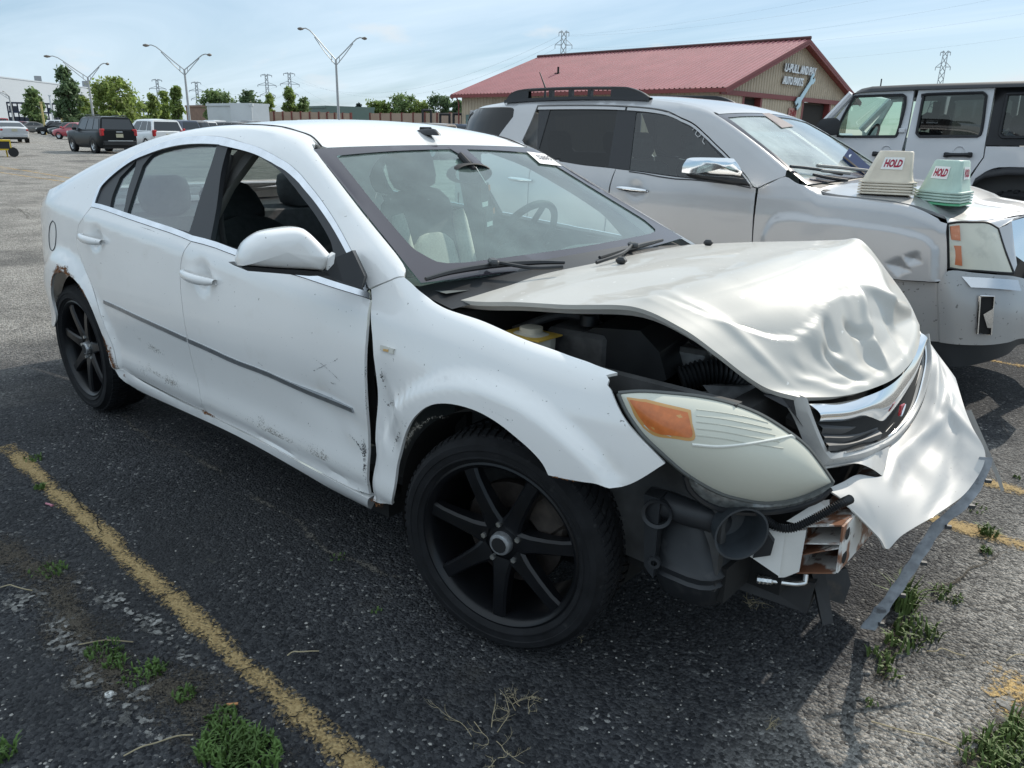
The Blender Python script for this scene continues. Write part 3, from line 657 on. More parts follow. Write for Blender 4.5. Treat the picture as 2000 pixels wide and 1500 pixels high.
wallbox('green_shed', 'small green metal shed behind the tan fence', 'building', atp(603, 135), atp(640, 128), zat(620, 211, 132), 8, mat('shed_green', (.11, .16, .14), .6))
wallbox('brick_building', 'low brown brick building beyond the light pole', 'building', atp(366, 150), atp(410, 142), zat(390, 209, 145), 10, mat('brick_brown', (.22, .14, .10), .8, noise=(1.5, .15)))
trw = mat('trailer_white', (.55, .58, .60), .45, noise=(.6, .05))
for (p0_, p1_, d0, d1, lb) in ((407, 492, 112, 104, 'longer white box trailer parked before the tan fence'), (494, 521, 104, 110, 'shorter white box trailer right of the longer one')):
    t, n_ = wallbox('box_trailer', lb, 'trailer', atp(p0_, d0), atp(p1_, d1), zat(p0_, 207, d0), 2.6, trw, 'white box trailers')
    for k in (.2, .3):
        p = atp(p0_+(p1_-p0_)*k, d0-.1); g = G(); g.cyl((p[0], p[1], .5), (p[0]+n_[0]*.4, p[1]+n_[1]*.4, .5), .5, n=12); g.build('wheel', mat('tyre_far', (.02, .02, .02), .8), t)
fpan = mat('fence_tan', (.33, .245, .185), .8, noise=(1, .08)); fpost = mat('fence_red', (.15, .04, .032), .7)
def fence(a, b, h, n, label):
    a = np.array(a[:2]); b = np.array(b[:2]); t = thing('panel_fence', label, 'fence', (*((a+b)/2), 0), 'tan panel fences round the yard'); d = b-a; rz = math.atan2(d[1], d[0]); L = np.linalg.norm(d)/n
    for i in range(n):
        c = a+d*(i+.5)/n; g = G(); g.box((c[0], c[1], h/2), (L-.18, .12, h-.1), rz=rz); g.build('fence_panel', fpan, t, None)
    for i in range(n+1):
        c = a+d*i/n; g = G(); g.box((c[0], c[1], h/2), (.20, .3, h+.05), rz=rz); g.build('fence_post', fpost, t, None)
fence(atp(520, 118), atp(642, 112), zat(580, 218, 115), 7, 'tan fence with red posts behind the box trailers')
fence(atp(640, 112), atp(686, 109), zat(660, 220, 110), 3, 'short tan fence with red posts beyond the tallest light pole')
fence(atp(724, 112), atp(905, 96), zat(800, 220, 104), 8, 'long tan fence with red posts beside the red-roofed building')
rk = mat('rack_blue', (.018, .028, .055), .6)
def rack(p0_, p1_, d, h, lb, lv=3, nb=8):
    a, b = atp(p0_, d)[:2], atp(p1_, d)[:2]; t = thing('storage_rack', lb, 'rack', (*((a+b)/2), 0), 'dark steel racks before the warehouse'); dv = b-a; rz = math.atan2(dv[1], dv[0]); L = np.linalg.norm(dv)
    for i in range(nb+1): c = a+dv*i/nb; g = G(); g.box((c[0], c[1], h/2), (.22, .22, h), rz=rz); g.build('upright', rk, t, None)
    for k in range(lv):
        c = (a+b)/2; g = G(); g.box((c[0], c[1], h*(k+1)/lv-.1), (L, 1.2, .28), rz=rz); g.build('shelf_beam', rk, t, None)
        for i in range(nb):
            if rnd.random() < .75: c2 = a+dv*(i+.5)/nb; g = G(); hh = h/lv*rnd.uniform(.3, .75); g.box((c2[0], c2[1], h*k/lv+hh/2), (L/nb*rnd.uniform(.5, .9), .9, hh), rz=rz); g.build('stored_frame', mat('rack_load', (.03, .035, .05), .7), t, None)
rack(20, 135, 170, zat(70, 201, 170), 'long dark blue steel rack below the warehouse', 3, 12); rack(158, 190, 150, zat(175, 200, 150), 'dark steel rack between the two tallest trees', 4, 4); rack(266, 300, 150, zat(285, 202, 150), 'dark steel rack right of the bright green tree', 4, 4)
def frame_rack(p0_, p1_, d, h, lb):
    a, b = atp(p0_, d), atp(p1_, d); t = thing('pipe_frame', lb, 'frame', tuple((a+b)/2), 'black pipe frames by the long fence'); m_ = mat('pipe_black', (.02, .02, .022), .6)
    for c in (a, b): g = G(); g.cyl((c[0], c[1], 0), (c[0], c[1], h), .09, n=6); g.build('upright', m_, t)
    g = G(); g.cyl((a[0], a[1], h-.05), (b[0], b[1], h-.05), .09, n=6); g.build('crossbar', m_, t)
frame_rack(826, 842, 62, 2.9, 'tallest black pipe frame before the long fence'); frame_rack(860, 878, 60, 2.6, 'middle black pipe frame before the long fence'); frame_rack(886, 903, 58, 2.6, 'black pipe frame nearest the red-roofed building')

# ---- twin-arm light poles
pm = mat('pole_grey', (.36, .37, .37), .5, metal=.4)
def pole(px, d, yj, L, R_, lb, full=True):
    b = atp(px, d); zj = zat(px, yj, d); t = thing('light_pole', lb, 'light pole', tuple(b), 'twin-arm parking lot light poles'); r_ = perp(px)
    g = G(); g.tube([(b[0], b[1], 0), (b[0], b[1], zj)], [.13, .085], 8); g.build('pole', pm, t)
    g = G(); g.box((b[0], b[1], .35), (.6, .6, .7)); g.build('footing', mat('concrete', (.38, .36, .33), .9), t)
    px_m = FPX/(CM[2] @ (np.array([b[0], b[1], zj])-CAM))
    for (ex, ey) in (L, R_):
        ox = (ex-px)/px_m; oz = (yj-ey)/px_m; s_ = 1 if ox > 0 else -1
        def q(fx, z): return (b[0]+r_[0]*ox*fx, b[1]+r_[1]*ox*fx, zj+z)
        g = G(); g.tube([q(0, .0), q(.28, oz*.36), q(.60, oz*.80), q(.72, oz*.95), q(.84, oz*1.02), q(.94, oz*1.0)], .045, 6); g.build('arm', pm, t)
        g = G(); g.tube([q(0, -.45), q(.30, oz*.22), q(.60, oz*.74)], .035, 6); g.tube([q(.12, -.2), q(.12, oz*.16)], .03, 5); g.build('arm_brace', pm, t)
        g = G(); rows = []
        for fx, w_, h_ in ((.90, .05, .04), (.94, .13, .09), (1.0, .17, .13), (1.06, .10, .08), (1.08, .03, .03)):
            c = q(fx, oz*1.0-.02); rows.append([(c[0]+(-r_[1])*w_*math.cos(a), c[1]+r_[0]*w_*math.cos(a), c[2]+h_*math.sin(a)) for a in np.linspace(0, 6.283, 9)])
        g.grid(rows); g.build('lamp_head', mat('lamp_head', (.16, .14, .12), .5), t)
pole(184, 91, 152, (120, 117), (222, 125), 'twin-arm light pole leaning over the tall dark tree, leftmost complete one')
pole(371, 78, 137, (307, 96), (420, 107), 'twin-arm light pole in the middle of the three, above small trees')
pole(662, 71, 117, (598, 64), (719, 76), 'tallest twin-arm light pole behind the white sedan roof')
pole(27, 130, 188, (-16, 172), (18, 180), 'short light pole cut by the left edge')
for (px_, d_, h_, lb, m_) in ((86, 110, zat(86, 200, 110), 'plain yellow bollard post among the far left cars', mat('post_yellow', (.50, .42, .18), .6)), (105, 130, zat(103, 187, 130), 'slim white pole below the warehouse', trw), (122, 112, zat(122, 209, 112), 'short yellowish post right of the slim white pole', mat('post_yellow'))):
    b = atp(px_, d_); g = G(); g.cyl(tuple(b), (b[0], b[1], h_), .12, n=8); g.box((b[0], b[1], h_), (.3, .3, .15)); tag(g.build('post', m_), lb, 'post')

# ---- transmission towers and wires
pym = mat('tower_steel', (.30, .33, .35), .6)
TOPS = {}
def tower(px, d, ytop, lb, arms=((.98, .10), (.80, .17), (.62, .14)), basehw=.11, rot=0.):
    b = atp(px, d); H = zat(px, ytop, d); t = thing('transmission_tower', lb, 'pylon', tuple(b), 'steel transmission towers on the horizon'); r_ = perp(px); r_ = np.array([r_[0]*math.cos(rot)-r_[1]*math.sin(rot), r_[0]*math.sin(rot)+r_[1]*math.cos(rot), 0]); f_ = np.array([-r_[1], r_[0], 0]); w = max(.10, d*.00042)
    hw = lambda s: H*(basehw*(1-s/.62)+.03 if s < .62 else .030*(1.25-.5*s))
    g = G(); lv = [0, .16, .30, .42, .52, .62, .70, .78, .86, .94, 1.0]
    def P(s, a, c): return b+r_*a*hw(s)+f_*c*hw(s)+np.array([0, 0, H*s])
    for a, c in ((-1, -1), (1, -1), (1, 1), (-1, 1)):
        for s0_, s1_ in zip(lv, lv[1:]): g.cyl(P(s0_, a, c), P(s1_, a, c), w, n=4, cap=False)
    for s0_, s1_ in zip(lv, lv[1:]):
        for (a, c), (a2, c2) in (((-1, -1), (1, -1)), ((1, -1), (1, 1)), ((1, 1), (-1, 1)), ((-1, 1), (-1, -1))):
            g.cyl(P(s0_, a, c), P(s1_, a2, c2), w*.7, n=4, cap=False); g.cyl(P(s0_, a2, c2), P(s1_, a, c), w*.7, n=4, cap=False)
    g.build('lattice', pym, t, None); tips = []
    for s, L_ in arms:
        g = G()
        for sg in (-1, 1):
            tip = b+r_*sg*H*L_+np.array([0, 0, H*s]); g.cyl(P(s, sg, -1), tip, w*.8, n=4); g.cyl(P(s, sg, 1), tip, w*.8, n=4); g.cyl(P(min(1, s+.05), sg, 0), tip, w*.8, n=4); g.cyl(tip, tip-np.array([0, 0, H*.035]), w*.9, n=4); tips.append(tip-np.array([0, 0, H*.035]))
        g.build('crossarm', pym, t, None)
    return tips
t1 = tower(1095, 330, 60, 'large transmission tower rising behind the red roof ridge', ((.985, .05), (.87, .085), (.72, .10)))
t2 = tower(1822, 420, 100, 'transmission tower above the white off-roader', ((.985, .05), (.83, .075), (.60, .10)))
t3 = tower(527, 560, 145, 'broad transmission tower left of the tallest light pole')
t4 = tower(571, 600, 142, 'transmission tower just right of the broad one')
t5 = tower(391, 700, 160, 'transmission tower right of the middle light pole')
t6 = tower(316, 720, 155, 'slim transmission tower above the small trees on the left')
t7 = tower(9, 420, 158, 'transmission tower before the white warehouse at the left edge')
wire = mat('wire', (.30, .32, .34), .6)
def span(a, b, sag, lb, r_=.06):
    a = np.array(a); b = np.array(b); g = G(); pts = [a+(b-a)*t-np.array([0, 0, sag*4*t*(1-t)]) for t in np.linspace(0, 1, 34)]; g.tube(pts, r_, 4, False); tag(g.build('power_line', wire), lb, 'power line', 'power lines between the towers')
for k, w_ in enumerate(('topmost', 'second', 'third', 'fourth', 'lowest')): span(t4[k], t1[k], 16+2*k, w_+' sagging power line between the left towers and the large tower', .03)
ORD = ('topmost', 'second', 'third', 'fourth', 'lowest', 'sixth')
far_ = [atp(2300, 300, h) for h in (66, 60, 52, 45, 38)]
for k in (0, 1, 2, 3, 4): span(t1[k], far_[k], 6, ORD[k].replace('fourth', 'fourth')+' power line running right from the large tower above the roof', .018)
for k, w_ in ((1, 'upper'), (3, 'middle'), (5, 'lower')): span(t4[k], t5[k], 10, w_+' power line between the towers on the left horizon', .04)

# ---- trees
def tree(name, px, d, ytop, wpx, lb, col, seed, shape='round', n=2600, ybase=None, trunk_show=.16, leaf=.30, group='trees along the far edge of the lot'):
    rs = np.random.RandomState(seed); b = atp(px, d); H = zat(px, ytop, d); pxm = FPX/(CM[2] @ (np.array([b[0], b[1], 2])-CAM)); Wd = wpx/pxm
    t = thing(name, lb, 'tree', tuple(b), group); bark = mat('bark', (.10, .08, .06), .9)
    g = G(); g.tube([b, b+np.array([0, 0, H*.35]), b+np.array([rs.uniform(-.2, .2), rs.uniform(-.2, .2), H*.8])], [H*.022, H*.016, H*.004], 7)
    cl = []
    k = {'round': 54, 'tall': 64, 'poplar': 40, 'mass': 76, 'pine': 40}[shape]
    for i in range(k):
        s = rs.uniform(0, 1) if shape != 'pine' else (i+.5)/k
        zc = H*(trunk_show+(1-trunk_show-.05)*s)
        prof_ = {'round': math.sin(math.pi*min(1, s*.80+.16))**.8, 'tall': (1-s)**.5*.9+.12, 'poplar': math.sin(math.pi*(s*.8+.12))*.8, 'mass': math.sin(math.pi*(s*.58+.26))**.7, 'pine': (1-s)*.95+.06}[shape]*rs.uniform(.75, 1.12)
        a = rs.uniform(0, 6.283); rr = Wd*prof_*math.sqrt(rs.uniform(.02, .95)); c = b+np.array([math.cos(a)*rr, math.sin(a)*rr, zc]); cr_ = max(.3, Wd*rs.uniform(.13, .30)); cl.append((c, cr_))
        if i % 2: g.tube([b+np.array([0, 0, max(H*.12, zc-rr*.7)]), (b+c)/2+np.array([0, 0, zc*.5-(zc/2)*.1]), c], [H*.008, H*.005, H*.002], 4, False)
    g.build('trunk', bark, t)
    V = []; F = []; per = int(n*1.6)//k
    for c, cr_ in cl:
        for _ in range(per):
            v = rs.normal(0, 1, 3); v /= np.linalg.norm(v)+1e-9; p = c+v*cr_*(rs.uniform(.2, 1.15) if rs.uniform() < .72 else rs.uniform(1., 1.75))*np.array([1, 1, .9]); q = rs.normal(0, 1, 3); q /= np.linalg.norm(q); w_ = np.cross(q, rs.normal(0, 1, 3)); w_ /= np.linalg.norm(w_)+1e-9; s_ = leaf*rs.uniform(.4, 1.0); i0 = len(V)
            V += [p-q*s_, p+w_*s_*.55, p+q*s_, p-w_*s_*.55]; F.append((i0, i0+1, i0+2, i0+3))
    fo = mk('crown', V, F, mat('leaf_'+'_'.join(str(int(c_*1000)) for c_ in col), col, .55, spec=.4, noise=(.9, .45), leaf=True), t, None)
    return t
LG1, LG2, LG3, LG4 = (.16, .23, .09), (.24, .31, .09), (.12, .18, .09), (.19, .26, .08)
tree('leafy_tree', 72, 120, 172, 21, 'small dark tree in front of the white warehouse', LG1, 1, 'round', 2000)
tree('cottonwood_tree', 140, 105, 130, 27, 'tall dark green tree beside the leftmost complete light pole', LG3, 2, 'tall', 3600)
tree('leafy_tree', 168, 112, 185, 12, 'small light green tree squeezed against the tall dark tree', LG2, 16, 'round', 900)
tree('leafy_tree', 232, 96, 152, 44, 'broad bright green tree, widest on the left', LG2, 3, 'mass', 4600, leaf=.27)
tree('poplar_tree', 302, 108, 182, 14, 'loose pale green tree just right of the broad tree', LG2, 4, 'poplar', 1400); tree('poplar_tree', 325, 110, 176, 15, 'second loose pale green tree right of the broad tree', LG2, 5, 'poplar', 1400)
tree('poplar_tree', 350, 104, 167, 14, 'loose pale tree just left of the middle light pole', LG4, 6, 'poplar', 1400); tree('leafy_tree', 430, 118, 174, 33, 'round green tree behind the white trailers', LG1, 7, 'mass', 2600)
tree('leafy_tree', 490, 118, 176, 24, 'dark green tree above the shorter white trailer', LG3, 8, 'mass', 2000); tree('poplar_tree', 529, 120, 180, 13, 'slim light green tree right of the trailers', LG2, 9, 'poplar', 1200); tree('cottonwood_tree', 568, 118, 166, 17, 'pointed green tree left of the green shed', LG4, 10, 'tall', 1800); tree('leafy_tree', 595, 119, 190, 17, 'bushy green tree touching the pointed tree', LG1, 11, 'round', 1400)
tree('pine_tree', 702, 150, 201, 13, 'small dark pine right of the tallest light pole', (.035, .055, .045), 12, 'pine', 1400)
for (px_, y_, w_, c_, s_, lb) in ((742, 196, 27, LG4, 20, 'round green tree, leftmost behind the long fence'), (785, 184, 36, LG1, 21, 'largest round tree behind the long fence'), (822, 196, 24, LG2, 22, 'yellowish green round tree behind the long fence'), (860, 184, 27, LG3, 23, 'dark round tree behind the long fence'), (893, 195, 13, LG3, 24, 'small dark tree beside the red-roofed building')):
    tree('leafy_tree', px_, 150, y_, w_, lb, c_, s_, 'mass', 2800, trunk_show=.05, leaf=.36)
# ================================================================== parked cars in the distance
wglass = mat('far_glass', (.018, .022, .026), .06, spec=.8); tyf = mat('tyre_far', (.02, .02, .02), .8); rimf = mat('rim_far', (.45, .46, .47), .3, metal=.8); redl = mat('tail_red', (.35, .012, .015), .25, coat=.5); whl = mat('head_lamp', (.6, .6, .58), .2); blk = mat('black_plastic', (.018, .019, .021), .42)
KIND = {'sedan': dict(L=4.65, W=1.82, H=1.46, top=[(-2.32, .78), (-2.28, .98), (-1.7, 1.06), (-.6, .98), (.9, .95), (1.2, .93), (2.05, .80), (2.28, .66), (2.33, .5)], gh=(-1.75, -.85, .12, 1.12), wb=(-1.36, 1.38), wr=.33),
        'suv': dict(L=4.6, W=1.86, H=1.70, top=[(-2.30, .85), (-2.26, 1.06), (-1.7, 1.08), (-.6, 1.05), (.8, 1.03), (1.0, 1.05), (1.9, .98), (2.24, .86), (2.30, .6)], gh=(-2.22, -2.0, .15, .98), wb=(-1.36, 1.38), wr=.37),
        'boxsuv': dict(L=4.72, W=1.87, H=1.76, top=[(-2.36, .9), (-2.33, 1.10), (-1.7, 1.11), (-.6, 1.09), (.85, 1.07), (1.0, 1.10), (2.0, 1.04), (2.30, .95), (2.36, .6)], gh=(-2.28, -2.12, .25, .92), wb=(-1.38, 1.40), wr=.39),
        'pickup': dict(L=5.6, W=1.95, H=1.88, top=[(-2.8, .9), (-2.78, 1.15), (-1.0, 1.18), (-.9, 1.15), (.9, 1.12), (1.1, 1.16), (2.4, 1.08), (2.74, .95), (2.8, .6)], gh=(-.95, -.85, .45, 1.08), wb=(-1.75, 1.80), wr=.42)}
def farcar(kind, paint, loc, rz, label, group, detail=1, coat=.7):
    k = KIND[kind]; t = thing('parked_car', label, 'car', loc, group, rz); pm_ = mat('far_paint_%d_%d_%d' % tuple(int(c*255) for c in paint), paint, .3, coat=coat, noise=(2, .03), spec=.2 if coat < .1 else .5); w = k['W']/2; zb = .28; tp = table(k['top'], 4)
    xs = np.unique(np.r_[np.linspace(k['top'][0][0], k['top'][-1][0], 26), [q[0] for q in k['top']]]); rows = []
    e0, e1 = xs[0], xs[-1]
    for x in xs:
        zt = float(tp(x)); tpr = .16*max(0, (x-(e1-.6))/.6)**2+.12*max(0, ((e0+.5)-x)/.5)**2; W_ = w-tpr; zl = zb+.12*max(0, (x-(e1-.3))/.3)+.1*max(0, ((e0+.3)-x)/.3)
        half = [(W_*.90, zl), (W_*.985, zl+.14), (W_, zl+(zt-zl)*.45), (W_*.99, zt-.16), (W_*.955, zt-.05), (W_*.86, zt), (W_*.4, zt+.025)]
        rows.append([(x, -y, z) for y, z in half]+[(x, y, z) for y, z in half[::-1]])
    g = G(); g.grid(rows); nr = len(rows[0]); g.F += [tuple(range(nr)), tuple(range((len(rows)-1)*nr, len(rows)*nr))[::-1]]; g.build('body', pm_, t, 50, False)
    b0, t0, t1_, b1 = k['gh']; H = k['H']; wb_, wt = w*.93, w*.74; zb0, zb1 = float(tp(b0))-.02, float(tp(b1))-.02; n_ = 12; rows = []
    def gp(s, f):      # s along base 0..1, f up 0..1 -> (x, halfwidth, z)
        xb = b0+(b1-b0)*s; xt = t0+(t1_-t0)*s; zbb = zb0+(zb1-zb0)*s; zt_ = H-.04*(2*s-1)**2-.03*(1-s)*(kind == 'sedan'); return xb+(xt-xb)*f, wb_+(wt-wb_)*f, zbb+(zt_-zbb)*f
    for s in np.linspace(0, 1, n_):
        L_ = [gp(s, f) for f in (0, .5, .88, 1.)]; L_[3] = (L_[3][0], L_[3][1]-.07, L_[3][2]); c = (L_[3][0], 0, L_[3][2]+.02); rows.append([(x, -y, z) for x, y, z in L_]+[c]+[(x, y, z) for x, y, z in L_[::-1]])
    g = G(); g.grid(rows); nr = 9; g.F += [tuple(range(nr)), tuple(range((n_-1)*nr, n_*nr))[::-1]]; g.build('cabin', pm_, t, 40, False)
    def pane(q, name='window'): g = G(); g.add(q, [(0, 1, 2, 3)]); g.build(name, wglass, t, None, False)
    cuts = {'sedan': ((.17, .47), (.50, .84)), 'suv': ((.06, .24), (.27, .54), (.57, .88)), 'boxsuv': ((.05, .27), (.30, .56), (.59, .90)), 'pickup': ((.08, .42), (.46, .88))}[kind]
    for sy in (-1, 1):
        for a, b in cuts:
            q = [gp(a, .10), gp(b, .10), gp(b if b < .8 else b-.02, .84), gp(a+(.03 if a < .2 else 0), .84)]; pane([(x, sy*(y+.008), z) for x, y, z in q])
    for s, dx in ((0, -.012), (1, .012)):
        q = [gp(s, .10), gp(s, .86)]; (x0, y0, z0), (x1, y1, z1) = q; pane([(x0+dx, -y0*.90, z0), (x0+dx, y0*.90, z0), (x1+dx, y1*.90, z1), (x1+dx, -y1*.90, z1)], 'rear_window' if s == 0 else 'windshield')
    for x in k['wb']:
        for sy in (-1, 1):
            r_ = k['wr']; e = bpy.data.objects.new('wheel', None); COL.objects.link(e); e.parent = t; e.location = (x, sy*(w-.10), r_)
            g = G(); g.lathe([(r_*.62, .09), (r_*.7, .115), (r_*.95, .10), (r_, .07), (r_, -.10), (0, -.10)], (0, 0, 0), (0, sy, 0), 24); g.build('tyre', tyf, e, 35, False)
            g = G(); g.lathe([(0, .09), (r_*.2, .09), (r_*.25, .06), (r_*.58, .07), (r_*.64, .10)], (0, 0, 0), (0, sy, 0), 24)
            g.build('rim', rimf, e, 35, False)
            if detail:
                for q_ in range(5): a = 6.283*q_/5; g = G(); g.box((math.cos(a)*r_*.40, sy*.082, math.sin(a)*r_*.40), (r_*.30, .01, .05), ry=-a-.6); g.build('rim_opening', tyf, e, None, False)
            g = G(); g.lathe([(r_+.05, .105), (r_+.05, .05), (0, .05)], (x, sy*(w-.10), r_+.01), (0, sy, 0), 24); g.build('wheel_arch', blk, t, 35, False)
    zt0 = float(tp(e0+.1))
    for sy in (-1, 1):
        if kind in ('suv', 'boxsuv'): g = G(); g.box((e0+.07, sy*(w-.16), zt0-.10), (.16, .22, .34), rz=sy*.25, bev=.03)
        elif kind == 'pickup': g = G(); g.box((e0+.03, sy*(w-.14), zt0-.16), (.10, .20, .34), bev=.02)
        else: g = G(); g.box((e0+.10, sy*(w-.30), zt0-.13), (.16, .46, .14), rz=sy*.22, bev=.03)
        g.build('tail_light', redl, t, 30, False)
        g = G(); g.box((e1-.20, sy*(w-.28), float(tp(e1-.25))-.10), (.26, .40, .15), rz=-sy*.35, ry=.2, bev=.03); g.build('headlight', whl, t, 30, False)
        g = G(); g.box((b1-.25, sy*(w+.06), zb1+.10), (.14, .20, .15), bev=.04); g.build('mirror', pm_ if kind == 'sedan' else blk, t, 40, False)
    for xx, ww in ((e0+.03, .86), (e1-.04, .80)): g = G(); g.box((xx, 0, .50), (.14, k['W']*ww, .24), bev=.04); g.build('bumper', blk if kind in ('boxsuv', 'pickup') else pm_, t, 40, False)
    if detail:
        g = G(); g.box((e0-.02 if kind != 'sedan' else e0-.005, 0, .86), (.03, .34, .17)); g.build('licence_plate', mat('plate_pale', (.45, .42, .30), .5), t, None, False)
        g = G(); g.box((0, 0, .30), (k['L']*.9, k['W']*.8, .12)); g.build('underbody', blk, t, None, False)
    return t
def fc(kind, col, px, d, hdg, label, group='cars parked across the lot', detail=0): return farcar(kind, col, tuple(atp(px, d)), R(hdg), label, group, detail, .05 if max(col) < .02 else .7)
WHT, BLK, GRY, SIL, RED, DKR, NVY, GRN = (.72, .73, .73), (.010, .011, .012), (.16, .155, .15), (.45, .46, .47), (.33, .02, .025), (.14, .015, .02), (.03, .045, .08), (.035, .05, .05)
gc = fc('boxsuv', BLK, 193, 46.5, 179, 'black boxy SUV seen from behind, nearest of the far cars', detail=1)
g = G()
for sy in (-1, 1): g.tube([(-1.9, sy*.62, 1.76), (-1.8, sy*.63, 1.81), (-.2, sy*.63, 1.81), (-.1, sy*.62, 1.76)], .022, 6)
g.build('roof_rack', blk, gc, 40, False)
g = G(); g.box((-2.44, 0, .62), (.02, 1.2, .04)); g.build('bumper_chrome', rimf, gc, None, False); g = G(); g.box((-2.40, 0, 1.04), (.02, .3, .05)); g.build('badge', rimf, gc, None, False)
fc('suv', WHT, 292, 50, 179, 'white compact SUV right beside the black boxy SUV', detail=1)
fc('sedan', SIL, 14, 68, 172, 'silver-white sedan seen from behind at the left edge', detail=1)
fc('sedan', GRY, 58, 118, 255, 'grey-brown sedan side-on behind the silver-white sedan', detail=1)
fc('sedan', DKR, 38, 130, 250, 'dark red car behind the grey-brown sedan'); fc('pickup', RED, 4, 150, 250, 'red pickup at the far left edge below the racks')
fc('suv', WHT, 104, 118, 215, 'white hatchback between the grey sedan and the dark green one', detail=1); fc('sedan', BLK, 112, 108, 215, 'low black car in front of the white hatchback')
fc('sedan', GRN, 136, 98, 205, 'dark green-grey sedan left of the black boxy SUV', detail=1); fc('sedan', (.40, .05, .07), 150, 82, 200, 'pinkish red car peeking out left of the black boxy SUV')
fc('suv', WHT, 88, 140, 250, 'white car in the second row, left of the yellow post'); fc('sedan', WHT, 252, 78, 200, 'white car half hidden behind the black boxy SUV')
cs_ = random.Random(5); pal = [WHT, SIL, GRY, BLK, NVY, DKR, GRN, (.28, .28, .29), (.55, .55, .54)]; pn = ['white', 'silver', 'grey', 'black', 'navy', 'dark red', 'dark green', 'mid grey', 'pale grey']
used_ = set()
def pick(kinds, where):
    for _ in range(60):
        c = cs_.randrange(len(pal)); kd = cs_.choice(kinds); q = (pn[c], 'suv' if 'suv' in kd else kd, where)
        if q not in used_: break
    used_.add(q); return c, kd
def row(p0, p1, n, d, hdg, kinds, where, z=0):
    global used_
    for i in range(n):
        px_ = p0+(p1-p0)*(i+.5)/n+cs_.uniform(-2, 2); c, kd = pick(kinds, where); o = fc(kd, pal[c], px_, d+cs_.uniform(-4, 4), hdg+cs_.uniform(-6, 6), f'{pn[c]} {"SUV" if "suv" in kd else kd} {where}', 'rows of cars at the far side of the lot')
row(20, 130, 8, 152, 250, ['sedan', 'suv'], 'in the far left row below the warehouse'); row(150, 300, 9, 135, 245, ['sedan', 'suv', 'pickup'], 'in the far row behind the black boxy SUV')
row(300, 380, 4, 66, 200, ['boxsuv', 'pickup', 'boxsuv'], 'in the row behind the white compact SUV'); row(385, 470, 4, 74, 200, ['pickup', 'boxsuv'], 'in the row below the longer white trailer')
row(470, 700, 9, 72, 205, ['suv', 'boxsuv', 'pickup'], 'in the row below the tan fence by the tallest pole'); row(700, 780, 3, 64, 205, ['suv', 'boxsuv'], 'in the row below the pine tree')
fc('boxsuv', BLK, 775, 44, 205, 'black SUV roof just above the white sedan roof', detail=0); fc('boxsuv', (.30, .27, .24), 806, 42, 205, 'tan-grey SUV with red tail light above the sedan roof'); row(830, 905, 3, 46, 210, ['boxsuv', 'suv'], 'by the pipe frames beside the building')
# ---- yellow hand cart at the left edge
c = at(5, 306, z=0); cart = thing('yellow_cart', 'yellow two-wheeled cart with black side panel at the left edge', 'cart', tuple(c)); yl = mat('cart_yellow', (.60, .42, .02), .45); r_ = perp(5); ang = math.atan2(r_[1], r_[0])
def ct(x, y, z): return (c[0]+r_[0]*x-r_[1]*y, c[1]+r_[1]*x+r_[0]*y, z)
g = G(); g.box(ct(-.15, 0, .48), (.95, .7, .34), rz=ang); g.build('side_panel', blk, cart)
for z in (.66, .30): g = G(); g.box(ct(-.15, 0, z), (1.05, .78, .06), rz=ang); g.build('frame_rail', yl, cart)
for x, y in ((.36, -.36), (.36, .36), (-.66, -.36), (-.66, .36)): g = G(); g.box(ct(x, y, .48), (.05, .05, .40), rz=ang); g.build('frame_post', yl, cart)
g = G(); g.box(ct(.18, -.2, .12), (.06, .06, .30), rz=ang); g.build('prop_leg', yl, cart)
for y in (-.42, .42):
    g = G(); a = np.array(ct(.42, y-.04, .19)); b = np.array(ct(.42, y+.04, .19)); g.cyl(a, b, .19, n=20); g.build('wheel', tyf, cart)
# ================================================================== the wrecked white sedan
white = mat('car_white', (.82, .81, .79), .28, coat=1., coatr=.04, noise=(2.2, .025), dirt=[(75, .715, (.13, .115, .10), .015, .75), (150, .735, (.10, .085, .07), .02, .8), (7, .62, (.62, .59, .53), .2, .35), (46, .74, (.36, .31, .26), .05, .55)])
whitein = mat('car_white_inside', (.62, .61, .58), .6, noise=(6, .1))
black = mat('black_plastic', (.018, .019, .021), .42, noise=(9, .25))
rubber = mat('black_rubber', (.012, .012, .013), .6)
dark = mat('dark_void', (.012, .012, .012), .9)
chrome = mat('chrome', (.78, .79, .8), .09, metal=1)
trimc = mat('bright_trim', (.72, .74, .77), .2, metal=1, noise=(14, .08))
rust = mat('rust', (.17, .065, .025), .9, noise=(40, .5), bump=(120, .5, .003))
darkgrey = mat('grey_plastic', (.05, .053, .057), .5, noise=(12, .2))
moldm = mat('molding_grey', (.34, .36, .38), .3, metal=.75, noise=(30, .12))
steel = mat('bare_steel', (.72, .72, .70), .38, metal=1, noise=(30, .2))

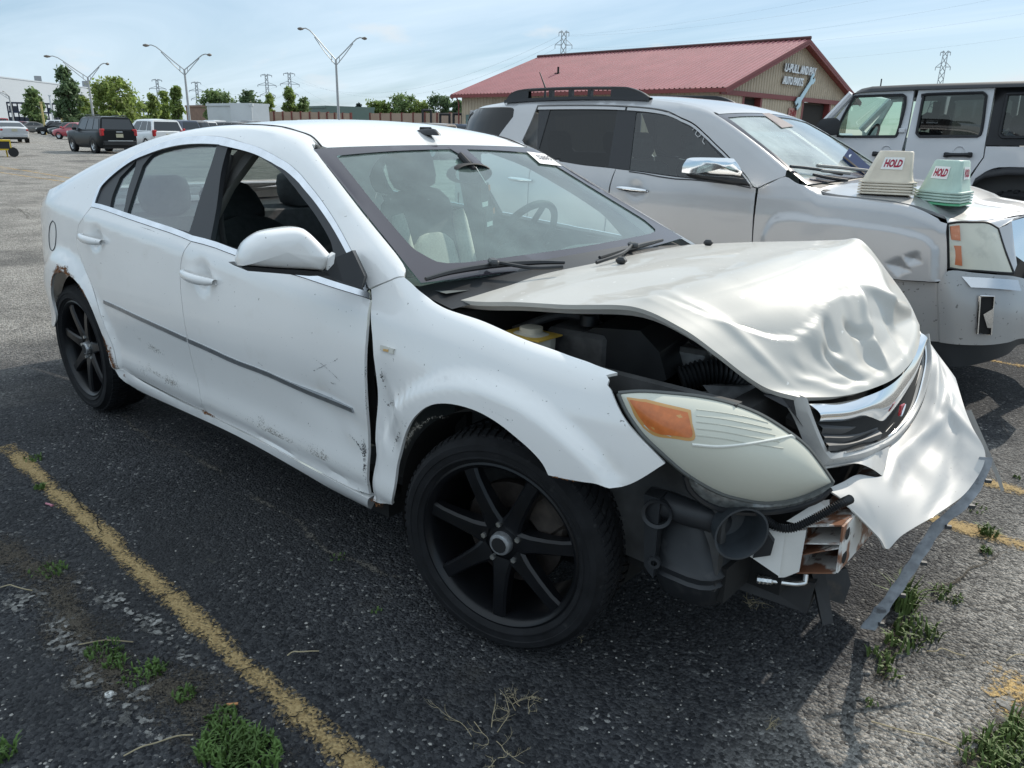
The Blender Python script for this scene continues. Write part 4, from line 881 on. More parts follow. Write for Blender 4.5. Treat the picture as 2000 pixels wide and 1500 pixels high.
Zs = table([(-2.47, .985), (-2.1, 1.05), (-1.85, 1.078), (-1.7, 1.115), (-1.27, 1.268), (-.81, 1.388), (-.43, 1.433), (-.1, 1.437), (.1, 1.42), (.297, 1.373), (.70, 1.176), (1.06, 1.003), (1.17, .966), (1.33, .948), (1.48, .928), (1.62, .914), (1.77, .90), (1.95, .87), (2.3, .80)])
Wl = table([(.20, .80), (.235, .846), (.27, .868), (.305, .874), (.325, .868), (.345, .879), (.385, .884), (.45, .8775), (.53, .882), (.63, .892), (.72, .893), (.80, .886)])
def zbelt(x): return .96+(.95-x)*.055
def taper(x):
    if x > 1.45: return .36*((x-1.45)/.85)**2
    if x < -1.45: return .33*((-1.45-x)/1.0)**2
    return 0.
def sst(a, b, x):
    t = min(1, max(0, (x-a)/(b-a))); return t*t*(3-2*t)
def Wid(x, z):
    zb = zbelt(x); za = min(.80, zb-.13)
    if z <= za: w = float(Wl(z*(.8/za) if z > .6 else z))
    else: w = float(np.interp(z, (za, zb-.05, zb, zb+.1, zb+.7), (.886, .861, .838, .787, .475)))
    if z < .95:
        for cxw in (1.426, -1.426):
            d = math.hypot(x-cxw, z-.335); w += .026*sst(.505, .462, d)
    return w-taper(x)
def rad(x): return float(np.interp(x, (-2.5, -1.7, -1.2, .2, .35, 1.0, 1.15, 2.3), (.07, .075, .07, .055, .032, .032, .05, .05)))
def prof(x):
    zs = float(Zs(x)); r = rad(x); z1 = zs-r; w1 = Wid(x, z1); k = (Wid(x, z1-.03)-w1)/.03
    k = max(.1, min(.6, k)); return zs, r, z1, w1, k, w1-k*r-r
def crown(x): return float(np.interp(x, (-2.4, -1.8, -1.2, -.9, .1, .3, 1.2), (.02, .025, .03, .035, .035, .025, .04)))
def fside(u, v):
    zs, r, z1, w1, k, ye = prof(u)
    if v <= 1.2:
        z = .20+(z1-.20)*v/1.2; return (u, -Wid(u, z), z)
    if v <= 1.28:
        t = (v-1.2)/.08; p1 = w1-k*r
        y = (1-t)**2*w1+2*t*(1-t)*p1+t*t*ye; z = (1-t)**2*z1+2*t*(1-t)*zs+t*t*zs; return (u, -y, z)
    s = (v-1.28)/.55; return (u, -ye*(1-s), zs+crown(u)*(1-(1-s)**2))
def ftop(u, w):
    zs, r, z1, w1, k, ye = prof(u); return (u, w*ye, zs+crown(u)*(1-w*w))
side = Surf(fside, -2.46, 2.28, 160, 0, 1.83, 90); side.out = (0, -1, .3)
top = Surf(ftop, -2.45, 1.25, 120, -1, 1, 40); top.out = (.2, 0, 1)
def vz(x, z):
    zs, r, z1, *_ = prof(x); return 1.2*(z-.20)/(z1-.20)

car = thing('wrecked_sedan', 'white four-door sedan with crushed hood, torn front bumper and black wheels', 'car', (0, 0, 0))

CHR = [(721, 564), (695, 506), (660, 440), (625, 387), (590, 344), (555, 314), (520, 295), (485, 281), (436, 268), (400, 266), (365, 268), (330, 275), (295, 288), (260, 305), (225, 331), (197, 359), (185, 384), (179, 403)]
BELT = [(179, 404), (239, 423), (295, 442), (374, 471), (466, 501), (530, 522), (596, 543), (660, 564), (723, 584)]
RDR = [(164, 423), (153, 440), (149, 468), (153, 490), (163, 518), (177, 556), (191, 597), (212, 652), (225, 694), (231, 718)]
ARR = [(222, 722), (212, 692), (202, 660), (190, 630), (180, 605), (168, 579), (157, 560), (145, 546), (132, 536), (120, 531), (110, 532), (103, 539), (100, 555), (100, 575), (103, 592), (109, 618)]
frame_out = CHR+RDR+ARR+[('p', -1.735, vz(-1.735, .40)), ('p', -2.0, vz(-2.0, .38)), ('p', -2.44, vz(-2.44, .40)), ('p', -2.45, .8), ('p', -2.45, 1.2), ('p', -2.44, 1.31), ('p', -2.2, 1.32), ('p', -1.85, 1.32), ('p', -1.70, 1.31), ('p', -1.3, 1.296), ('p', -1.0, 1.312), ('p', -.6, 1.3185), ('p', 0., 1.3185), ('p', .27, 1.305), ('p', .312, 1.286), ('p', .7, 1.2835), ('p', .95, 1.283), (790, 540), (757, 549), (725, 562)]
frame = skin('side_frame', side, frame_out, white, car, step=.045, t=.012, gap=.001)
def bump2(c, r, d):
    c = np.array(c)
    def f(p):
        q = ((p[0]-c[0])/r[0])**2+((p[1]-c[1])/r[1])**2
        return -d*max(0, 1-q)**1.5 if q < 1 else 0
    return f
hr = side.hit(187, 462); hf_ = side.hit(396, 535)
# doors
SEAM = [(372, 473), (362, 487), (354, 510), (352, 547), (357, 605), (366, 660), (377, 712), (390, 767), (394, 786), (398, 802)]
rdoor = skin('rear_door', side, BELT[:4]+SEAM[1:]+[(366, 788), (320, 765), (280, 745), (250, 730), (234, 722)]+RDR[::-1], white, car, step=.028, gap=.0022, fn=bump2(hr+np.array([.0, -.01]), (.07, .058), .030))
FEDGE = [(724, 588), (718, 625), (714, 678), (713.5, 755), (716, 800), (719, 860), (722, 966)]
fd_dent = side.hit(640, 800)
def fdfn(p):
    d = bump2(hf_+np.array([.0, -.01]), (.07, .058), .030)(p)
    q = p-side_pts['dent']; d += -.012*math.exp(-((q[0])/.16)**2-((q[1])/.09)**2)+.006*math.exp(-((q[0]-.12)/.05)**2-((q[1]+.05)/.05)**2)
    return d
side_pts = {'dent': fd_dent}
fdoor = skin('front_door', side, BELT[3:]+FEDGE+[(680, 951), (606, 912), (540, 877), (494, 852), (440, 826), (403, 806)]+SEAM[::-1][:-1], white, car, step=.028, gap=.0022, fn=fdfn)
rocker = skin('rocker_panel', side, [(226, 722), (231, 721), (280, 746), (366, 790), (403, 808), (494, 854), (606, 914), (680, 953), (720, 974), (724, 998), (660, 962), (583, 918), (466, 853), (357, 802), (280, 767), (245, 748)], white, car, step=.03, gap=.001, t=.03)
# front fender
FTOP = [(725, 565), (757, 551), (790, 542), (803, 553), (818, 567), (840, 584), (866, 601), (905, 615), (947, 629), (1027, 664), (1075, 681), (1115, 696), (1145, 706), (1171, 716), (1206, 728)]
FFR = [(1184, 733), (1190, 742), (1186, 752), (1196, 766), (1206, 793), (1220, 818), (1244, 849), (1272, 877), (1299, 905), (1255, 933), (1222, 949), (1192, 953), (1164, 945), (1136, 941), (1097, 934), (1071, 928)]
FAR = [(1059, 905), (1038, 881), (1010, 856), (975, 828), (940, 807), (905, 794), (870, 788), (842, 791), (820, 804), (800, 828), (784, 868), (774, 912), (768, 960), (766, 986)]
FRE = [(728, 977), (731, 920), (732, 860), (732, 792), (731, 740), (728, 680), (725, 632), (726, 588)]
fen_c = side.hit(752, 800)
def fenfn(p):
    q = p-fen_c
    return -.020*math.exp(-(q[0]/.07)**2-(q[1]/.17)**2)+.010*math.exp(-((q[0]-.05)/.035)**2-((q[1]-.08)/.05)**2)-.008*math.exp(-((q[0]-.03)/.03)**2-((q[1]+.12)/.06)**2)
fender = skin('front_fender', side, FTOP+FFR+FAR+FRE, white, car, step=.025, gap=.0, t=.010, fn=fenfn)
rbump = skin2('rear_bumper', side, np.array([(-2.15, vz(-2.15, .372)), (-2.44, vz(-2.44, .385)), (-2.44, .22), (-2.28, .20)]), white, car)
# mirrored flank
for o in (frame, rdoor, fdoor, rocker, fender, rbump): mirror(o)
# roof, glass, deck
ditch = .925
def ftline(n=14, s=1): return [np.array([.318+.03*(1-w*w), w]) for w in np.linspace(-.985*s, .985*s, n)]
roof = skin2('roof_panel', top, np.array([[.30, -ditch]]+[[.31+.03*(1-w*w), w] for w in np.linspace(-.9, .9, 13)]+[[.30, ditch], [-.3, ditch], [-.98, ditch], [-1.02, .8], [-1.06, 0], [-1.02, -.8], [-.98, -ditch], [-.3, -ditch]]), white, car, step=.06, t=.02)
mirror(G().tube([fside(u, 1.3185) for u in np.linspace(-1.0, .30, 40)], .0032, 6).build('roof_ditch_strip', rubber, car))
wsg = glass('windshield_glass', (.62, .78, .74), .03, film=.16, filmcol=(.44, .60, .57))
cowl_u = lambda w: 1.045+.085*(1-w*w)
WSO = [[.318+.03*(1-w*w), w] for w in np.linspace(-.995, .995, 16)]+[[cowl_u(w), w] for w in np.linspace(.995, -.995, 16)]
ws = skin2('windshield', top, np.array(WSO), wsg, car, step=.06, off=-.004, t=0)
def insetws(a, b, c):
    return np.array(smoothpoly([[.322+a+.03, -.97+c], [.352+a, -.6], [.352+a, 0], [.352+a, .6], [.352+a, .97-c], [.45, .975-c], [.8, .975-c*.9], [cowl_u(.9)-b-.05, .96-c], [cowl_u(.7)-b, .72], [cowl_u(0)-b, 0], [cowl_u(.7)-b, -.72], [cowl_u(.9)-b-.05, -.96+c], [.8, -.975+c*.9], [.45, -.975+c]], True, 4, 60))
frit = mat('glass_frit', (.055, .05, .06), .12)
skin2('windshield_border', top, np.array(WSO), frit, car, [insetws(.025, .075, .085)], .05, .001, 0)
pq = [top.hit(*q) for q in ((874, 288), (907, 288), (944, 322), (931, 323))]
skin2('sensor_shade', top, np.array(pq), frit, car, (), .05, .0015, 0)
rg = glass('rear_glass', (.5, .58, .56), .02)
skin2('rear_window', top, np.array([[-1.06, -.86], [-1.10, 0], [-1.06, .86], [-1.7, .9], [-1.76, 0], [-1.7, -.9]]), rg, car, step=.08, t=0)
skin2('trunk_lid', top, np.array([[-1.74, -.93], [-1.79, 0], [-1.74, .93], [-2.43, .93], [-2.43, -.93]]), white, car, step=.08)
ga = G(); ga.grid([[fside(-2.448, v) for v in np.linspace(.25, 1.83, 24)], [(-2.47, a[1]*.97, a[2]) for a in [fside(-2.45, v) for v in np.linspace(.25, 1.83, 24)]]]); ga.grid([[(-2.47, a[1]*.97, a[2]) for a in [fside(-2.45, v) for v in np.linspace(.25, 1.83, 24)]], [(-2.47, -a[1]*.97, a[2]) for a in [fside(-2.45, v) for v in np.linspace(.25, 1.83, 24)]]])
ga.build('tail_panel', white, car)
# sticker in the windshield's far upper corner, with its number
pap = mat('sticker_paper', (.82, .82, .80), .6); ink = mat('ink_grey', (.10, .10, .13), .7)
sq = [top.hit(*q) for q in ((1028, 297), (1066, 294), (1100, 319), (1054, 320))]
stk = skin2('windshield_sticker', top, np.array(sq), pap, car, (), .05, .003, 0)
def text_on(s, name, p0, pr, pu, h, m, parent, depth=.0004, bold=0., wid=None, font_sx=1.0):
    """lettering as mesh: p0 lower-left corner, pr reading direction, pu up direction"""
    c = bpy.data.curves.new('t', 'FONT'); c.body = s; c.size = 1; c.extrude = 0; c.offset = bold; c.resolution_u = 2
    o = bpy.data.objects.new('t', c); COL.objects.link(o); dg = bpy.context.evaluated_depsgraph_get(); me = bpy.data.meshes.new_from_object(o.evaluated_get(dg))
    bpy.data.objects.remove(o); bpy.data.curves.remove(c)
    V = np.array([v.co[:] for v in me.vertices]); F = [tuple(p.vertices) for p in me.polygons]; bpy.data.meshes.remove(me)
    V[:, :2] -= V[:, :2].min(0); hh = V[:, 1].max(); ww = V[:, 0].max()
    pr = np.array(pr, float); pr /= np.linalg.norm(pr); pu = np.array(pu, float); pu /= np.linalg.norm(pu); n = np.cross(pr, pu)
    sx = (wid/ww) if wid else h/hh*font_sx
    X = np.array(p0)+V[:, :1]*sx*pr+V[:, 1:2]*(h/hh)*pu+n*depth
    return mk(name, X, F, m, parent, None)
a, b, c_, d_ = [np.array(top.f(*q)) for q in sq]
text_on('52895', 'sticker_number', d_+(a-d_)*.35+(c_-d_)*.22+np.array([0, 0, .006]), c_-d_, a-d_, np.linalg.norm(a-d_)*.38, ink, car, wid=np.linalg.norm(c_-d_)*.6, bold=.02)
# day-light openings: dark surround, panes
qg = [(213, 403), (218, 380), (232, 346), (264, 313), (258, 335), (246, 372), (239, 411)]
rgp = [(246, 416), (260, 371), (277, 322), (296, 301), (330, 289), (382, 283), (420, 284), (407, 325), (386, 388), (367, 451), (295, 432)]
fop = [(442, 288), (470, 292), (501, 305), (540, 331), (575, 370), (610, 416), (636, 459), (646, 486), (655, 548), (600, 530), (530, 507), (470, 487), (409, 467), (421, 405), (430, 335)]
dlo = CHR[1:-1]+BELT[:-1]
surround = skin('window_surround', side, [(700, 520)]+CHR[2:-1]+[(182, 402)]+BELT[1:-1]+[(714, 572)], mat('window_trim_black', (.022, .023, .026), .45), car, holes=(qg, rgp, fop), step=.05, off=-.006, t=.02, gap=.003)
pane = glass('side_glass', (.62, .80, .78), .02, film=.05, filmcol=(.42, .52, .58), ior=1.75)
rp = skin('rear_door_window', side, rgp, pane, car, off=-.014, t=0, gap=-.004)
qp = skin('quarter_window', side, qg, pane, car, off=-.014, t=0, gap=-.004)
def strip(name, surf, path, wid_, m, off=.002, t=.006, k=4):
    """band laid along a traced line; wid_ on the left of its direction (negative: right)"""
    P = dedupe(smoothpoly(surf.path(path), False, k, 60)); d = np.gradient(P, axis=0); n = np.c_[-d[:, 1], d[:, 0]]/(np.linalg.norm(d, axis=1)[:, None]+1e-9)
    return skin2(name, surf, np.r_[P, (P+n*wid_)[::-1]], m, car, (), .2, off, t, 30)
s1 = strip('window_trim', side, CHR[:9], .026, trimc); s2 = strip('window_trim', side, CHR[8:], .024, trimc)
b1 = strip('belt_trim', side, BELT[:4], .020, trimc, .004); b2 = strip('belt_trim', side, BELT[3:], .020, trimc, .004)
o1 = strip('side_molding', side, [(203, 586), (260, 612), (320, 639), (364, 659)], -.019, moldm, .004, .012)
o2 = strip('side_molding', side, [(368, 661), (470, 706), (580, 752), (688, 797)], -.019, moldm, .004, .012)
for o in (surround, rp, qp, s1, s2, b1, b2, o1, o2): mirror(o)
# door handles
def handle(p0, p1, parent):
    A = np.array(fside(*side.hit(*p0))); B = np.array(fside(*side.hit(*p1))); g = G(); L = np.linspace(0, 1, 9)
    pts = [A+(B-A)*t+np.array([0, -.008-.034*math.sin(math.pi*min(1, max(0, t)))**.6, 0]) for t in L]
    P = []
    for t, p in zip(L, pts):
        hh = .019*(.55+.45*math.sin(math.pi*t)**.5); ring = []
        for j in range(10):
            a_ = 2*math.pi*j/10; ring.append((p[0], p[1]+.012*math.cos(a_), p[2]+hh*math.sin(a_)))
        P.append(ring+[ring[0]])
    g.grid(P); return g.build('handle', white, parent, 60)
h1 = handle((163, 459), (203, 473), rdoor); h2 = handle((361, 530), (424, 551), fdoor)
for h in (h1, h2):
    x = mirror(h, car)
# fuel door line, side marker on the fender
fl = smoothpoly([(98, 440), (103, 431), (108, 438), (110, 456), (108, 480), (103, 490), (98, 484), (96, 462)], True, 4)
g = G(); g.tube([np.array(fside(*side.hit(*q)))+np.array([0, -.001, 0]) for q in fl]+[np.array(fside(*side.hit(*fl[0])))+np.array([0, -.001, 0])], .0022, 5); g.build('fuel_door_seam', mat('seam_dark', (.10, .10, .10), .8), car)
lens = mat('clear_lens', (.55, .53, .47), .08, coat=.5)
skin('side_marker', side, [(745, 673), (772, 681), (770, 693), (744, 685)], lens, car, off=.006, t=.008)
skin('side_marker_bulb', side, [(751, 680), (763, 682), (762, 689), (751, 687)], mat('marker_amber', (.55, .33, .12), .3), car, off=.0075, t=.002)
# door mirror
def mir():
    n = 26; O = smoothpoly([(468, 521), (469, 505), (480, 481), (500, 464), (520, 455), (560, 448), (590, 447), (607, 455), (628, 475), (648, 497), (655, 505), (636, 530), (590, 527), (530, 524), (478, 520)], True, 3, 45)
    X = [at(q[0], q[1], y=-1.0) for q in O]
    tt = [(q[0]-468)/187 for q in O]
    X = np.array([at(q[0], q[1], y=-1.135+.205*t) for q, t in zip(O, tt)]); c = X.mean(0)
    g = G(); rows = []
    for s_, dx in ((0., .030), (.45, .028), (.75, .020), (.93, .004), (1.0, -.03), (.99, -.075), (.93, -.095)):
        rows.append([c+(p-c)*s_+np.array([dx*.9, -.3*dx, 0]) for p in list(X)+[X[0]]])
    g.grid(rows); m = g.build('mirror_shell', white, car, 60)
    lo = [(468, 520), (478, 519), (530, 523), (590, 526), (636, 530), (640, 536), (600, 537), (530, 531), (480, 527)]
    Y = np.array([at(q[0], q[1], y=-1.135+.205*(q[0]-468)/187)+np.array([.01, 0, -.002]) for q in lo]); g = G(); g.prism([tuple(p) for p in Y], (-.11, .02, 0)); g.build('mirror_base', black, car)
    # arm into the sail panel
    A = [(628, 534), (655, 503), (688, 489), (712, 540), (706, 563), (670, 551)]
    ya = [-.95, -.94, -.845, -.865, -.885, -.92]
    P = [at(q[0], q[1], y=y) for q, y in zip(A, ya)]; g = G(); g.prism([tuple(p) for p in P], (-.05, .05, -.01)); g.build('mirror_arm', black, car, 20)
    Gs = [(640, 505), (655, 495), (652, 515), (640, 528)]
    g = G(); g.prism([tuple(at(q[0], q[1], y=-.955)) for q in Gs], (-.03, .01, 0)); g.build('mirror_neck', white, car, 20)
    g = G(); ctr = c+np.array([-.085, .02, 0]); g.grid([[ctr+(p-c)*s_*.88 for p in list(X)+[X[0]]] for s_ in (0., 1.)]); g.build('mirror_glass', chrome, car)
mir()
# the far door mirror, seen through the windshield: same pieces on the other flank
for ch in [c for c in car.children if c.name.split('.')[0] in ('mirror_shell', 'mirror_base', 'mirror_arm')]: mirror(ch).location = (-.05, -.06, -.10)

# ------------------------------------------------------------------ wheels
tyrem = mat('tyre_rubber', (.010, .0105, .012), .75, spec=.3, noise=(20, .3), bump=(90, .25, .002), dirt=[(30, .66, (.05, .05, .05), .1, .5)])
rimm = mat('black_alloy', (.006, .0065, .008), .36, spec=.35, coat=.12, coatr=.15, noise=(14, .3))
discm = mat('brake_disc', (.06, .05, .045), .5, metal=.7, noise=(30, .3))
def wheel_parts(tw=.225, rt=.333, rl=.247):
    """geometry in local space: hub at origin, outer face towards -y"""
    o = {}
    ax = (0, -1, 0); h = tw/2
    g = G()
    pr = [(rl-.012, h-.022), (rl+.004, h-.010), (rl+.012, h-.004), (rl+.016, h-.001), (rl+.018, h+.003), (rl+.021, h+.003), (rl+.023, h), (rl+.040, h+.001), (rl+.042, h+.0035), (rl+.058, h+.002), (rl+.060, h-.001), (rt-.022, h-.010), (rt-.010, h-.022), (rt-.006, h-.034), (rt-.006, -h+.034), (rt-.012, -h+.02), (rl+.04, -h), (rl, -h+.012)]
    g.lathe(pr, (0, 0, 0), ax, 84); o['tyre'] = g
    g = G()
    for k in range(76):     # tread blocks: shoulder ribs and slanted sipes
        a0 = 2*math.pi*k/76
        for row, (y0, y1, sk, ww) in enumerate(((h-.019, h-.050, .018, .62), (h-.056, h-.095, .05, .6), (-h+.095, -h+.056, -.05, .6), (-h+.05, -h+.019, -.018, .62))):
            V = []
            for rr in (rt-.0065, rt):
                for yy, s_ in ((y0, 0), (y1, sk)):
                    for da in (-.5, .5):
                        a = a0+s_+da*ww*2*math.pi/76+(.02 if row % 2 else 0); q = rr-(.006 if abs(yy) > h-.03 else 0)
                        V.append((q*math.cos(a), -yy, q*math.sin(a)))
            g.add(V, [(0, 1, 3, 2), (4, 6, 7, 5), (0, 4, 5, 1), (2, 3, 7, 6), (0, 2, 6, 4), (1, 5, 7, 3)])
    o['tread'] = g
    g = G()
    g.lathe([(rl-.028, -h+.01), (rl-.022, h-.06), (rl-.018, h-.028), (rl-.010, h-.012), (rl-.002, h-.007), (rl+.004, h-.009), (rl+.003, h-.018)], (0, 0, 0), ax, 84); o['rim'] = g
    g = G()
    for k in range(7):      # tapered spokes: raised back, bevelled flanks, scooped towards the hub
        a = math.pi/2+2*math.pi*(k+.5)/7; c, s_ = math.cos(a), math.sin(a); rows = []
        for r_, w_, y_, dp in ((.048, .040, h-.036, .05), (.075, .031, h-.030, .05), (.10, .026, h-.027, .045), (.15, .0225, h-.022, .040), (.20, .0215, h-.019, .034), (rl-.014, .0235, h-.021, .03)):
            row = []
            for tx, yy in ((-1, y_-dp), (-1, y_-.008), (-.72, y_), (.72, y_), (1, y_-.008), (1, y_-dp), (-1, y_-dp)): row.append((c*r_-s_*tx*w_, -yy, s_*r_+c*tx*w_))
            rows.append(row)
        g.grid(rows)
    g.lathe([(0, h-.04), (.052, h-.04), (.060, h-.043), (.072, h-.048), (.078, h-.075), (.078, h-.11)], (0, 0, 0), ax, 40); o['spokes'] = g
    g = G()
    g.lathe([(0, h-.018), (.022, h-.018), (.031, h-.021), (.034, h-.028), (.034, h-.04)], (0, 0, 0), ax, 32); o['centre_cap'] = g
    g = G()
    for k in range(5):
        a = math.pi/2+2*math.pi*(k+.12)/5; p = (.058*math.cos(a), -(h-.055), .058*math.sin(a)); q = (.058*math.cos(a), -(h-.030), .058*math.sin(a)); g.cyl(p, q, .0085, .0075, 6)
    o['lug_nuts'] = g
    g = G(); g.lathe([(.05, h-.11), (.155, h-.11), (.157, h-.115), (.157, h-.135), (.05, h-.135)], (0, 0, 0), ax, 48); o['brake_disc'] = g
    g = G(); g.box((.105, -(h-.112), .085), (.10, .07, .12), ry=-R(45), bev=.015); g.box((.145, -(h-.11), .03), (.05, .05, .10), ry=R(10), bev=.012); o['brake_caliper'] = g
    return o
WP = wheel_parts()
def put_wheel(loc, steer=0, flip=False, camber=0):
    e = bpy.data.objects.new('wheel', None); COL.objects.link(e); e.parent = car; e.location = loc; e.rotation_euler = (camber, 0, steer+(math.pi if flip else 0))
    for nm, m in (('tyre', tyrem), ('tread', tyrem), ('rim', rimm), ('spokes', rimm), ('centre_cap', mat('cap_silver', (.40, .41, .42), .35, metal=.7, noise=(60, .3))), ('brake_disc', discm), ('brake_caliper', mat('caliper_rust', (.045, .036, .030), .7, noise=(30, .4)))):
        p = WP[nm].build(nm, m, e, 35, False)
        if nm == 'tread': p['kind'] = 'stuff'
    for k in range(5):
        a = math.pi/2+2*math.pi*(k+.12)/5; h = .1125; g = G(); g.cyl((.058*math.cos(a), -(h-.055), .058*math.sin(a)), (.058*math.cos(a), -(h-.028), .058*math.sin(a)), .0095, .008, 6); g.build('lug_nut', steel, e, 30, False)
    g = G(); g.lathe([(0, .1125-.0172), (.0235, .1125-.0176)], (0, 0, 0), (0, -1, 0), 13); g.build('worn_cap_decal', rubber, e, 30, False)
    return e
put_wheel((1.426, -.765, .335), .208); put_wheel((-1.426, -.765, .335), 0)
put_wheel((1.426, .765, .335), .208, True); put_wheel((-1.426, .765, .335), 0, True)
# wheel housings
for sx in (1.426, -1.426):
    for sy in (-1, 1):
        g = G(); rows = []
        for yy in ((.865 if sx > 0 else .825), .80, .60, .50):
            rows.append([(sx+(.382 if sx > 0 else .372)*math.cos(a), sy*yy, .335+.385*math.sin(a)) for a in np.linspace(.95 if sx > 0 else .15, math.pi+(.35 if sx > 0 else -.15), 28)])
        g.grid(rows); g.grid([rows[-1], [(sx, sy*.5, .3)]*28]); g.build('wheel_well_liner', mat('liner', (.009, .0085, .008), .9, noise=(14, .4)), car)
# floor pan and sills
g = G(); g.box((.1, 0, .25), (3.2, 1.22, .10)); g.box((-.05, 0, .23), (1.9, 1.60, .06)); g.build('underbody', dark, car)

# ------------------------------------------------------------------ rust, scuffs and scratches on the near flank
def decal(name, px, hw, m, off=.0012, surf=side, n=None):
    P = dedupe(smoothpoly(surf.path(px), False, 5, 60)); d = np.gradient(P, axis=0); nn = np.c_[-d[:, 1], d[:, 0]]/(np.linalg.norm(d, axis=1)[:, None]+1e-9); V = []; E_ = []; rs = np.random.RandomState(len(px)+int(px[0][0])); ofs = (-1, -.5, 0, .5, 1)
    for i, p in enumerate(P):
        w = hw*(1+.35*rs.uniform(-1, 1)); endf = min(1, min(i, len(P)-1-i)/4)
        for o in ofs: q = p+nn[i]*o*w; x = np.array(surf.f(*q)); V.append(x+np.array([0, -off-(.02 if False else 0), 0])); E_.append(max(abs(o), 1-endf))
    F = [(i*5+j, i*5+j+1, i*5+j+6, i*5+j+5) for i in range(len(P)-1) for j in range(4)]
    o = mk(name, V, F, m, car, None); a = o.data.attributes.new('edge', 'FLOAT', 'POINT'); a.data.foreach_set('value', E_); return o
rustw = wornmat('rust_worn', (.10, .035, .012), (.26, .115, .045), 22., .36, .46, .26, fine=260, bumpd=.001)
scuf = wornmat('scuff_black', (.02, .02, .022), (.09, .088, .085), 16., .45, .56, .22, rough=.7, fine=300, bumpd=.0003)
dirtw = wornmat('road_dirt', (.20, .18, .15), (.34, .31, .27), 9., .50, .66, .25, rough=.8, fine=300, bumpd=.0002)
for px, hw in (([(100, 566), (102, 543), (112, 530), (130, 533), (148, 545)], .014), ([(102, 536), (110, 527), (122, 524), (138, 531)], .024), ([(150, 550), (163, 570), (172, 588)], .008), ([(204, 664), (214, 692), (224, 716), (229, 721)], .024), ([(196, 645), (204, 664), (212, 690)], .010), ([(392, 800), (408, 808), (426, 816)], .010), ([(232, 724), (246, 738)], .006), ([(1074, 929), (1100, 935), (1134, 941)], .005), ([(722, 974), (735, 982), (750, 988)], .010)): decal('rust_stain', px, hw, rustw)
for px, hw in (([(704, 838), (712, 900), (718, 955)], .020), ([(672, 838), (700, 868), (716, 905)], .016), ([(716, 700), (715, 780), (718, 850)], .006), ([(742, 700), (748, 742), (760, 770)], .014), ([(744, 770), (758, 792), (775, 786)], .012), ([(770, 880), (778, 850), (795, 818)], .010), ([(764, 905), (768, 880), (774, 862)], .008), ([(955, 800), (985, 815), (1008, 833)], .005), ([(694, 948), (708, 962), (719, 968)], .010)): decal('scuff_mark', px, hw, scuf)
for px, hw in (([(608, 727), (630, 716), (648, 706)], .0035), ([(640, 712), (655, 704), (662, 698)], .003), ([(495, 704), (508, 710), (515, 716)], .003), ([(250, 440), (285, 446), (325, 463)], .002), ([(86, 512), (98, 528), (106, 538)], .002), ([(640, 745), (660, 752)], .004), ([(700, 755), (712, 768)], .004), ([(1105, 722), (1120, 729)], .0015), ([(600, 690), (640, 720), (680, 760)], .0015)): decal('scratch_mark', px, hw, MATS['scuff_black'])
for px, hw in (([(236, 690), (330, 745), (392, 778)], .09), ([(408, 785), (520, 840), (640, 900), (712, 930)], .10), ([(230, 640), (300, 680), (370, 720)], .06), ([(780, 905), (800, 850), (850, 815), (930, 825)], .02)): decal('dirt_film', px, hw, dirtw, .0009)
# ------------------------------------------------------------------ crushed front end
def P3(pts):
    return [at(p[0], p[1], y=p[2]) if len(p) == 3 else at(p[0], p[1], z=p[3]) for p in pts]
HN = P3([(857, 581, -.70), (930, 589, -.70), (1010, 590, -.69), (1100, 595, -.675), (1235, 600, -.66), (1330, 640, -.63), (1400, 689, -.60), (1450, 728, -.57), (1500, 759, -.53), (1562, 776, -.47)])
HF = P3([(1344, 478, .68), (1460, 473, .66), (1560, 471, .64), (1640, 469, .62), (1684, 471, .6), (1740, 540, .56), (1775, 590, .5), (1796, 635, .44)])
HR = P3([(857, 581, -.70), (940, 556, 0, .975), (1100, 526, 0, 1.005), (1280, 489, 0, 1.01), (1344, 478, .68)])
HFr = P3([(1562, 776, -.47), (1640, 774, -.33), (1700, 760, -.2), (1750, 737, -.05), (1783, 703, .14), (1796, 668, .30), (1796, 635, .44)])
NU, NV = 130, 130
HG = coons(HR, HFr, HFr, HN, NU, NV) if False else None
def coons2(rear, front, near, far, nu, nv):
    b = cr1(rear, nu); t = cr1(front, nu); l = cr1(near, nv); r = cr1(far, nv); P = np.zeros((nv, nu, 3))
    U = np.linspace(0, 1, nu)[None, :, None]; Vv = np.linspace(0, 1, nv)[:, None, None]
    return (1-Vv)*b[None]+Vv*t[None]+(1-U)*l[:, None]+U*r[:, None]-((1-U)*(1-Vv)*b[0]+U*(1-Vv)*b[-1]+(1-U)*Vv*t[0]+U*Vv*t[-1])
HG = coons2(HR, HFr, HN, HF, NU, NV)
uu = np.linspace(0, 1, NU)[None, :]; vv = np.linspace(0, 1, NV)[:, None]
HG[:, :, 2] += .030*np.sin(math.pi*uu)*np.sin(math.pi*np.clip(vv*1.05, 0, 1))
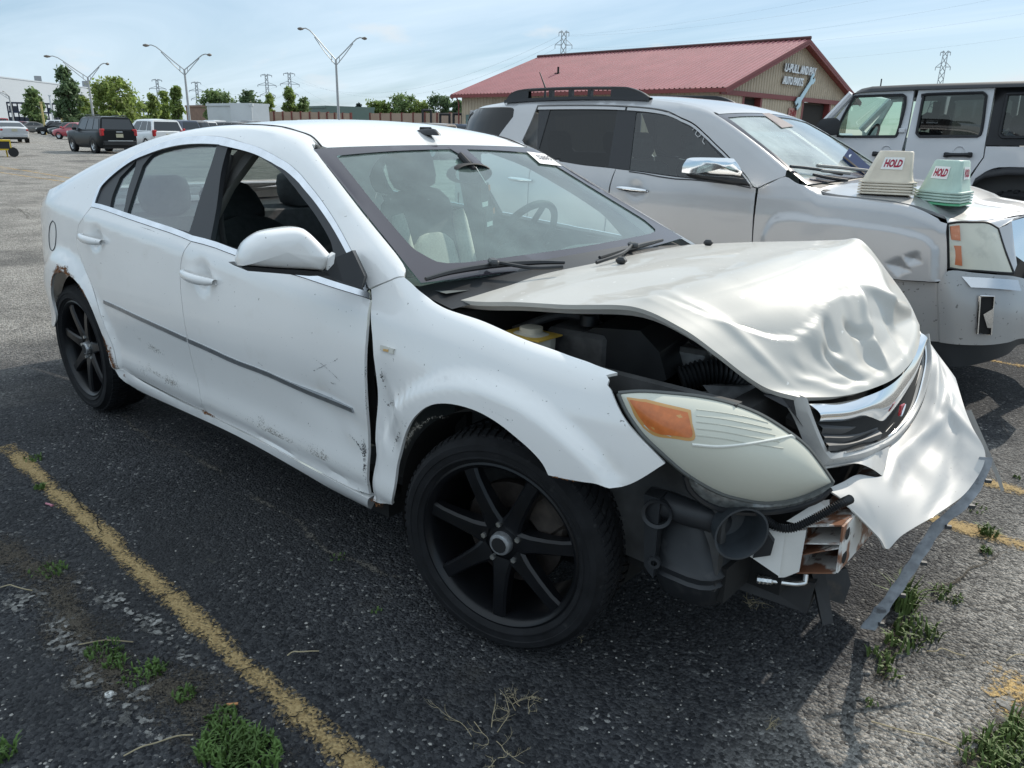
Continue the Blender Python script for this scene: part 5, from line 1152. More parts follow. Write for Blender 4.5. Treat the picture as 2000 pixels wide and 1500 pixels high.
# nose rolls over towards the grille
roll = np.clip((vv-.80)/.20, 0, 1)*np.sin(math.pi*uu)
HG[:, :, 0] += .030*np.sin(math.pi*np.clip((vv-.62)/.38, 0, 1))*np.sin(math.pi*uu)
HG[:, :, 2] += .016*np.sin(math.pi*np.clip((vv-.62)/.38, 0, 1))*np.sin(math.pi*uu)
def hoodf(u, v):
    a = min(max(v, 0), 1)*(NV-1); b = min(max(u, 0), 1)*(NU-1); i = min(int(a), NV-2); j = min(int(b), NU-2); a -= i; b -= j
    return tuple((1-a)*((1-b)*HG[i, j]+b*HG[i, j+1])+a*((1-b)*HG[i+1, j]+b*HG[i+1, j+1]))
hs = Surf(hoodf, 0, 1, NU, 0, 1, NV)
MX = np.array([1.28, 1.12])      # rough size of the sheet in metres
uvg = np.stack(np.broadcast_arrays(uu*MX[0], vv*MX[1]), -1)
def segd(a, b):
    d = b-a; L = d@d; t = np.clip(((uvg-a)@d)/L, 0, 1); q = uvg-(a+t[..., None]*d)
    side_ = np.sign(q[..., 0]*d[1]-q[..., 1]*d[0]); return np.hypot(q[..., 0], q[..., 1]), side_, t
def gpath(px, w, h, tip=.25):
    """ridge (h>0) or groove along a traced polyline"""
    pts = [hs.hit(*p)*MX for p in (smoothpoly(px, False, 5, 80) if len(px) > 2 else px)]; out = np.zeros((NV, NU)); n = len(pts)-1
    for k in range(n):
        d, s_, t = segd(pts[k], pts[k+1]); T = (k+t)/n
        f = np.minimum(1, np.minimum(T, 1-T)/tip)**.7
        out = np.maximum(out, np.exp(-(d/w)**2)*(.25+.75*f))
    return out*h
def sharp(px, w, h):
    pts = [hs.hit(*p)*MX for p in (smoothpoly(px, False, 5, 80) if len(px) > 2 else px)]; out = np.zeros((NV, NU)); n = len(pts)-1
    for k in range(n):
        d, s_, t = segd(pts[k], pts[k+1]); T = (k+t)/n; out = np.maximum(out, np.exp(-d/w)*np.minimum(1, np.minimum(T, 1-T)/.2))
    return out*h
def step(px, w, h):
    pts = [hs.hit(*p)*MX for p in smoothpoly(px, False, 5, 80)]; best = np.full((NV, NU), 9.); sg = np.zeros((NV, NU))
    for k in range(len(pts)-1):
        d, s_, t = segd(pts[k], pts[k+1]); m = d < best; best[m] = d[m]; sg[m] = s_[m]
    return h*sg*np.exp(-best/w)
D = np.zeros((NV, NU))
arc = [(1300, 590), (1360, 610), (1422, 632), (1475, 650), (1527, 660), (1559, 653), (1597, 622), (1611, 590), (1632, 576), (1667, 571)]
D += step(arc, .07, -.0065)
D += sharp([(1674, 558), (1698, 610), (1716, 665), (1738, 728)], .014, .012)+sharp([(1674, 558), (1705, 568), (1740, 592), (1784, 606)], .012, .006)+sharp([(1235, 600), (1300, 586), (1360, 610)], .02, .006)+sharp([(1640, 560), (1600, 590), (1560, 655)], .016, .004)+sharp([(1618, 670), (1650, 710), (1692, 748)], .010, -.008)+sharp([(1616, 618), (1634, 652), (1660, 694)], .010, -.008)+sharp([(1700, 500), (1720, 560), (1765, 640)], .014, .006)+sharp([(1550, 742), (1600, 742), (1690, 728)], .012, .004)+sharp([(1664, 624), (1690, 638), (1712, 652)], .008, -.006)
pl = np.array([hs.hit(*q) for q in smoothpoly([(1552, 662), (1580, 640), (1605, 598), (1640, 574), (1674, 562), (1720, 575), (1782, 606), (1788, 660), (1745, 728), (1680, 755), (1610, 745), (1560, 705)], True, 4, 80)])*MX
ins = inpolyv(pl, uvg[..., 0].ravel(), uvg[..., 1].ravel()).reshape(NV, NU); dpl = np.full((NV, NU), 9.)
for k in range(len(pl)): dpl = np.minimum(dpl, segd(pl[k-1], pl[k])[0])
D += np.where(ins, -.026*np.minimum(1, dpl/.085), 0.0)
D += gpath([(1674, 558), (1698, 610), (1716, 665), (1738, 728)], .018, .020)
D += gpath([(1690, 575), (1716, 630), (1738, 690)], .026, -.009)
D += gpath([(1652, 585), (1690, 650), (1718, 720)], .030, -.008)
D += gpath([(1616, 618), (1630, 650), (1656, 690)], .020, -.014)
D += gpath([(1600, 640), (1625, 690), (1660, 725)], .026, .006)
D += gpath([(1664, 624), (1690, 638), (1712, 652)], .015, -.016)
D += gpath([(1618, 670), (1650, 710), (1692, 745)], .018, -.014)
D += gpath([(1645, 680), (1680, 712), (1715, 735)], .030, .006)
D += gpath([(1674, 558), (1705, 568), (1740, 592), (1784, 606)], .016, .014)
D += gpath([(1700, 500), (1720, 560), (1760, 640)], .05, .014)
D += gpath([(1735, 600), (1760, 645), (1772, 690)], .03, -.012)
D += gpath([(1235, 598), (1300, 580), (1420, 545), (1560, 500), (1670, 478)], .07, .009)
D += gpath([(1272, 563), (1314, 582), (1400, 620), (1480, 690), (1540, 750)], .018, .007)
D += gpath([(1560, 720), (1600, 735), (1660, 755)], .03, -.010)
rs = np.random.RandomState(4)
for k in range(26):        # small buckles in the front half
    c = np.array([rs.uniform(.15, .95), rs.uniform(.5, .97)])*MX; q = uvg-c; th = rs.uniform(0, 3.14); a_ = q[..., 0]*math.cos(th)+q[..., 1]*math.sin(th); b_ = -q[..., 0]*math.sin(th)+q[..., 1]*math.cos(th)
    D += rs.uniform(-.0025, .0025)*np.exp(-(a_/rs.uniform(.06, .14))**2-(b_/rs.uniform(.02, .05))**2)
for _ in range(2): D = (D+np.roll(D, 1, 0)+np.roll(D, -1, 0)+np.roll(D, 1, 1)+np.roll(D, -1, 1))/5
edge = np.minimum(1, np.minimum(np.minimum(uu, 1-uu)/.04, np.minimum(vv, 1-vv)/.04)); D *= .35+.65*edge
Pu = np.gradient(HG, axis=1); Pv = np.gradient(HG, axis=0); N = np.cross(Pu, Pv); N /= np.linalg.norm(N, axis=2)[..., None]
if N[NV//2, NU//2, 2] < 0: N = -N
HD = upsample((HG+N*D[..., None])[::1, ::1], 2)
a_, b_ = HD.shape[:2]; Vh = HD.reshape(-1, 3); Th = []
for i in range(a_-1):
    for j in range(b_-1):
        q = i*b_+j; Th += [(q, q+1, q+b_+1), (q, q+b_+1, q+b_)]
Nn = np.cross(Vh[Th[0][1]]-Vh[Th[0][0]], Vh[Th[0][2]]-Vh[Th[0][0]])
if Nn[2] < 0: Th = [t[::-1] for t in Th]
loop = list(range(b_))+[i*b_+b_-1 for i in range(1, a_)]+[(a_-1)*b_+j for j in range(b_-2, -1, -1)]+[i*b_ for i in range(a_-2, 0, -1)]
V_, F_ = thick(Vh, Th, [loop], .012)
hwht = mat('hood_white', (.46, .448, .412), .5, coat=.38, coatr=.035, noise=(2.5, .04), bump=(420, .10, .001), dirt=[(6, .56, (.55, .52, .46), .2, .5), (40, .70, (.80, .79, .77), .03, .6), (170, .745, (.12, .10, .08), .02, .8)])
hood = mk('hood', V_, F_, hwht, car, 55)
hood['label'] = 'crumpled hood buckled up in the middle and dented at the nose'
# folded edge flange and inner frame under the near edge
g = G(); e0 = [p+np.array([0, .01, -.010]) for p in cr1(HN, 40)]; e1 = [p+np.array([0, .035, -.030]) for p in cr1(HN, 40)]; g.grid([e0, e1, [p+np.array([0, .09, -.028]) for p in cr1(HN, 40)]]); g.build('hood_inner_frame', whitein, hood)
for px, z in (((1213, 516), .01), ((1383, 480), .01)):    # washer nozzles
    u, v = hs.hit(*px); p = np.array(hoodf(u, v)); g = G(); g.box(p+np.array([0, 0, .012]), (.035, .03, .022), rz=.2, bev=.008); g.build('washer_nozzle', black, hood)

# ------------------------------------------------------------------ headlight
HT = P3([(1208, 768, -.80), (1250, 765, -.775), (1300, 768, -.745), (1360, 774, -.715), (1420, 786, -.68), (1480, 808, -.63), (1530, 838, -.58), (1570, 868, -.535), (1597, 900, -.50), (1626, 942, -.455)])
HB = P3([(1208, 768, -.80), (1225, 805, -.80), (1255, 848, -.80), (1290, 882, -.79), (1340, 925, -.76), (1400, 960, -.71), (1450, 975, -.66), (1500, 981, -.60), (1560, 971, -.53), (1626, 942, -.455)])
nL = 40; ht = cr1(HT, nL); hb = cr1(HB, nL); od = np.array([.62, -.68, .28])
LG = np.array([[ht[i]*(1-t)+hb[i]*t+od*.062*math.sin(math.pi*i/(nL-1))**.8*math.sin(math.pi*t)**.8 for i in range(nL)] for t in np.linspace(0, 1, 30)])
def lensf(u, v):
    a = min(max(v, 0), 1)*29; b = min(max(u, 0), 1)*(nL-1); i = min(int(a), 28); j = min(int(b), nL-2); a -= i; b -= j
    return tuple((1-a)*((1-b)*LG[i, j]+b*LG[i, j+1])+a*((1-b)*LG[i+1, j]+b*LG[i+1, j+1]))
lsf = Surf(lensf, 0, 1, nL, 0, 1, 30); lsf.out = tuple(od)
hl = bpy.data.objects.new('headlight', None); COL.objects.link(hl); setparent(hl, car, True); hl['label'] = 'clouded headlight with orange side reflector, pushed forward'
def ruled(name, rows, m, par, k=1, sm=60):
    g = G(); g.grid(rows); return g.build(name, m, par, sm)
hz = glass('hazed_lens', (.80, .82, .76), .16, refl=.55, film=1.4, filmcol=(.60, .595, .51), ior=1.35)
ruled('lens', LG, hz, hl)
LI = [[LG[i][j]-od*(.075*math.sin(math.pi*j/(nL-1))**.5*math.sin(math.pi*i/29)**.4) for j in range(nL)] for i in range(30)]
ruled('reflector_shell', LI, mat('reflector', (.46, .46, .42), .35, metal=.15, noise=(5, .15)), hl)
skin('indicator_reflector', lsf, [(1230, 781), (1262, 786), (1300, 796), (1343, 806), (1348, 826), (1351, 853), (1320, 851), (1283, 846), (1262, 832), (1244, 806)], mat('amber', (.55, .15, .035), .3, coat=.5, noise=(60, .12)), hl, step=.06, off=.0015, t=0, gap=0)
skin('reflector_border', lsf, [(1224, 776), (1262, 780), (1302, 790), (1349, 801), (1352, 826), (1356, 859), (1318, 857), (1279, 851), (1256, 835), (1237, 806)], mat('amber_pale', (.56, .30, .10), .3, coat=.5), hl, step=.06, off=.0008, t=0, gap=0)
G().tube([np.array(lensf(*lsf.hit(*q)))+od*.001 for q in smoothpoly([(1352, 868), (1400, 872), (1450, 868), (1510, 858), (1555, 848)], False, 4)], .0035, 6).build('lens_ridge', mat('lens_pale', (.74, .74, .68), .25, coat=.5), hl)
for dy in (0, 12, 24, 37, 50):
    G().tube([np.array(lensf(*lsf.hit(q[0], q[1]+dy)))+od*.0006 for q in smoothpoly([(1360, 800), (1410, 806), (1460, 815), (1500+dy*.6, 826)], False, 4)], .0014, 4).build('lens_rib', mat('lens_rib', (.57, .565, .485), .4), hl)
for c, r_ in (((1440, 905), .060),):     # bowls behind the lens
    p = np.array(lensf(*lsf.hit(*c)))-od*.03; g = G(); g.lathe([(0, -.058), (r_*.6, -.052), (r_, -.022), (r_*1.06, -.022)], p, od, 30); g.build('lamp_bowl', mat('bowl', (.42, .42, .38), .35, metal=.3), hl)
g = G(); g.tube(list(ht)+list(hb[::-1]), .006, 6); g.build('lens_gasket', mat('gasket', (.10, .105, .10), .5), hl)
LL = P3([(1338, 924, -.755), (1350, 955, -.735), (1390, 984, -.70), (1450, 997, -.645), (1530, 993, -.565), (1595, 974, -.495), (1622, 950, -.455)])
l1 = cr1([hb[i] for i in range(int(nL*.42), nL)], 24); l2 = cr1(LL, 24)
ruled('lower_lens', [l1, (l1+l2)/2+od*.012, l2], mat('dark_lens', (.13, .135, .13), .12, coat=.6, noise=(60, .4)), hl)
g = G(); g.tube([p-np.array([0, 0, .006]) for p in l2], .008, 6); g.build('lower_gasket', black, hl)
hbk = G(); hbk.grid([[p-od*.02 for p in ht], [p-od*.16-np.array([0, 0, .02]) for p in ht]]); hbk.grid([[p-od*.02 for p in hb], [p-od*.18 for p in hb]]); hbk.build('headlight_housing', black, hl)
far = [mirror(o, hl) for o in list(hl.children)]

# ------------------------------------------------------------------ bumper cover, torn and dragged forward
BC = [[(1614, 955, -.45), (1638, 970, -.44), (1660, 990, -.43)], [(1645, 942, -.38), (1685, 985, -.39), (1716, 1050, -.40)], [(1676, 927, -.31), (1712, 985, -.35), (1734, 1072, -.38)], [(1722, 928, -.20), (1748, 980, -.26), (1764, 1044, -.32)],
      [(1738, 872, -.04), (1785, 938, -.10), (1836, 1000, -.16)], [(1772, 840, .08), (1828, 888, .04), (1892, 956, .0)], [(1798, 795, .2), (1855, 842, .16), (1924, 892, .12)], [(1813, 750, .3), (1862, 792, .24), (1899, 832, .20)], [(1821, 705, .4), (1852, 748, .36), (1881, 788, .30)], [(1818, 672, .5), (1838, 700, .47), (1866, 738, .42)]]
bp = upsample([[at(*q[:2], y=q[2]) for q in c] for c in BC], 10)
nb, mb = bp.shape[:2]
for i in range(nb):
    for j in range(mb):
        t = i/(nb-1); s_ = j/(mb-1)
        rib = .022*math.exp(-((s_-.16)/.09)**2)-.016*math.exp(-((s_-.40)/.12)**2); gate = sst(.30, .42, t)*(1-sst(.93, 1., t)); vee = .020*math.exp(-((s_-(.25+1.1*(t-.60)))/.07)**2)*sst(.52, .60, t)*(1-sst(.80, .88, t))-.016*math.exp(-((s_-(.95-1.5*(t-.42)))/.07)**2)*sst(.38, .44, t)*(1-sst(.70, .78, t))
        bp[i, j] += np.array([.5, 0, .85])*(.4*rib*gate+.45*vee+.6*(.010*math.exp(-((t-.50)/.035)**2)*math.sin(math.pi*s_)-.016*math.exp(-((t-.58)/.05)**2-((s_-.45)/.3)**2)+.012*math.exp(-((t-.66)/.04)**2-((s_-.4)/.35)**2)-.012*math.exp(-((t-.8)/.06)**2-((s_-.4)/.4)**2)+.0015*math.sin(23*t+5*s_)*s_))
Vb = bp.reshape(-1, 3); Tb = []
for i in range(nb-1):
    for j in range(mb-1):
        q = i*mb+j; Tb += [(q, q+1, q+mb+1), (q, q+mb+1, q+mb)]
n0 = np.cross(Vb[Tb[40][1]]-Vb[Tb[40][0]], Vb[Tb[40][2]]-Vb[Tb[40][0]])
if n0[2] < 0: Tb = [t[::-1] for t in Tb]
lp = list(range(mb))+[i*mb+mb-1 for i in range(1, nb)]+[(nb-1)*mb+j for j in range(mb-2, -1, -1)]+[i*mb for i in range(nb-2, 0, -1)]
V_, F_ = thick(Vb, Tb, [lp], .004)
bw = mat('bumper_white', (.47, .46, .44), .5, coat=.4, coatr=.05, noise=(3, .03), dirt=[(9, .54, (.36, .36, .36), .12, .7), (130, .72, (.07, .06, .05), .02, .8)])
bump = mk('bumper_cover', V_, F_, bw, car, 60); bump['label'] = 'torn front bumper cover hanging forward'
w1 = cr1(P3([(1606, 912, -.45), (1650, 905, -.36), (1685, 896, -.27), (1738, 871, -.05)]), 16); w2 = cr1(P3([(1614, 915, -.448), (1668, 905, -.345), (1700, 914, -.27), (1724, 930, -.20)]), 16)
ruled('torn_bumper_lip', [w1, w2], bw, bump)
# hanging lower lip and a torn edge strip
RB = [(1926, 893, .11), (1914, 930, .10), (1890, 972, .07), (1862, 1000, .04), (1836, 1022, .02), (1808, 1062, 0), (1780, 1106, -.02), (1750, 1152, -.04), (1720, 1192, -.05), (1694, 1228, -.06)]
rb = cr1(P3(RB), 60); g = G(); rows = []
for i, p in enumerate(rb):
    w = .018+.004*math.sin(i*.9)*(.4)+(.004 if i > 50 else 0); d = np.array([.95, .30, .1]); k = np.array([.0, .004*math.sin(i*.35), 0])
    a = p+d*w*.9+k; b = p-d*w*.9+k; nn = np.array([-.1, .35, .9])*.004
    rows.append([tuple(a), tuple(b), tuple(b-nn), tuple(a-nn), tuple(a)])
g.grid(rows); g.build('hanging_lip', mat('lip_grey', (.33, .35, .38), .5, noise=(40, .25), dirt=[(24, .6, (.10, .10, .11), .08, .8)]), bump)
for k in (6, 14, 22, 34, 45, 56):
    g = G(); g.box(rb[k]+np.array([.022, .008, -.004]), (.016, .010, .010), rz=.5); g.build('clip_tab', darkgrey, bump)
r2 = cr1(P3([(1893, 800, .34), (1915, 850, .33), (1935, 897, .31), (1949, 930, .30), (1957, 957, .29)]), 20); g = G()
g.grid([[p+np.array([.006, 0, 0]) for p in r2], [p-np.array([.012*(1-i/22), .0, .006]) for i, p in enumerate(r2)]]); g.build('torn_edge_strip', bw, bump)

# ------------------------------------------------------------------ grille
def quadrows(name, U_, L_, m, par, bulge=0., n=30, rows=5, bd=(.75, -.3, .2)):
    a = cr1(P3(U_), n); b = cr1(P3(L_), n); bd = np.array(bd); g = G()
    g.grid([a*(1-t)+b*t+bd*bulge*math.sin(math.pi*t) for t in np.linspace(0, 1, rows)]); return g.build(name, m, par, 60)
gr = bpy.data.objects.new('grille', None); COL.objects.link(gr); setparent(gr, car, True)
# white surround
so = P3([(1540, 778, -.475), (1560, 812, -.47), (1580, 860, -.46), (1604, 911, -.45), (1650, 905, -.36), (1690, 895, -.255), (1738, 870, -.04), (1772, 838, .08), (1798, 793, .2), (1813, 748, .3), (1821, 703, .4), (1815, 652, .47)])
si = P3([(1576, 777, -.47), (1588, 812, -.465), (1603, 850, -.455), (1622, 884, -.435), (1655, 880, -.35), (1692, 870, -.24), (1732, 852, -.05), (1764, 822, .07), (1786, 785, .19), (1799, 742, .3), (1806, 700, .4), (1803, 655, .465)])
sa, sb = cr1(so, 70), cr1(si, 70); g = G(); g.grid([sa+np.array([-.01, .0, -.012]), sa, (sa+sb)/2+np.array([.008, -.004, .006]), sb, sb+np.array([-.03, .012, .0])]); g.build('grille_surround', bw, gr)
sc = [p+np.array([.004, -.002, 0]) for p in sb[14:]]; G().tube(sc, .0035, 6).build('inner_chrome_line', chrome, gr)
quadrows('grille_backing', [(1580, 790, -.46), (1650, 790, -.3), (1715, 780, -.13), (1760, 740, .05), (1790, 695, .25), (1800, 660, .45)], [(1622, 884, -.43), (1655, 880, -.35), (1692, 870, -.24), (1734, 851, -.05), (1775, 805, .14), (1804, 700, .43)], dark, gr)
quadrows('chrome_bar', [(1580, 789, -.465), (1640, 786, -.33), (1698, 772, -.19), (1745, 748, -.04), (1778, 712, .15), (1792, 680, .30), (1799, 650, .45)], [(1600, 824, -.455), (1655, 822, -.315), (1697, 814, -.19), (1718, 829, -.10), (1738, 812, -.02), (1762, 775, .12), (1784, 730, .26), (1804, 672, .44)], chrome, gr, .022, 50, 7)
for a, b in (((( 1604, 838), (1655, 838), (1700, 826)), 9), (((1608, 856), (1660, 855), (1712, 838)), 9), (((1616, 872), (1662, 868), (1720, 848)), 9)):
    ys = (-.45, -.32, -.14); P = cr1(P3([(q[0], q[1], y) for q, y in zip(a, ys)]), 14); g = G()
    g.grid([[p+np.array([-.02, .01, .012]) for p in P], [p+np.array([.004, -.002, .004]) for p in P], [p+np.array([.002, 0, -.012]) for p in P], [p+np.array([-.02, .01, -.012]) for p in P]]); g.build('grille_slat', darkgrey, gr)
for a in (((1722, 838, -.09), (1752, 800, .06), (1778, 752, .22), (1796, 705, .38)), ((1727, 845, -.07), (1760, 806, .08), (1784, 757, .24), (1800, 708, .39)), ((1716, 834, -.11), (1744, 795, .05), (1770, 748, .2), (1790, 700, .37))):
    P = cr1(P3(a), 14); g = G(); g.grid([[p+np.array([-.02, .01, .010]) for p in P], [p+np.array([.004, 0, .004]) for p in P], [p+np.array([.002, 0, -.010]) for p in P]]); g.build('grille_slat', mat('slat_light', (.16, .155, .15), .4), gr)
ep = at(1742, 796, y=-.015)+np.array([.028, -.012, .004]); g = G(); g.box(ep, (.006, .030, .034), rz=-.12, bev=.005); g.build('emblem', mat('emblem_red', (.42, .02, .03), .3, coat=.6), gr)
g = G(); g.tube([ep+np.array([.005, -.012+.024*t, -.014+.026*t**2]) for t in np.linspace(0, 1, 7)], .002, 5); g.build('emblem_stroke', chrome, gr)
g = G(); g.tube([ep+np.array([.005, -.010+.022*t, -.014+.028*math.sqrt(t)]) for t in np.linspace(0, 1, 7)], .002, 5); g.build('emblem_stroke', chrome, gr)

# ------------------------------------------------------------------ what the torn cover lays bare
wp = mat('beam_white', (.66, .65, .62), .5, noise=(8, .12), dirt=[(11, .47, (.20, .075, .03), .06, .95), (30, .60, (.09, .04, .02), .05, .7)])
by = -.50
cs = {k: np.array(at(*q, y=by)) for k, q in {'A': (1565, 1030), 'B': (1644, 1028), 'C': (1568, 1063), 'D': (1640, 1064), 'E': (1556, 1118), 'F': (1632, 1118), 'C2': (1560, 1084), 'D2': (1638, 1070)}.items()}
bm_ = bpy.data.objects.new('bumper_beam', None); COL.objects.link(bm_); setparent(bm_, car, True)
def wall(a, b, name, th=(0, 0, .004), L=1.0, m=wp):
    g = G(); a = cs[a]; b = cs[b]; t = np.array(th); g.prism([a, b, b+t, a+t], (0, L, 0)); return g.build(name, m, bm_, 20)
wall('A', 'B', 'beam_flange'); wall('C', 'D', 'beam_flange'); wall('E', 'F', 'beam_flange', (0, 0, -.004)); wall('C2', 'D2', 'beam_flange', (0, 0, -.003))
g = G(); a, b = cs['B'], cs['F']; g.prism([a, b, b+np.array([.005, 0, 0]), a+np.array([.005, 0, 0])], (0, 1.0, 0)); fp = g.build('beam_face', wp, bm_, 20)
g = G(); a, b = cs['A'], cs['E']; g.prism([a, b, b-np.array([.004, 0, 0]), a-np.array([.004, 0, 0])], (0, 1.0, 0)); g.build('beam_back', wp, bm_, 20)
for s_ in (.24, .76):
    c = cs['B']*(1-s_)+cs['F']*s_+np.array([.0058, .035, 0]); g = G(); g.lathe([(0, 0), (.017, .0)], c, (1, 0, .1), 20); g.build('beam_hole', dark, bm_)
def slab(name, pts, m, par, d, sm=20):
    g = G(); g.prism([tuple(at(q[0], q[1], y=q[2])) for q in pts], d); return g.build(name, m, par, sm)
slab('crash_flange', [(1532, 1036, -.55), (1562, 1036, -.53), (1548, 1117, -.53), (1520, 1128, -.55)], mat('bracket_white', (.66, .65, .62), .5, noise=(8, .1)), bm_, (.012, .012, 0))
slab('crash_plate', [(1462, 1085, -.60), (1495, 1035, -.58), (1534, 1040, -.56), (1522, 1126, -.56)], mat('bracket_white'), bm_, (-.004, .01, 0))
slab('lamp_bracket', [(1536, 1018, -.54), (1600, 978, -.46), (1618, 976, -.45), (1618, 996, -.45), (1560, 1024, -.52)], mat('bracket_white'), car, (.0, .012, -.004))
def ribbed(name, pts, r, n, m, par, amp=.18):
    P = cr1(P3(pts), n); g = G(); g.tube(P, [r*(1+amp*(1 if i % 2 else -1)) for i in range(n)], 10); return g.build(name, m, par, 30)
ribbed('wire_loom', [(1490, 1008, -.60), (1515, 1028, -.585), (1545, 1032, -.575), (1580, 1018, -.55), (1640, 985, -.50), (1660, 975, -.46)], .010, 90, black, car)
g = G(); P = cr1(P3([(1478, 1131, -.52), (1510, 1135, -.50), (1552, 1140, -.47), (1572, 1138, -.45), (1574, 1122, -.44)]), 30); g.tube(P, .0065, 8); g.tube(P[:9], [.010, .012, .010, .012, .010, .012, .010, .012, .009], 8); g.build('coolant_pipe', steel, car)
# resonator and lamp bucket in front of the wheel
res_ = bpy.data.objects.new('intake_resonator', None); COL.objects.link(res_); setparent(res_, car, True)
rm = mat('resonator_black', (.020, .022, .025), .5, noise=(10, .3), dirt=[(18, .62, (.06, .06, .062), .1, .5)])
def blob(name, rings, m, par, n=18, e=3.2, sm=50):
    """loft of rounded-rectangle sections: (centre, half-x, half-y)"""
    rows = []
    for c, a, b in rings:
        row = []
        for j in range(n+1):
            t = 2*math.pi*j/n; cc, ss = math.cos(t), math.sin(t); row.append((c[0]+a*math.copysign(abs(cc)**(2/e), cc), c[1]+b*math.copysign(abs(ss)**(2/e), ss), c[2]))
        rows.append(row)
    g = G(); g.grid(rows); g.F += [tuple(range(n, -1, -1)), tuple(range((len(rows)-1)*(n+1), len(rows)*(n+1)))]; return g.build(name, m, par, sm)
blob('resonator_body', [((1.925, -.60, .285), .06, .07), ((1.925, -.60, .30), .085, .09), ((1.92, -.61, .355), .095, .10), ((1.92, -.61, .362), .103, .107), ((1.92, -.61, .37), .095, .10), ((1.92, -.61, .39), .105, .109), ((1.92, -.61, .40), .095, .10), ((1.91, -.61, .47), .085, .09), ((1.90, -.61, .55), .06, .07)], rm, res_)
slab('resonator_bracket', [(1258, 965, -.735), (1290, 975, -.735), (1275, 1130, -.735), (1258, 1105, -.735)], rm, res_, (-.01, .05, 0))
pc = at(1283, 1004, y=-.74); g = G(); g.lathe([(.030, -.05), (.030, .0), (.038, .004), (.038, -.006), (.030, -.06)], pc, (.35, -.93, .05), 24); g.build('resonator_port', rm, res_)
g = G(); g.lathe([(0, -.03), (.030, -.03)], pc, (.35, -.93, .05), 20); g.build('port_hole', dark, res_)
g = G(); g.tube(cr1(P3([(1300, 985, -.69), (1345, 1000, -.68), (1385, 1010, -.66), (1405, 1022, -.63)]), 16), .036, 14); g.build('resonator_duct', rm, res_)
fc = at(1447, 1042, y=-.67); g = G(); g.lathe([(.035, -.10), (.058, -.04), (.066, .0), (.070, .005), (.065, .005), (.060, -.008), (.052, -.07), (0, -.08)], fc, (.78, -.60, -.02), 36); g.build('fog_lamp_bucket', mat('bucket_grey', (.036, .042, .048), .4, noise=(12, .25)), res_)
slab('bucket_arm', [(1490, 1030, -.60), (1512, 1060, -.59), (1505, 1085, -.59), (1470, 1090, -.60)], rm, res_, (-.01, .03, 0))
for q, r_ in (((1278, 1097), .012),):
    c = at(*q, y=-.735)+np.array([0.002, -.004, 0]); g = G(); g.lathe([(.008, .004), (.016, .004), (.016, -.01)], c, (.3, -.95, 0), 16); g.build('bracket_eye', rm, res_)
low = mat('undertray', (.030, .031, .033), .6, noise=(8, .4), dirt=[(14, .58, (.08, .06, .045), .1, .6)])
slab('radiator_support', [(1430, 1100, -.48), (1592, 1140, -.42), (1575, 1198, -.42), (1440, 1150, -.48)], low, car, (-.03, .25, 0))
slab('support_leg', [(1585, 1115, -.40), (1612, 1118, -.38), (1628, 1216, -.38), (1607, 1222, -.40)], low, car, (-.02, .03, 0))
slab('air_deflector', [(1610, 1118, -.30), (1655, 1110, -.25), (1662, 1140, -.25), (1648, 1180, -.27), (1620, 1172, -.30)], low, car, (-.01, .006, 0))
g = G(); c = at(1510, 1145, y=-.47); g.lathe([(0, .004), (.014, .004), (.016, -.004)], c+np.array([.0, -.012, 0]), (.2, -.95, .1), 14); g.build('support_bolt', darkgrey, car)
for yy in (-.46,):
    g = G(); g.box((1.98, 0, .56), (.06, 1.18, .52)); g.box((2.06, 0, .42), (.10, 1.0, .24)); g.build('radiator', dark, car)
g = G(); g.box((1.55, 0, .36), (.95, 1.3, .1)); g.box((1.14, 0, .62), (.05, 1.4, .62)); g.build('engine_bay_floor', dark, car)
for sy in (-1, 1):
    g = G(); g.box((1.56, sy*.66, .60), (.9, .03, .5)); g.build('inner_fender', mat('inner_fender', (.05, .05, .05), .7, noise=(9, .5)), car)
eng = mat('engine_plastic', (.016, .018, .020), .45, noise=(14, .2))
g = G(); pol = P3([(1106, 668, -.50), (1160, 640, -.50), (1250, 646, -.50), (1288, 688, -.50), (1302, 742, -.50), (1258, 764, -.50), (1180, 742, -.50)]); g.prism([tuple(p) for p in pol], (-.02, .25, .02)); g.build('air_filter_box', eng, car, 20)
g = G(); g.box((1.52, .08, .80), (.50, .52, .16), bev=.03); g.box((1.52, .08, .885), (.40, .06, .02), bev=.008); g.box((1.52, -.02, .885), (.40, .03, .02), bev=.008); g.build('engine_cover', eng, car)
ribbed('intake_hose', [(1330, 742, -.46), (1375, 728, -.42), (1420, 728, -.38), (1450, 742, -.34)], .036, 34, eng, car, .10)
slab('latch_panel', [(1372, 752, -.52), (1440, 755, -.48), (1500, 775, -.44), (1490, 800, -.46), (1400, 785, -.54)], mat('latch_grey', (.16, .165, .17), .4, metal=.5, noise=(22, .5)), car, (0, .1, -.02))
slab('torn_header', [(1492, 772, -.52), (1520, 768, -.50), (1556, 782, -.47), (1580, 850, -.45), (1545, 800, -.50)], mat('header_black', (.02, .02, .022), .5), car, (-.02, .04, 0))
blob('coolant_tank', [((1.33, -.60, .80), .07, .05), ((1.33, -.60, .875), .072, .052), ((1.33, -.60, .885), .03, .03), ((1.33, -.60, .90), .03, .03)], mat('tank_white', (.55, .53, .45), .5, noise=(9, .15)), car)
g = G(); g.box((1.33, -.60, .878), (.148, .108, .004)); g.build('tank_mark', mat('tank_yellow', (.55, .36, .06), .6), car)
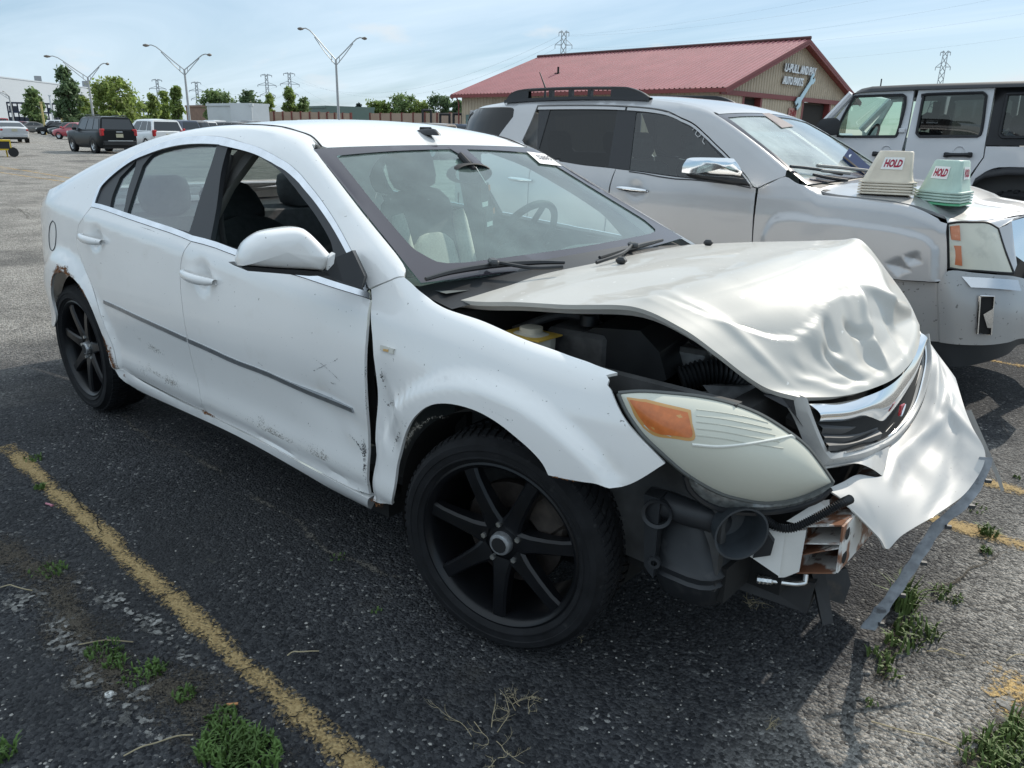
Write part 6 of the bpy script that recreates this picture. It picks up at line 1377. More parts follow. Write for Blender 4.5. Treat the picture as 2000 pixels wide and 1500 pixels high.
# hoses, wiring and fittings that show in the gap under the hood
mid = mat('engine_grey', (.075, .075, .075), .5, noise=(20, .4)); alu = mat('cast_alloy', (.34, .34, .33), .45, metal=.8, noise=(25, .4))
for k, (pts, r_, m_) in enumerate((([(1.22, -.55, .86), (1.30, -.42, .90), (1.42, -.38, .88), (1.50, -.42, .80)], .014, mid), ([(1.20, -.30, .90), (1.35, -.20, .94), (1.55, -.25, .95), (1.75, -.35, .86)], .011, black), ([(1.75, -.58, .72), (1.85, -.50, .78), (1.95, -.40, .76), (2.02, -.30, .70)], .022, mid), ([(1.30, -.48, .82), (1.55, -.60, .80), (1.80, -.62, .76)], .008, black), ([(1.9, -.5, .74), (1.95, -.35, .80), (1.98, -.1, .80)], .012, alu), ([(1.4, -.62, .80), (1.6, -.66, .84), (1.78, -.64, .80)], .006, mat('wire_red', (.25, .03, .02), .5)))):
    g = G(); g.tube(cr1(pts, 24), r_, 8); g.build('engine_hose', m_, car)
for c_, d_, m_ in (((1.42, -.44, .80), (.20, .17, .18), mid), ((1.72, -.34, .84), (.12, .10, .06), alu), ((1.86, -.58, .74), (.10, .05, .10), mid), ((1.97, -.42, .66), (.05, .30, .16), alu)):
    g = G(); g.box(c_, d_, rz=.15, bev=.012); g.build('engine_fitting', m_, car)
for c_ in ((1.42, -.44, .895), (1.25, -.40, .90)): g = G(); g.cyl(c_, (c_[0], c_[1], c_[2]+.03), .032, .028, 14); g.build('filler_cap', black, car)
for q, y_ in (((1392, 766), -.50), ((1432, 768), -.47), ((1470, 778), -.45)): g = G(); g.cyl(at(*q, y=y_), at(*q, y=y_)+np.array([.004, -.006, .012]), .008, n=8); g.build('panel_bolt', steel, car)
# cowl, wipers
g = G(); rows = []
for dx, dz in ((-.02, .004), (.06, -.02), (.14, -.035)):
    rows.append([(cowl_u(w)+dx-.02*abs(w), w*.76, .985+.045*(1-w*w)+dz-.0) for w in np.linspace(-1, 1, 24)])
g.grid(rows); g.build('cowl_panel', black, car)
def wiper(pts, arm, par):
    g = G(); P = cr1([np.array(ftop(*top.hit(*q)))+np.array([.012, 0, .018]) for q in pts], 30); g.tube(P, [.006+.004*math.sin(math.pi*i/29) for i in range(30)], 6); w = g.build('wiper_blade', black, par)
    g = G(); g.box(P[14]+np.array([.004, 0, .012]), (.03, .06, .018), rz=.9, bev=.006); g.build('wiper_joint', darkgrey, w)
    g = G(); A = [P[14]+np.array([0, 0, .012])]+[np.array(a) for a in arm]; g.tube(cr1(A, 10), .006, 6); g.build('wiper_arm', black, w)
wiper([(826, 556), (880, 541), (960, 528), (1040, 522), (1096, 522)], [at(1040, 523, z=1.03), at(1100, 521, z=1.035)], car)
wiper([(1165, 512), (1205, 500), (1245, 488), (1288, 477)], [at(1215, 495, z=1.045), at(1165, 513, z=1.03)], car)
# roof antenna stub
ua, wa = top.hit(833, 262); p = np.array(ftop(ua, wa)); g = G()
rows = []
for t, hw, hh in ((-.085, .004, .002), (-.07, .017, .012), (-.03, .021, .022), (.02, .022, .027), (.055, .020, .024), (.075, .016, .012), (.085, .006, .002)):
    rows.append([(p[0]+t*.92, p[1]+hw*math.cos(a)+.1*0, p[2]-.002+hh*math.sin(a)+(-t*.03)) for a in np.linspace(0, math.pi, 12)])
g.grid(rows); an = g.build('antenna_base', black, car)
g = G(); g.box(p+np.array([-.005, 0, .022]), (.07, .012, .012), bev=.004); g.build('antenna_socket', dark, an)
# ------------------------------------------------------------------ cabin
fab = mat('seat_grey', (.075, .075, .08), .95, noise=(30, .2)); fabl = mat('seat_beige', (.66, .64, .57), .95, noise=(120, .12), bump=(300, .4, .002)); trimg = mat('cabin_trim', (.16, .155, .145), .8, noise=(8, .15)); trimb = mat('cabin_black', (.022, .022, .024), .7, noise=(12, .2))
fabd = mat('seat_dark', (.022, .022, .024), .95, noise=(30, .3))
def seat(cx, cy, rec, par, ins, fab=fab):
    s = bpy.data.objects.new('front_seat', None); COL.objects.link(s); setparent(s, par, True)
    ca, sa = math.cos(rec), math.sin(rec)
    def up(h, y, d): return (cx-h*sa+d*ca, cy+y, .58+h*ca+d*sa)
    def pad(name, hs_, w, th, m, dof=0., bul=.03):
        rows = []
        for h, ww in hs_:
            rows.append([up(h, ww*w*math.copysign(abs(math.cos(t))**.6, math.cos(t)), dof+th*math.copysign(abs(math.sin(t))**.7, math.sin(t))) for t in np.linspace(0, 2*math.pi, 25)])
        g = G(); g.grid(rows); n = 25; g.F += [tuple(range(n-1, -1, -1)), tuple(range((len(rows)-1)*n, len(rows)*n))]; return g.build(name, m, s, 60)
    pad('backrest', [(0, .9), (.08, 1), (.3, 1.02), (.45, .95), (.54, .82), (.585, .6), (.60, .3)], .25, .07, fab)
    pad('backrest_insert', [(.02, .8), (.1, .95), (.25, 1.0), (.32, .92), (.36, .6), (.37, .3)], .145, .02, ins, .062)
    for sy in (-1, 1):
        rows = []
        for h, w_ in ((.0, .03), (.1, .045), (.3, .045), (.42, .035), (.47, .01)): rows.append([up(h, sy*(.20+.0*h)+w_*math.cos(t), .075+.045*math.sin(t)) for t in np.linspace(0, 2*math.pi, 13)])
        g = G(); g.grid(rows); g.build('side_bolster', ins if ins is fabl else fab, s, 60)
    pad('headrest', [(.60, .5), (.615, .85), (.66, 1), (.74, 1), (.79, .9), (.81, .6)], .14, .05, fab, .02)
    g = G(); g.box((cx+.25, cy, .47), (.50, .50, .16), ry=-.10, bev=.06); g.build('seat_cushion', ins, s)
seat(-.06, .35, .30, car, fabl); seat(-.20, -.37, .80, car, fabd, fabd)
g = G(); g.box((-1.0, 0, .46), (.5, 1.3, .16), bev=.05); g.box((-1.24, 0, .74), (.16, 1.3, .56), ry=-.35, bev=.05); rs_ = g.build('rear_seat', fab, car)
for y in (-.40, .40):
    g = G(); rows = []
    for h, ww in ((0, .6), (.02, .9), (.07, 1), (.13, 1), (.17, .9), (.19, .6)): rows.append([(-1.30-.1*h+.055*math.sin(t), y+.135*ww*math.copysign(abs(math.cos(t))**.6, math.cos(t)), 1.0+h) for t in np.linspace(0, 2*math.pi, 21)])
    g.grid(rows); g.F += [tuple(range(5*21, 6*21))]; g.build('rear_headrest', fab, car, 60)
# dashboard
g = G(); rows = []
for x, z in ((1.10, .98), (.98, .985), (.84, .975), (.72, .955), (.64, .90), (.62, .82), (.70, .70), (.80, .60)):
    rows.append([(x+.05*(1-(y/.72)**2), y, z+(.03*math.exp(-((y-.37)/.18)**2) if x < .9 else 0)) for y in np.linspace(-.72, .72, 30)])
g.grid(rows); g.build('dashboard', mat('dash_grey', (.10, .115, .115), .8, noise=(20, .15)), car)
sw = bpy.data.objects.new('steering_wheel', None); COL.objects.link(sw); setparent(sw, car, True)
swc = Vector((.47, .37, .985)); swa = Vector((-.85, 0, .52)).normalized(); a_ = swa.orthogonal().normalized(); b_ = swa.cross(a_)
g = G(); g.tube([swc+(a_*math.cos(t)+b_*math.sin(t))*.185 for t in np.linspace(0, 2*math.pi, 41)], .016, 10); g.build('wheel_rim', trimb, sw)
g = G(); g.cyl(swc-swa*.03, swc+swa*.02, .07, .055, 16)
for t in (0, 2.1, 4.2): g.cyl(swc, swc+(a_*math.cos(t+.5)+b_*math.sin(t+.5))*.18, .016, .012, 8)
g.cyl(swc, swc-swa*.25, .035, .04, 10); g.build('wheel_hub', trimb, sw)
g = G(); rows = []      # inside mirror
for t, s_ in ((-.03, .75), (-.02, 1), (.0, 1.02), (.012, 1), (.018, .9)): rows.append([(.50+t*1.0, -.0+.115*s_*math.cos(a), 1.275+.04*s_*math.sin(a)) for a in np.linspace(0, 2*math.pi, 25)])
g.grid(rows); g.tube([(.52, 0, 1.29), (.44, 0, 1.345)], .012, 8); g.build('inside_mirror', trimb, car)
# pillar trims, headliner, parcel shelf, belts, inner door skins
for sy in (-1, 1):
    g = G(); rows = []
    for z, x in ((.55, -.23), (.9, -.25), (1.05, -.22), (1.2, -.18), (1.32, -.12), (1.38, -.05)):
        w = Wid(x, z)-.05-.012*(z > 1.3); rows.append([(x-.07, sy*(w+.02), z), (x-.06, sy*(w-.02), z), (x, sy*(w-.035), z), (x+.06, sy*(w-.02), z), (x+.07, sy*(w+.02), z)])
    g.grid(rows); g.build('pillar_trim', trimg, car, 60)
    g = G(); rows = []
    for z in (.45, .7, .90, .955): rows.append([(x, sy*(Wid(x, z)-.07-(.02 if z > .94 else 0)), z+(zbelt(x)-.965 if z > .8 else 0)) for x in np.linspace(-1.0, .88, 24)])
    g.grid(rows); g.build('door_card', trimb, car)
    g = G(); g.tube(cr1([(-.18, sy*.645, 1.33), (-.20, sy*.70, 1.12), (-.16, sy*.71, .9), (-.12, sy*.68, .6)], 20), .012, 6); g.build('seat_belt', mat('belt', (.05, .05, .05), .8), car)
g = G(); rows = []
for u in np.linspace(-1.02, .30, 24): rows.append([tuple(np.array(ftop(u, w))-np.array([0, 0, .035])) for w in np.linspace(-1.02, 1.02, 20)])
g.grid(rows); g.build('headliner', mat('headliner', (.33, .33, .31), .95), car)
g = G(); g.box((-1.62, 0, .99), (.55, 1.26, .02)); g.build('parcel_shelf', trimb, car)
g = G(); g.box((-.1, 0, .32), (2.2, 1.5, .03)); g.box((.25, 0, .45), (.9, .22, .22), bev=.04); g.build('cabin_floor', trimb, car)
# air fresheners on the mirror stalk: a thing of their own
af = thing('air_freshener', 'dark card air fresheners with orange corners hanging from the sedan inside mirror', 'air freshener', (.545, .05, 1.25))
for k, (dx, dy, z0, h) in enumerate(((.0, -.01, 1.115, .125), (.006, .012, 1.045, .10))):
    g = G(); g.box((.56+dx, .03+dy, z0+h/2), (.003, .066, h), rz=.25, rx=.06); c1 = g.build('card', mat('card_black', (.035, .035, .035), .5), af)
    g = G(); g.box((.5625+dx, .03+dy, z0+h*.35), (.002, .046, .018), rz=.25, rx=.06); g.build('card_label', pap, af)
    for s_ in (-1, 1):
        g = G(); g.box((.5625+dx, .03+dy+s_*.024, z0+h*.86), (.002, .014, .022), rz=.25, rx=.06+s_*.2); g.build('card_corner', mat('card_orange', (.55, .18, .05), .5), af)
g = G(); g.tube([(.52, .01, 1.30), (.548, .02, 1.26), (.56, .03, 1.235)], .0015, 4); g.build('string', pap, af)
# ================================================================== silver SUV in the next bay
class Body:
    def __init__(s, zs, w, rad_, crown_, yc, z0=.3):
        s.zs, s.w, s.rad, s.cr, s.yc, s.z0 = zs, w, rad_, crown_, yc, z0
    def prof(s, x):
        zs = float(s.zs(x)); r = s.rad(x); z1 = zs-r; w1 = s.w(x, z1); k = max(.1, min(.6, (s.w(x, z1-.03)-w1)/.03)); return zs, r, z1, w1, k, w1-k*r-r
    def side(s, u, v):
        zs, r, z1, w1, k, ye = s.prof(u)
        if v <= 1.2: z = s.z0+(z1-s.z0)*v/1.2; return (u, s.yc-s.w(u, z), z)
        if v <= 1.28:
            t = (v-1.2)/.08; return (u, s.yc-((1-t)**2*w1+2*t*(1-t)*(w1-k*r)+t*t*ye), (1-t)**2*z1+(2*t*(1-t)+t*t)*zs)
        q = (v-1.28)/.55; return (u, s.yc-ye*(1-q), zs+s.cr(u)*(1-(1-q)**2))
    def top(s, u, w):
        zs, r, z1, w1, k, ye = s.prof(u); return (u, s.yc+w*ye, zs+s.cr(u)*(1-w*w))
    def vz(s, x, z): return 1.2*(z-s.z0)/(s.prof(x)[2]-s.z0)
tz = table([(-2.0, 1.60), (-1.75, 1.635), (-1.2, 1.668), (-.5, 1.675), (-.15, 1.655), (.1, 1.622), (.32, 1.558), (.65, 1.385), (.98, 1.185), (1.05, 1.15), (1.12, 1.132), (1.36, 1.122), (1.55, 1.108), (1.71, 1.062), (1.78, 1.04), (2.3, .99)])
def tw(x, z):
    w = float(np.interp(z, (.3, .5, .7, 1.0, 1.10, 1.17, 1.25, 1.65, 1.75), (.885, .915, .922, .915, .905, .89, .862, .715, .67)))
    if x > 1.78: w -= .36*((x-1.78)/.35)**2
    if x < -1.4: w -= .18*((-1.4-x)/.6)**2
    return w
YC = 3.12
tb = Body(tz, tw, lambda x: float(np.interp(x, (-2, .1, .32, .95, 1.1, 2.2), (.07, .07, .035, .035, .06, .06))), lambda x: float(np.interp(x, (-2, .2, .4, .9, 1.1, 1.3, 2.2), (.03, .035, .04, .05, .06, .05, .05))), YC)
tS = Surf(tb.side, -2.0, 2.2, 150, 0, 1.83, 80); tS.out = (0, -1, .3)
tT = Surf(tb.top, -1.98, 2.2, 120, -1, 1, 40); tT.out = (.2, 0, 1)
silver = mat('silver_paint', (.42, .42, .425), .30, metal=.30, coat=.8, coatr=.06, noise=(3, .04), dirt=[(60, .72, (.30, .28, .25), .05, .5)])
suv = thing('silver_suv', 'silver SUV with black roof rails, chrome mirror and a dented fender, parked beside the wreck', 'car', (0.1, YC, 0))
def tmirror(o, parent=None):
    me = o.data.copy(); co = np.zeros(len(me.vertices)*3); me.vertices.foreach_get('co', co); co[1::3] = 2*YC-co[1::3]; me.vertices.foreach_set('co', co); me.flip_normals(); me.update()
    c = bpy.data.objects.new(o.name.split('.')[0], me); COL.objects.link(c); c.parent = o.parent if parent is None else parent; c.matrix_parent_inverse = o.matrix_parent_inverse.copy(); return c
def tskin(name, ol, m, **k):
    return skin(name, tS, ol, m, suv, **k)
vz2 = tb.vz
TDT = [(1052, 209), (1140, 208), (1224, 210), (1280, 215), (1315, 224), (1350, 241), (1385, 271), (1420, 305), (1455, 343), (1470, 364)]
TDB = [(1466, 364), (1410, 356), (1350, 348), (1227, 332), (1203, 329), (1140, 322), (1085, 313), ('p', -.80, vz2(-.80, 1.245)), ('p', -1.02, vz2(-1.02, 1.26))]
QW = [('p', -1.86, vz2(-1.86, 1.27)), (898, 248), (912, 228), (927, 214), (945, 211), (994, 210), (1004, 214), (1002, 228), (977, 261), ('p', -1.53, vz2(-1.53, 1.27))]
tfr = tskin('side_frame', [(1480, 367), (1470, 362), (1455, 340), (1420, 302), (1385, 268), (1350, 238), (1315, 221), (1280, 212), (1224, 207), (1140, 205), (1050, 206), (1036, 240), (1020, 274), ('p', -1.06, vz2(-1.06, 1.25)), ('p', -1.05, vz2(-1.05, .8)), ('p', -1.12, vz2(-1.12, .45)), ('p', -1.9, vz2(-1.9, .45)), ('p', -1.98, vz2(-1.98, .8)), ('p', -1.99, 1.2), ('p', -1.96, 1.30), ('p', -1.0, 1.32), ('p', .0, 1.32), ('p', .26, 1.30), ('p', .32, 1.285), ('p', .6, 1.283), ('p', .86, 1.283), (1534, 344), (1505, 355)], silver, holes=(QW,), step=.05, t=.012, gap=.001)
TSEAM = [(1202, 331), (1192, 362), ('p', -.33, vz2(-.33, .95)), ('p', -.36, vz2(-.36, .45))]
trd = tskin('rear_door', TDB[4:]+[('p', -1.055, vz2(-1.055, 1.25)), ('p', -1.045, vz2(-1.045, .8)), ('p', -1.1, vz2(-1.1, .45)), ('p', -.365, vz2(-.365, .45)), ('p', -.335, vz2(-.335, .95)), (1191, 362)], silver, step=.05, gap=.003)
hb_ = tS.hit(1240, 369)
tfd = tskin('front_door', TDB[:5]+TSEAM[1:]+[('p', .74, vz2(.74, .45)), ('p', .755, vz2(.755, .7)), (1469, 470), (1477, 368)], silver, step=.03, gap=.003, fn=bump2(hb_, (.075, .06), .022))
# squared arch bulge on the fender, with a dent in it
arcp = [tS.hit(*q) for q in ((1486, 472), (1493, 447), (1509, 425), (1535, 418.5), (1580, 423), (1625, 428.5), (1670, 434), (1716, 440), (1770, 450), (1806, 461), (1826, 478), (1833, 500))]
arcp = np.array(arcp+[np.array([1.80, vz2(1.8, .55)]), np.array([.80, vz2(.8, .55)])])
ap = smoothpoly(arcp, True, 4, 60); ap = cr1(np.r_[ap, ap[:1]], 500)
d1 = tS.hit(1757, 520); d2 = tS.hit(1785, 505)
def tfen(p):
    dd = np.min(np.hypot(ap[:, 0]-p[0], ap[:, 1]-p[1])); s_ = 1 if inpoly(ap, p[0], p[1]) else -1
    d = .020*sst(-.006, .034, dd*s_)
    q = p-d1; d += -.020*max(0, 1-abs(q[0])/.07-abs(q[1])/.09); q = p-d2; d += -.018*max(0, 1-abs(q[0]-.3*q[1])/.05-abs(q[1])/.08)
    q = p-(d1+d2)/2-np.array([.0, -.03]); d += .006*math.exp(-abs(q[0])/.012-(q[1]/.07)**2)
    return d
tfe = tskin('front_fender', [(1481, 368), (1507, 356), (1534, 345), (1560, 359), (1602, 368), (1607, 381), (1700, 390), (1760, 398), (1805, 413), (1832, 427), (1850, 437), (1849, 470), (1850, 522), (1847, 545), (1840, 549), (1775, 547), (1745, 544), ('p', 1.50, vz2(1.5, .62)), ('p', 1.2, vz2(1.2, .72)), ('p', .95, vz2(.95, .6)), ('p', .88, vz2(.88, .42)), ('p', .765, vz2(.765, .42)), ('p', .765, vz2(.765, .7)), (1470, 470)], silver, step=.012, gap=.001, fn=tfen)
for o in (tfr, trd, tfd, tfe): tmirror(o)
skin2('roof_panel', tT, np.array([[.28, -.94]]+[[.30+.03*(1-w*w), w] for w in np.linspace(-.93, .93, 13)]+[[.28, .94], [-1.0, .94], [-1.97, .94], [-1.99, 0], [-1.97, -.94], [-1.0, -.94]]), silver, suv, step=.07, t=.02)
twg = glass('suv_windshield_glass', (.62, .74, .70), .05, film=.42, filmcol=(.66, .75, .71))  # pale film: sun glint and dash reflection painted into the glass
tcu = lambda w: .99+.07*(1-w*w)
TWO = [[.312+.03*(1-w*w), w] for w in np.linspace(-.985, .985, 16)]+[[tcu(w), w] for w in np.linspace(.985, -.985, 16)]
skin2('windshield', tT, np.array(TWO), twg, suv, step=.07, off=-.004, t=0)
TWI = np.array(smoothpoly([[.36, -.9], [.38, 0], [.36, .9], [.6, .935], [tcu(.9)-.05, .93], [tcu(0)-.06, 0], [tcu(.9)-.05, -.93], [.6, -.935]], True, 4, 60))
skin2('windshield_border', tT, np.array(TWO), frit, suv, [TWI], .06, .001, 0)
pq = [tT.hit(*q) for q in ((1488, 222), (1502, 221), (1551, 247), (1527, 250))]
skin2('sensor_shade', tT, np.array(pq), mat('shade_mauve', (.12, .10, .115), .7), suv, (), .06, .002, 0)
dg = glass('privacy_glass', (.02, .023, .026), .02, ior=1.36)
fg = glass('suv_door_glass', (.42, .50, .48), .02, ior=1.5)
skin('quarter_window', tS, QW, dg, suv, off=-.004, t=0, gap=.002)
TRG = [(1074, 214), (1140, 213), (1205, 215), (1187, 326), (1120, 319), (1080, 310), ('p', -.80, vz2(-.8, 1.26)), ('p', -.90, vz2(-.9, 1.27)), (1052, 290)]
TFG = [(1242, 219), (1280, 221), (1315, 230), (1350, 250), (1385, 282), (1420, 320), (1432, 333), (1436, 357), (1400, 352), (1352, 346), (1229, 331)]
tsu = skin('window_surround', tS, TDT+TDB, mat('window_trim_black'), suv, holes=(TRG, TFG), step=.06, off=-.004, t=.02, gap=.001)
a1 = skin('rear_door_window', tS, TRG, dg, suv, off=-.008, t=0, gap=-.003); a2 = skin('front_door_window', tS, TFG, fg, suv, off=-.008, t=0, gap=-.003)
for o in (tsu, a1, a2): tmirror(o)
def tstrip(name, path, w, m, off=.003, t=.005):
    P = dedupe(smoothpoly(tS.path(path), False, 4, 60)); d = np.gradient(P, axis=0); n = np.c_[-d[:, 1], d[:, 0]]/(np.linalg.norm(d, axis=1)[:, None]+1e-9)
    return skin2(name, tS, np.r_[P, (P+n*w)[::-1]], m, suv, (), .3, off, t, 30)
for pth in ([(1052, 209), (1140, 208), (1222, 210)], [(1226, 210), (1280, 215), (1315, 224), (1350, 241), (1385, 271), (1420, 305), (1455, 343), (1470, 364)]): tmirror(tstrip('window_frame', pth, -.014, silver))
tmirror(tstrip('belt_strip', [(1466, 366), (1350, 350), (1229, 334)], .007, mat('window_trim_black')))
# mirror, handle, antenna, rails
def frontshell(name, O, yv, thick_, m, par, dx=.05):
    X = np.array([at(q[0], q[1], y=yv) for q in smoothpoly(O, True, 3, 45)]); c = X.mean(0); rows = []
    for s_, d in ((0., dx), (.5, dx*.9), (.8, dx*.6), (.95, dx*.2), (1., -thick_*.4), (.95, -thick_)): rows.append([c+(p-c)*s_+np.array([d, -.2*d, 0]) for p in list(X)+[X[0]]])
    g = G(); g.grid(rows); return g.build(name, m, par, 60)
ms = frontshell('mirror_shell', [(1355, 339), (1357, 325), (1366, 311), (1380, 308), (1432, 309), (1441, 321), (1450, 338), (1446, 346), (1400, 344)], 2.03, .10, chrome, suv)
mb_ = frontshell('mirror_base', [(1357, 341), (1400, 345), (1446, 347), (1458, 350), (1462, 361), (1430, 360), (1404, 355), (1368, 348)], 2.05, .08, black, suv, .03)
skin('mirror_sail', tS, [(1433, 318), (1452, 343), (1467, 363), (1440, 359)], black, suv, off=.004, t=.01)
tmirror(ms); tmirror(mb_)
A = np.array(tb.side(*tS.hit(1207, 366))); B = np.array(tb.side(*tS.hit(1265, 373))); rows = []
for t in np.linspace(0, 1, 9):
    p = A+(B-A)*t+np.array([0, -.012-.028*math.sin(math.pi*t)**.6, 0]); hh = .017*(.5+.5*math.sin(math.pi*t)**.5); rows.append([(p[0], p[1]+.011*math.cos(a), p[2]+hh*math.sin(a)) for a in np.linspace(0, 2*math.pi, 13)])
g = G(); g.grid(rows); hd = g.build('door_handle', chrome, suv, 60); tmirror(hd)
B2 = A-np.array([.98, 0, -.01]); g = G(); g.grid([[(x-.98, y+.0, z+.012) for x, y, z in r] for r in rows]); tmirror(g.build('door_handle', chrome, suv, 60))
g = G(); p0 = np.array(tb.top(-1.12, -.25)); g.cyl(at(1065, 171, y=YC-.2), at(1054, 141, y=YC-.2), .007, .004, 6); g.cyl(at(1065, 171, y=YC-.2)-np.array([0, 0, .10]), at(1065, 171, y=YC-.2), .012, .007, 8); g.build('roof_antenna', black, suv)
RLx = [(-1.50, 1.655), (-1.44, 1.715), (-1.33, 1.740), (-1.1, 1.748), (-.8, 1.749), (-.45, 1.742), (-.36, 1.733), (-.27, 1.705), (-.20, 1.668)]
rl_ = cr1([(x, YC-.665, z) for x, z in RLx], 46); g = G()
g.grid([[tuple(p+np.array([0, dy, dz])) for dy, dz in ((-.015, -.018), (-.018, -.004), (-.010, .003), (.010, .003), (.018, -.004), (.015, -.018))] for p in rl_])
base = [(x, YC-.665, z) for x, z in ((-1.50, 1.655), (-1.2, 1.668), (-.8, 1.674), (-.4, 1.668), (-.20, 1.66))]
b2_ = cr1(base, 46); g.grid([[tuple(p+np.array([0, dy, dz])) for dy, dz in ((-.024, -.01), (-.022, .012), (.022, .012), (.024, -.01))] for p in b2_])
for x in (-1.05, -.87, -.70): g.box((x, YC-.665, 1.71), (.03, .03, .07))
for x0, x1 in ((-1.50, -1.26), (-.52, -.20)):
    sel = [i for i, p in enumerate(rl_) if x0 <= p[0] <= x1]; g.grid([[tuple(rl_[i]+np.array([0, -.016, 0])) for i in sel], [tuple((rl_[i][0], rl_[i][1]-.02, np.interp(rl_[i][0], b2_[:, 0], b2_[:, 2]))) for i in sel]]); g.grid([[tuple(rl_[i]+np.array([0, .016, 0])) for i in sel], [tuple((rl_[i][0], rl_[i][1]+.02, np.interp(rl_[i][0], b2_[:, 0], b2_[:, 2]))) for i in sel]])
tmirror(g.build('roof_rail', mat('rail_black', (.02, .021, .024), .4), suv, 40))
# hood
HOODO = [[tcu(0)+.045, 0], [tcu(.5)+.04, .5], [1.055, .90], [1.10, .97], [1.36, .985], [1.70, .97], [1.86, .88], [1.98, .6], [2.05, 0], [1.98, -.6], [1.86, -.88], [1.70, -.97], [1.36, -.985], [1.10, -.97], [1.055, -.90], [tcu(.5)+.04, -.5]]
def hoodr(p):
    a = abs(p[1]); return .018*sst(.75, .60, a)*sst(1.02, 1.2, p[0])*sst(2.02, 1.9, p[0])-.012*sst(.10, .05, abs(a-.30))*sst(1.75, 1.80, p[0])*sst(1.98, 1.93, p[0])
thood = skin2('hood', tT, np.array(smoothpoly(HOODO, True, 3, 70)), silver, suv, (), .035, .003, .015, 40, hoodr)
g = G(); rows = []
for dx, dz in ((-.015, .0), (.05, -.02), (.10, -.03)): rows.append([(tcu(w)+dx, YC+w*.80, tb.top(tcu(w), w)[2]+dz) for w in np.linspace(-1, 1, 24)])
g.grid(rows); g.build('cowl_panel', black, suv)
def twiper(pts, arm):
    P = cr1([np.array(tb.top(*tT.hit(*q)))+np.array([.012, 0, .018]) for q in pts], 20); g = G(); g.tube(P, .009, 6); w = g.build('wiper_blade', black, suv)
    g = G(); g.tube(cr1([np.array(tb.top(*tT.hit(*q)))+np.array([.01, 0, .035]) for q in arm], 10), .010, 6); g.build('wiper_arm', mat('wiper_worn', (.20, .20, .19), .5), w)
twiper([(1539, 331), (1570, 334), (1605, 339), (1640, 346)], [(1591, 335), (1640, 339), (1700, 345)]); twiper([(1584, 347), (1615, 353), (1650, 358)], [(1600, 345), (1655, 350)])
# headlight and bumper: strips from the flank round the nose (pixel columns with their depth)
def cols(rows, k=5): return upsample([[at(a, b, y=y) for a, b, y in r] for r in rows], k)
HLg = [[(1851, 437, 2.235), (1852, 480, 2.225), (1853, 523, 2.225)], [(1872, 434, 2.25), (1875, 480, 2.235), (1878, 527, 2.235)], [(1900, 434, 2.28), (1905, 481, 2.26), (1912, 529, 2.26)], [(1928, 435, 2.33), (1938, 485, 2.30), (1948, 532, 2.30)], [(1949, 446, 2.40), (1963, 490, 2.37), (1980, 534, 2.36)]]
hh_ = bpy.data.objects.new('headlight', None); COL.objects.link(hh_); setparent(hh_, suv, True)
hg = cols(HLg); g = G(); g.grid(hg); g.build('lens', glass('suv_lens', (.82, .82, .76), .06, film=1.1, filmcol=(.56, .55, .46)), hh_, 60)
g = G(); g.grid(hg+np.array([-.035, .045, -.01])); g.build('reflector_shell', mat('suv_reflector', (.40, .39, .35), .4, metal=.2), hh_, 60)
for (a, b, c, d) in (((1855, 442), (1873, 440), (1875, 470), (1857, 468)), ((1856, 479), (1876, 480), (1878, 519), (1857, 516))):
    g = G(); g.prism([tuple(at(q[0], q[1], y=2.232)) for q in (a, b, c, d)], (.004, -.003, 0)); g.build('indicator_lens', mat('amber2', (.50, .15, .06), .3, coat=.6), hh_, 20)
g = G(); g.lathe([(0, -.03), (.03, -.025), (.05, 0), (.052, 0)], at(1900, 500, y=2.30), (.8, -.6, 0), 20); g.build('lamp_bowl', mat('bowl'), hh_)
edge_ = [hg[0][j] for j in range(hg.shape[1])]+[hg[i][-1] for i in range(hg.shape[0])]+[hg[-1][j] for j in range(hg.shape[1]-1, -1, -1)]+[hg[i][0] for i in range(hg.shape[0]-1, -1, -1)]
G().tube(edge_, .006, 5).build('headlight_gasket', rubber, hh_)
for o in list(hh_.children): tmirror(o)
BU = [[(1740, 545, 2.21), (1742, 600, 2.215), (1744, 664, 2.225)], [(1776, 549, 2.205), (1776, 605, 2.21), (1778, 665, 2.22)], [(1826, 552, 2.205), (1827, 605, 2.205), (1829, 667, 2.215)], [(1834, 552, 2.195), (1835, 605, 2.195), (1838, 669, 2.205)], [(1853, 529, 2.205), (1862, 600, 2.20), (1872, 673, 2.215)], [(1905, 533, 2.245), (1918, 605, 2.24), (1925, 674, 2.26)], [(1950, 537, 2.30), (1965, 605, 2.31), (1968, 669, 2.34)], [(1982, 540, 2.38), (2000, 610, 2.42), (1998, 661, 2.44)], [(2030, 552, 2.62), (2060, 620, 2.66), (2056, 668, 2.70)]]
bg_ = cols(BU, 5); bg_ = bg_.copy()
g = G(); g.grid(bg_); fin = [(2.10, YC, .68), (2.17, YC, .60), (2.13, YC, .42)]; g.grid([list(bg_[-1]), list(upsample([fin, fin], 5)[0])])
bsv = mat('silver_bumper', (.36, .36, .36), .34, metal=.3, coat=.7, noise=(3, .05), dirt=[(50, .66, (.10, .095, .09), .02, .75), (9, .64, (.36, .35, .33), .1, .5)])
bc = g.build('front_bumper', bsv, suv, 45); tmirror(bc)
slp = [[(1874, 540, 2.225), (1892, 561, 2.215)], [(1930, 543, 2.26), (1930, 563, 2.25)], [(1984, 547, 2.37), (1990, 568, 2.37)]]
g = G(); g.grid(cols(slp)+np.array([.012, -.012, .003])); tmirror(g.build('bumper_ledge', mat('ledge', (.60, .61, .63), .18, metal=.6, coat=.8), suv, 60))
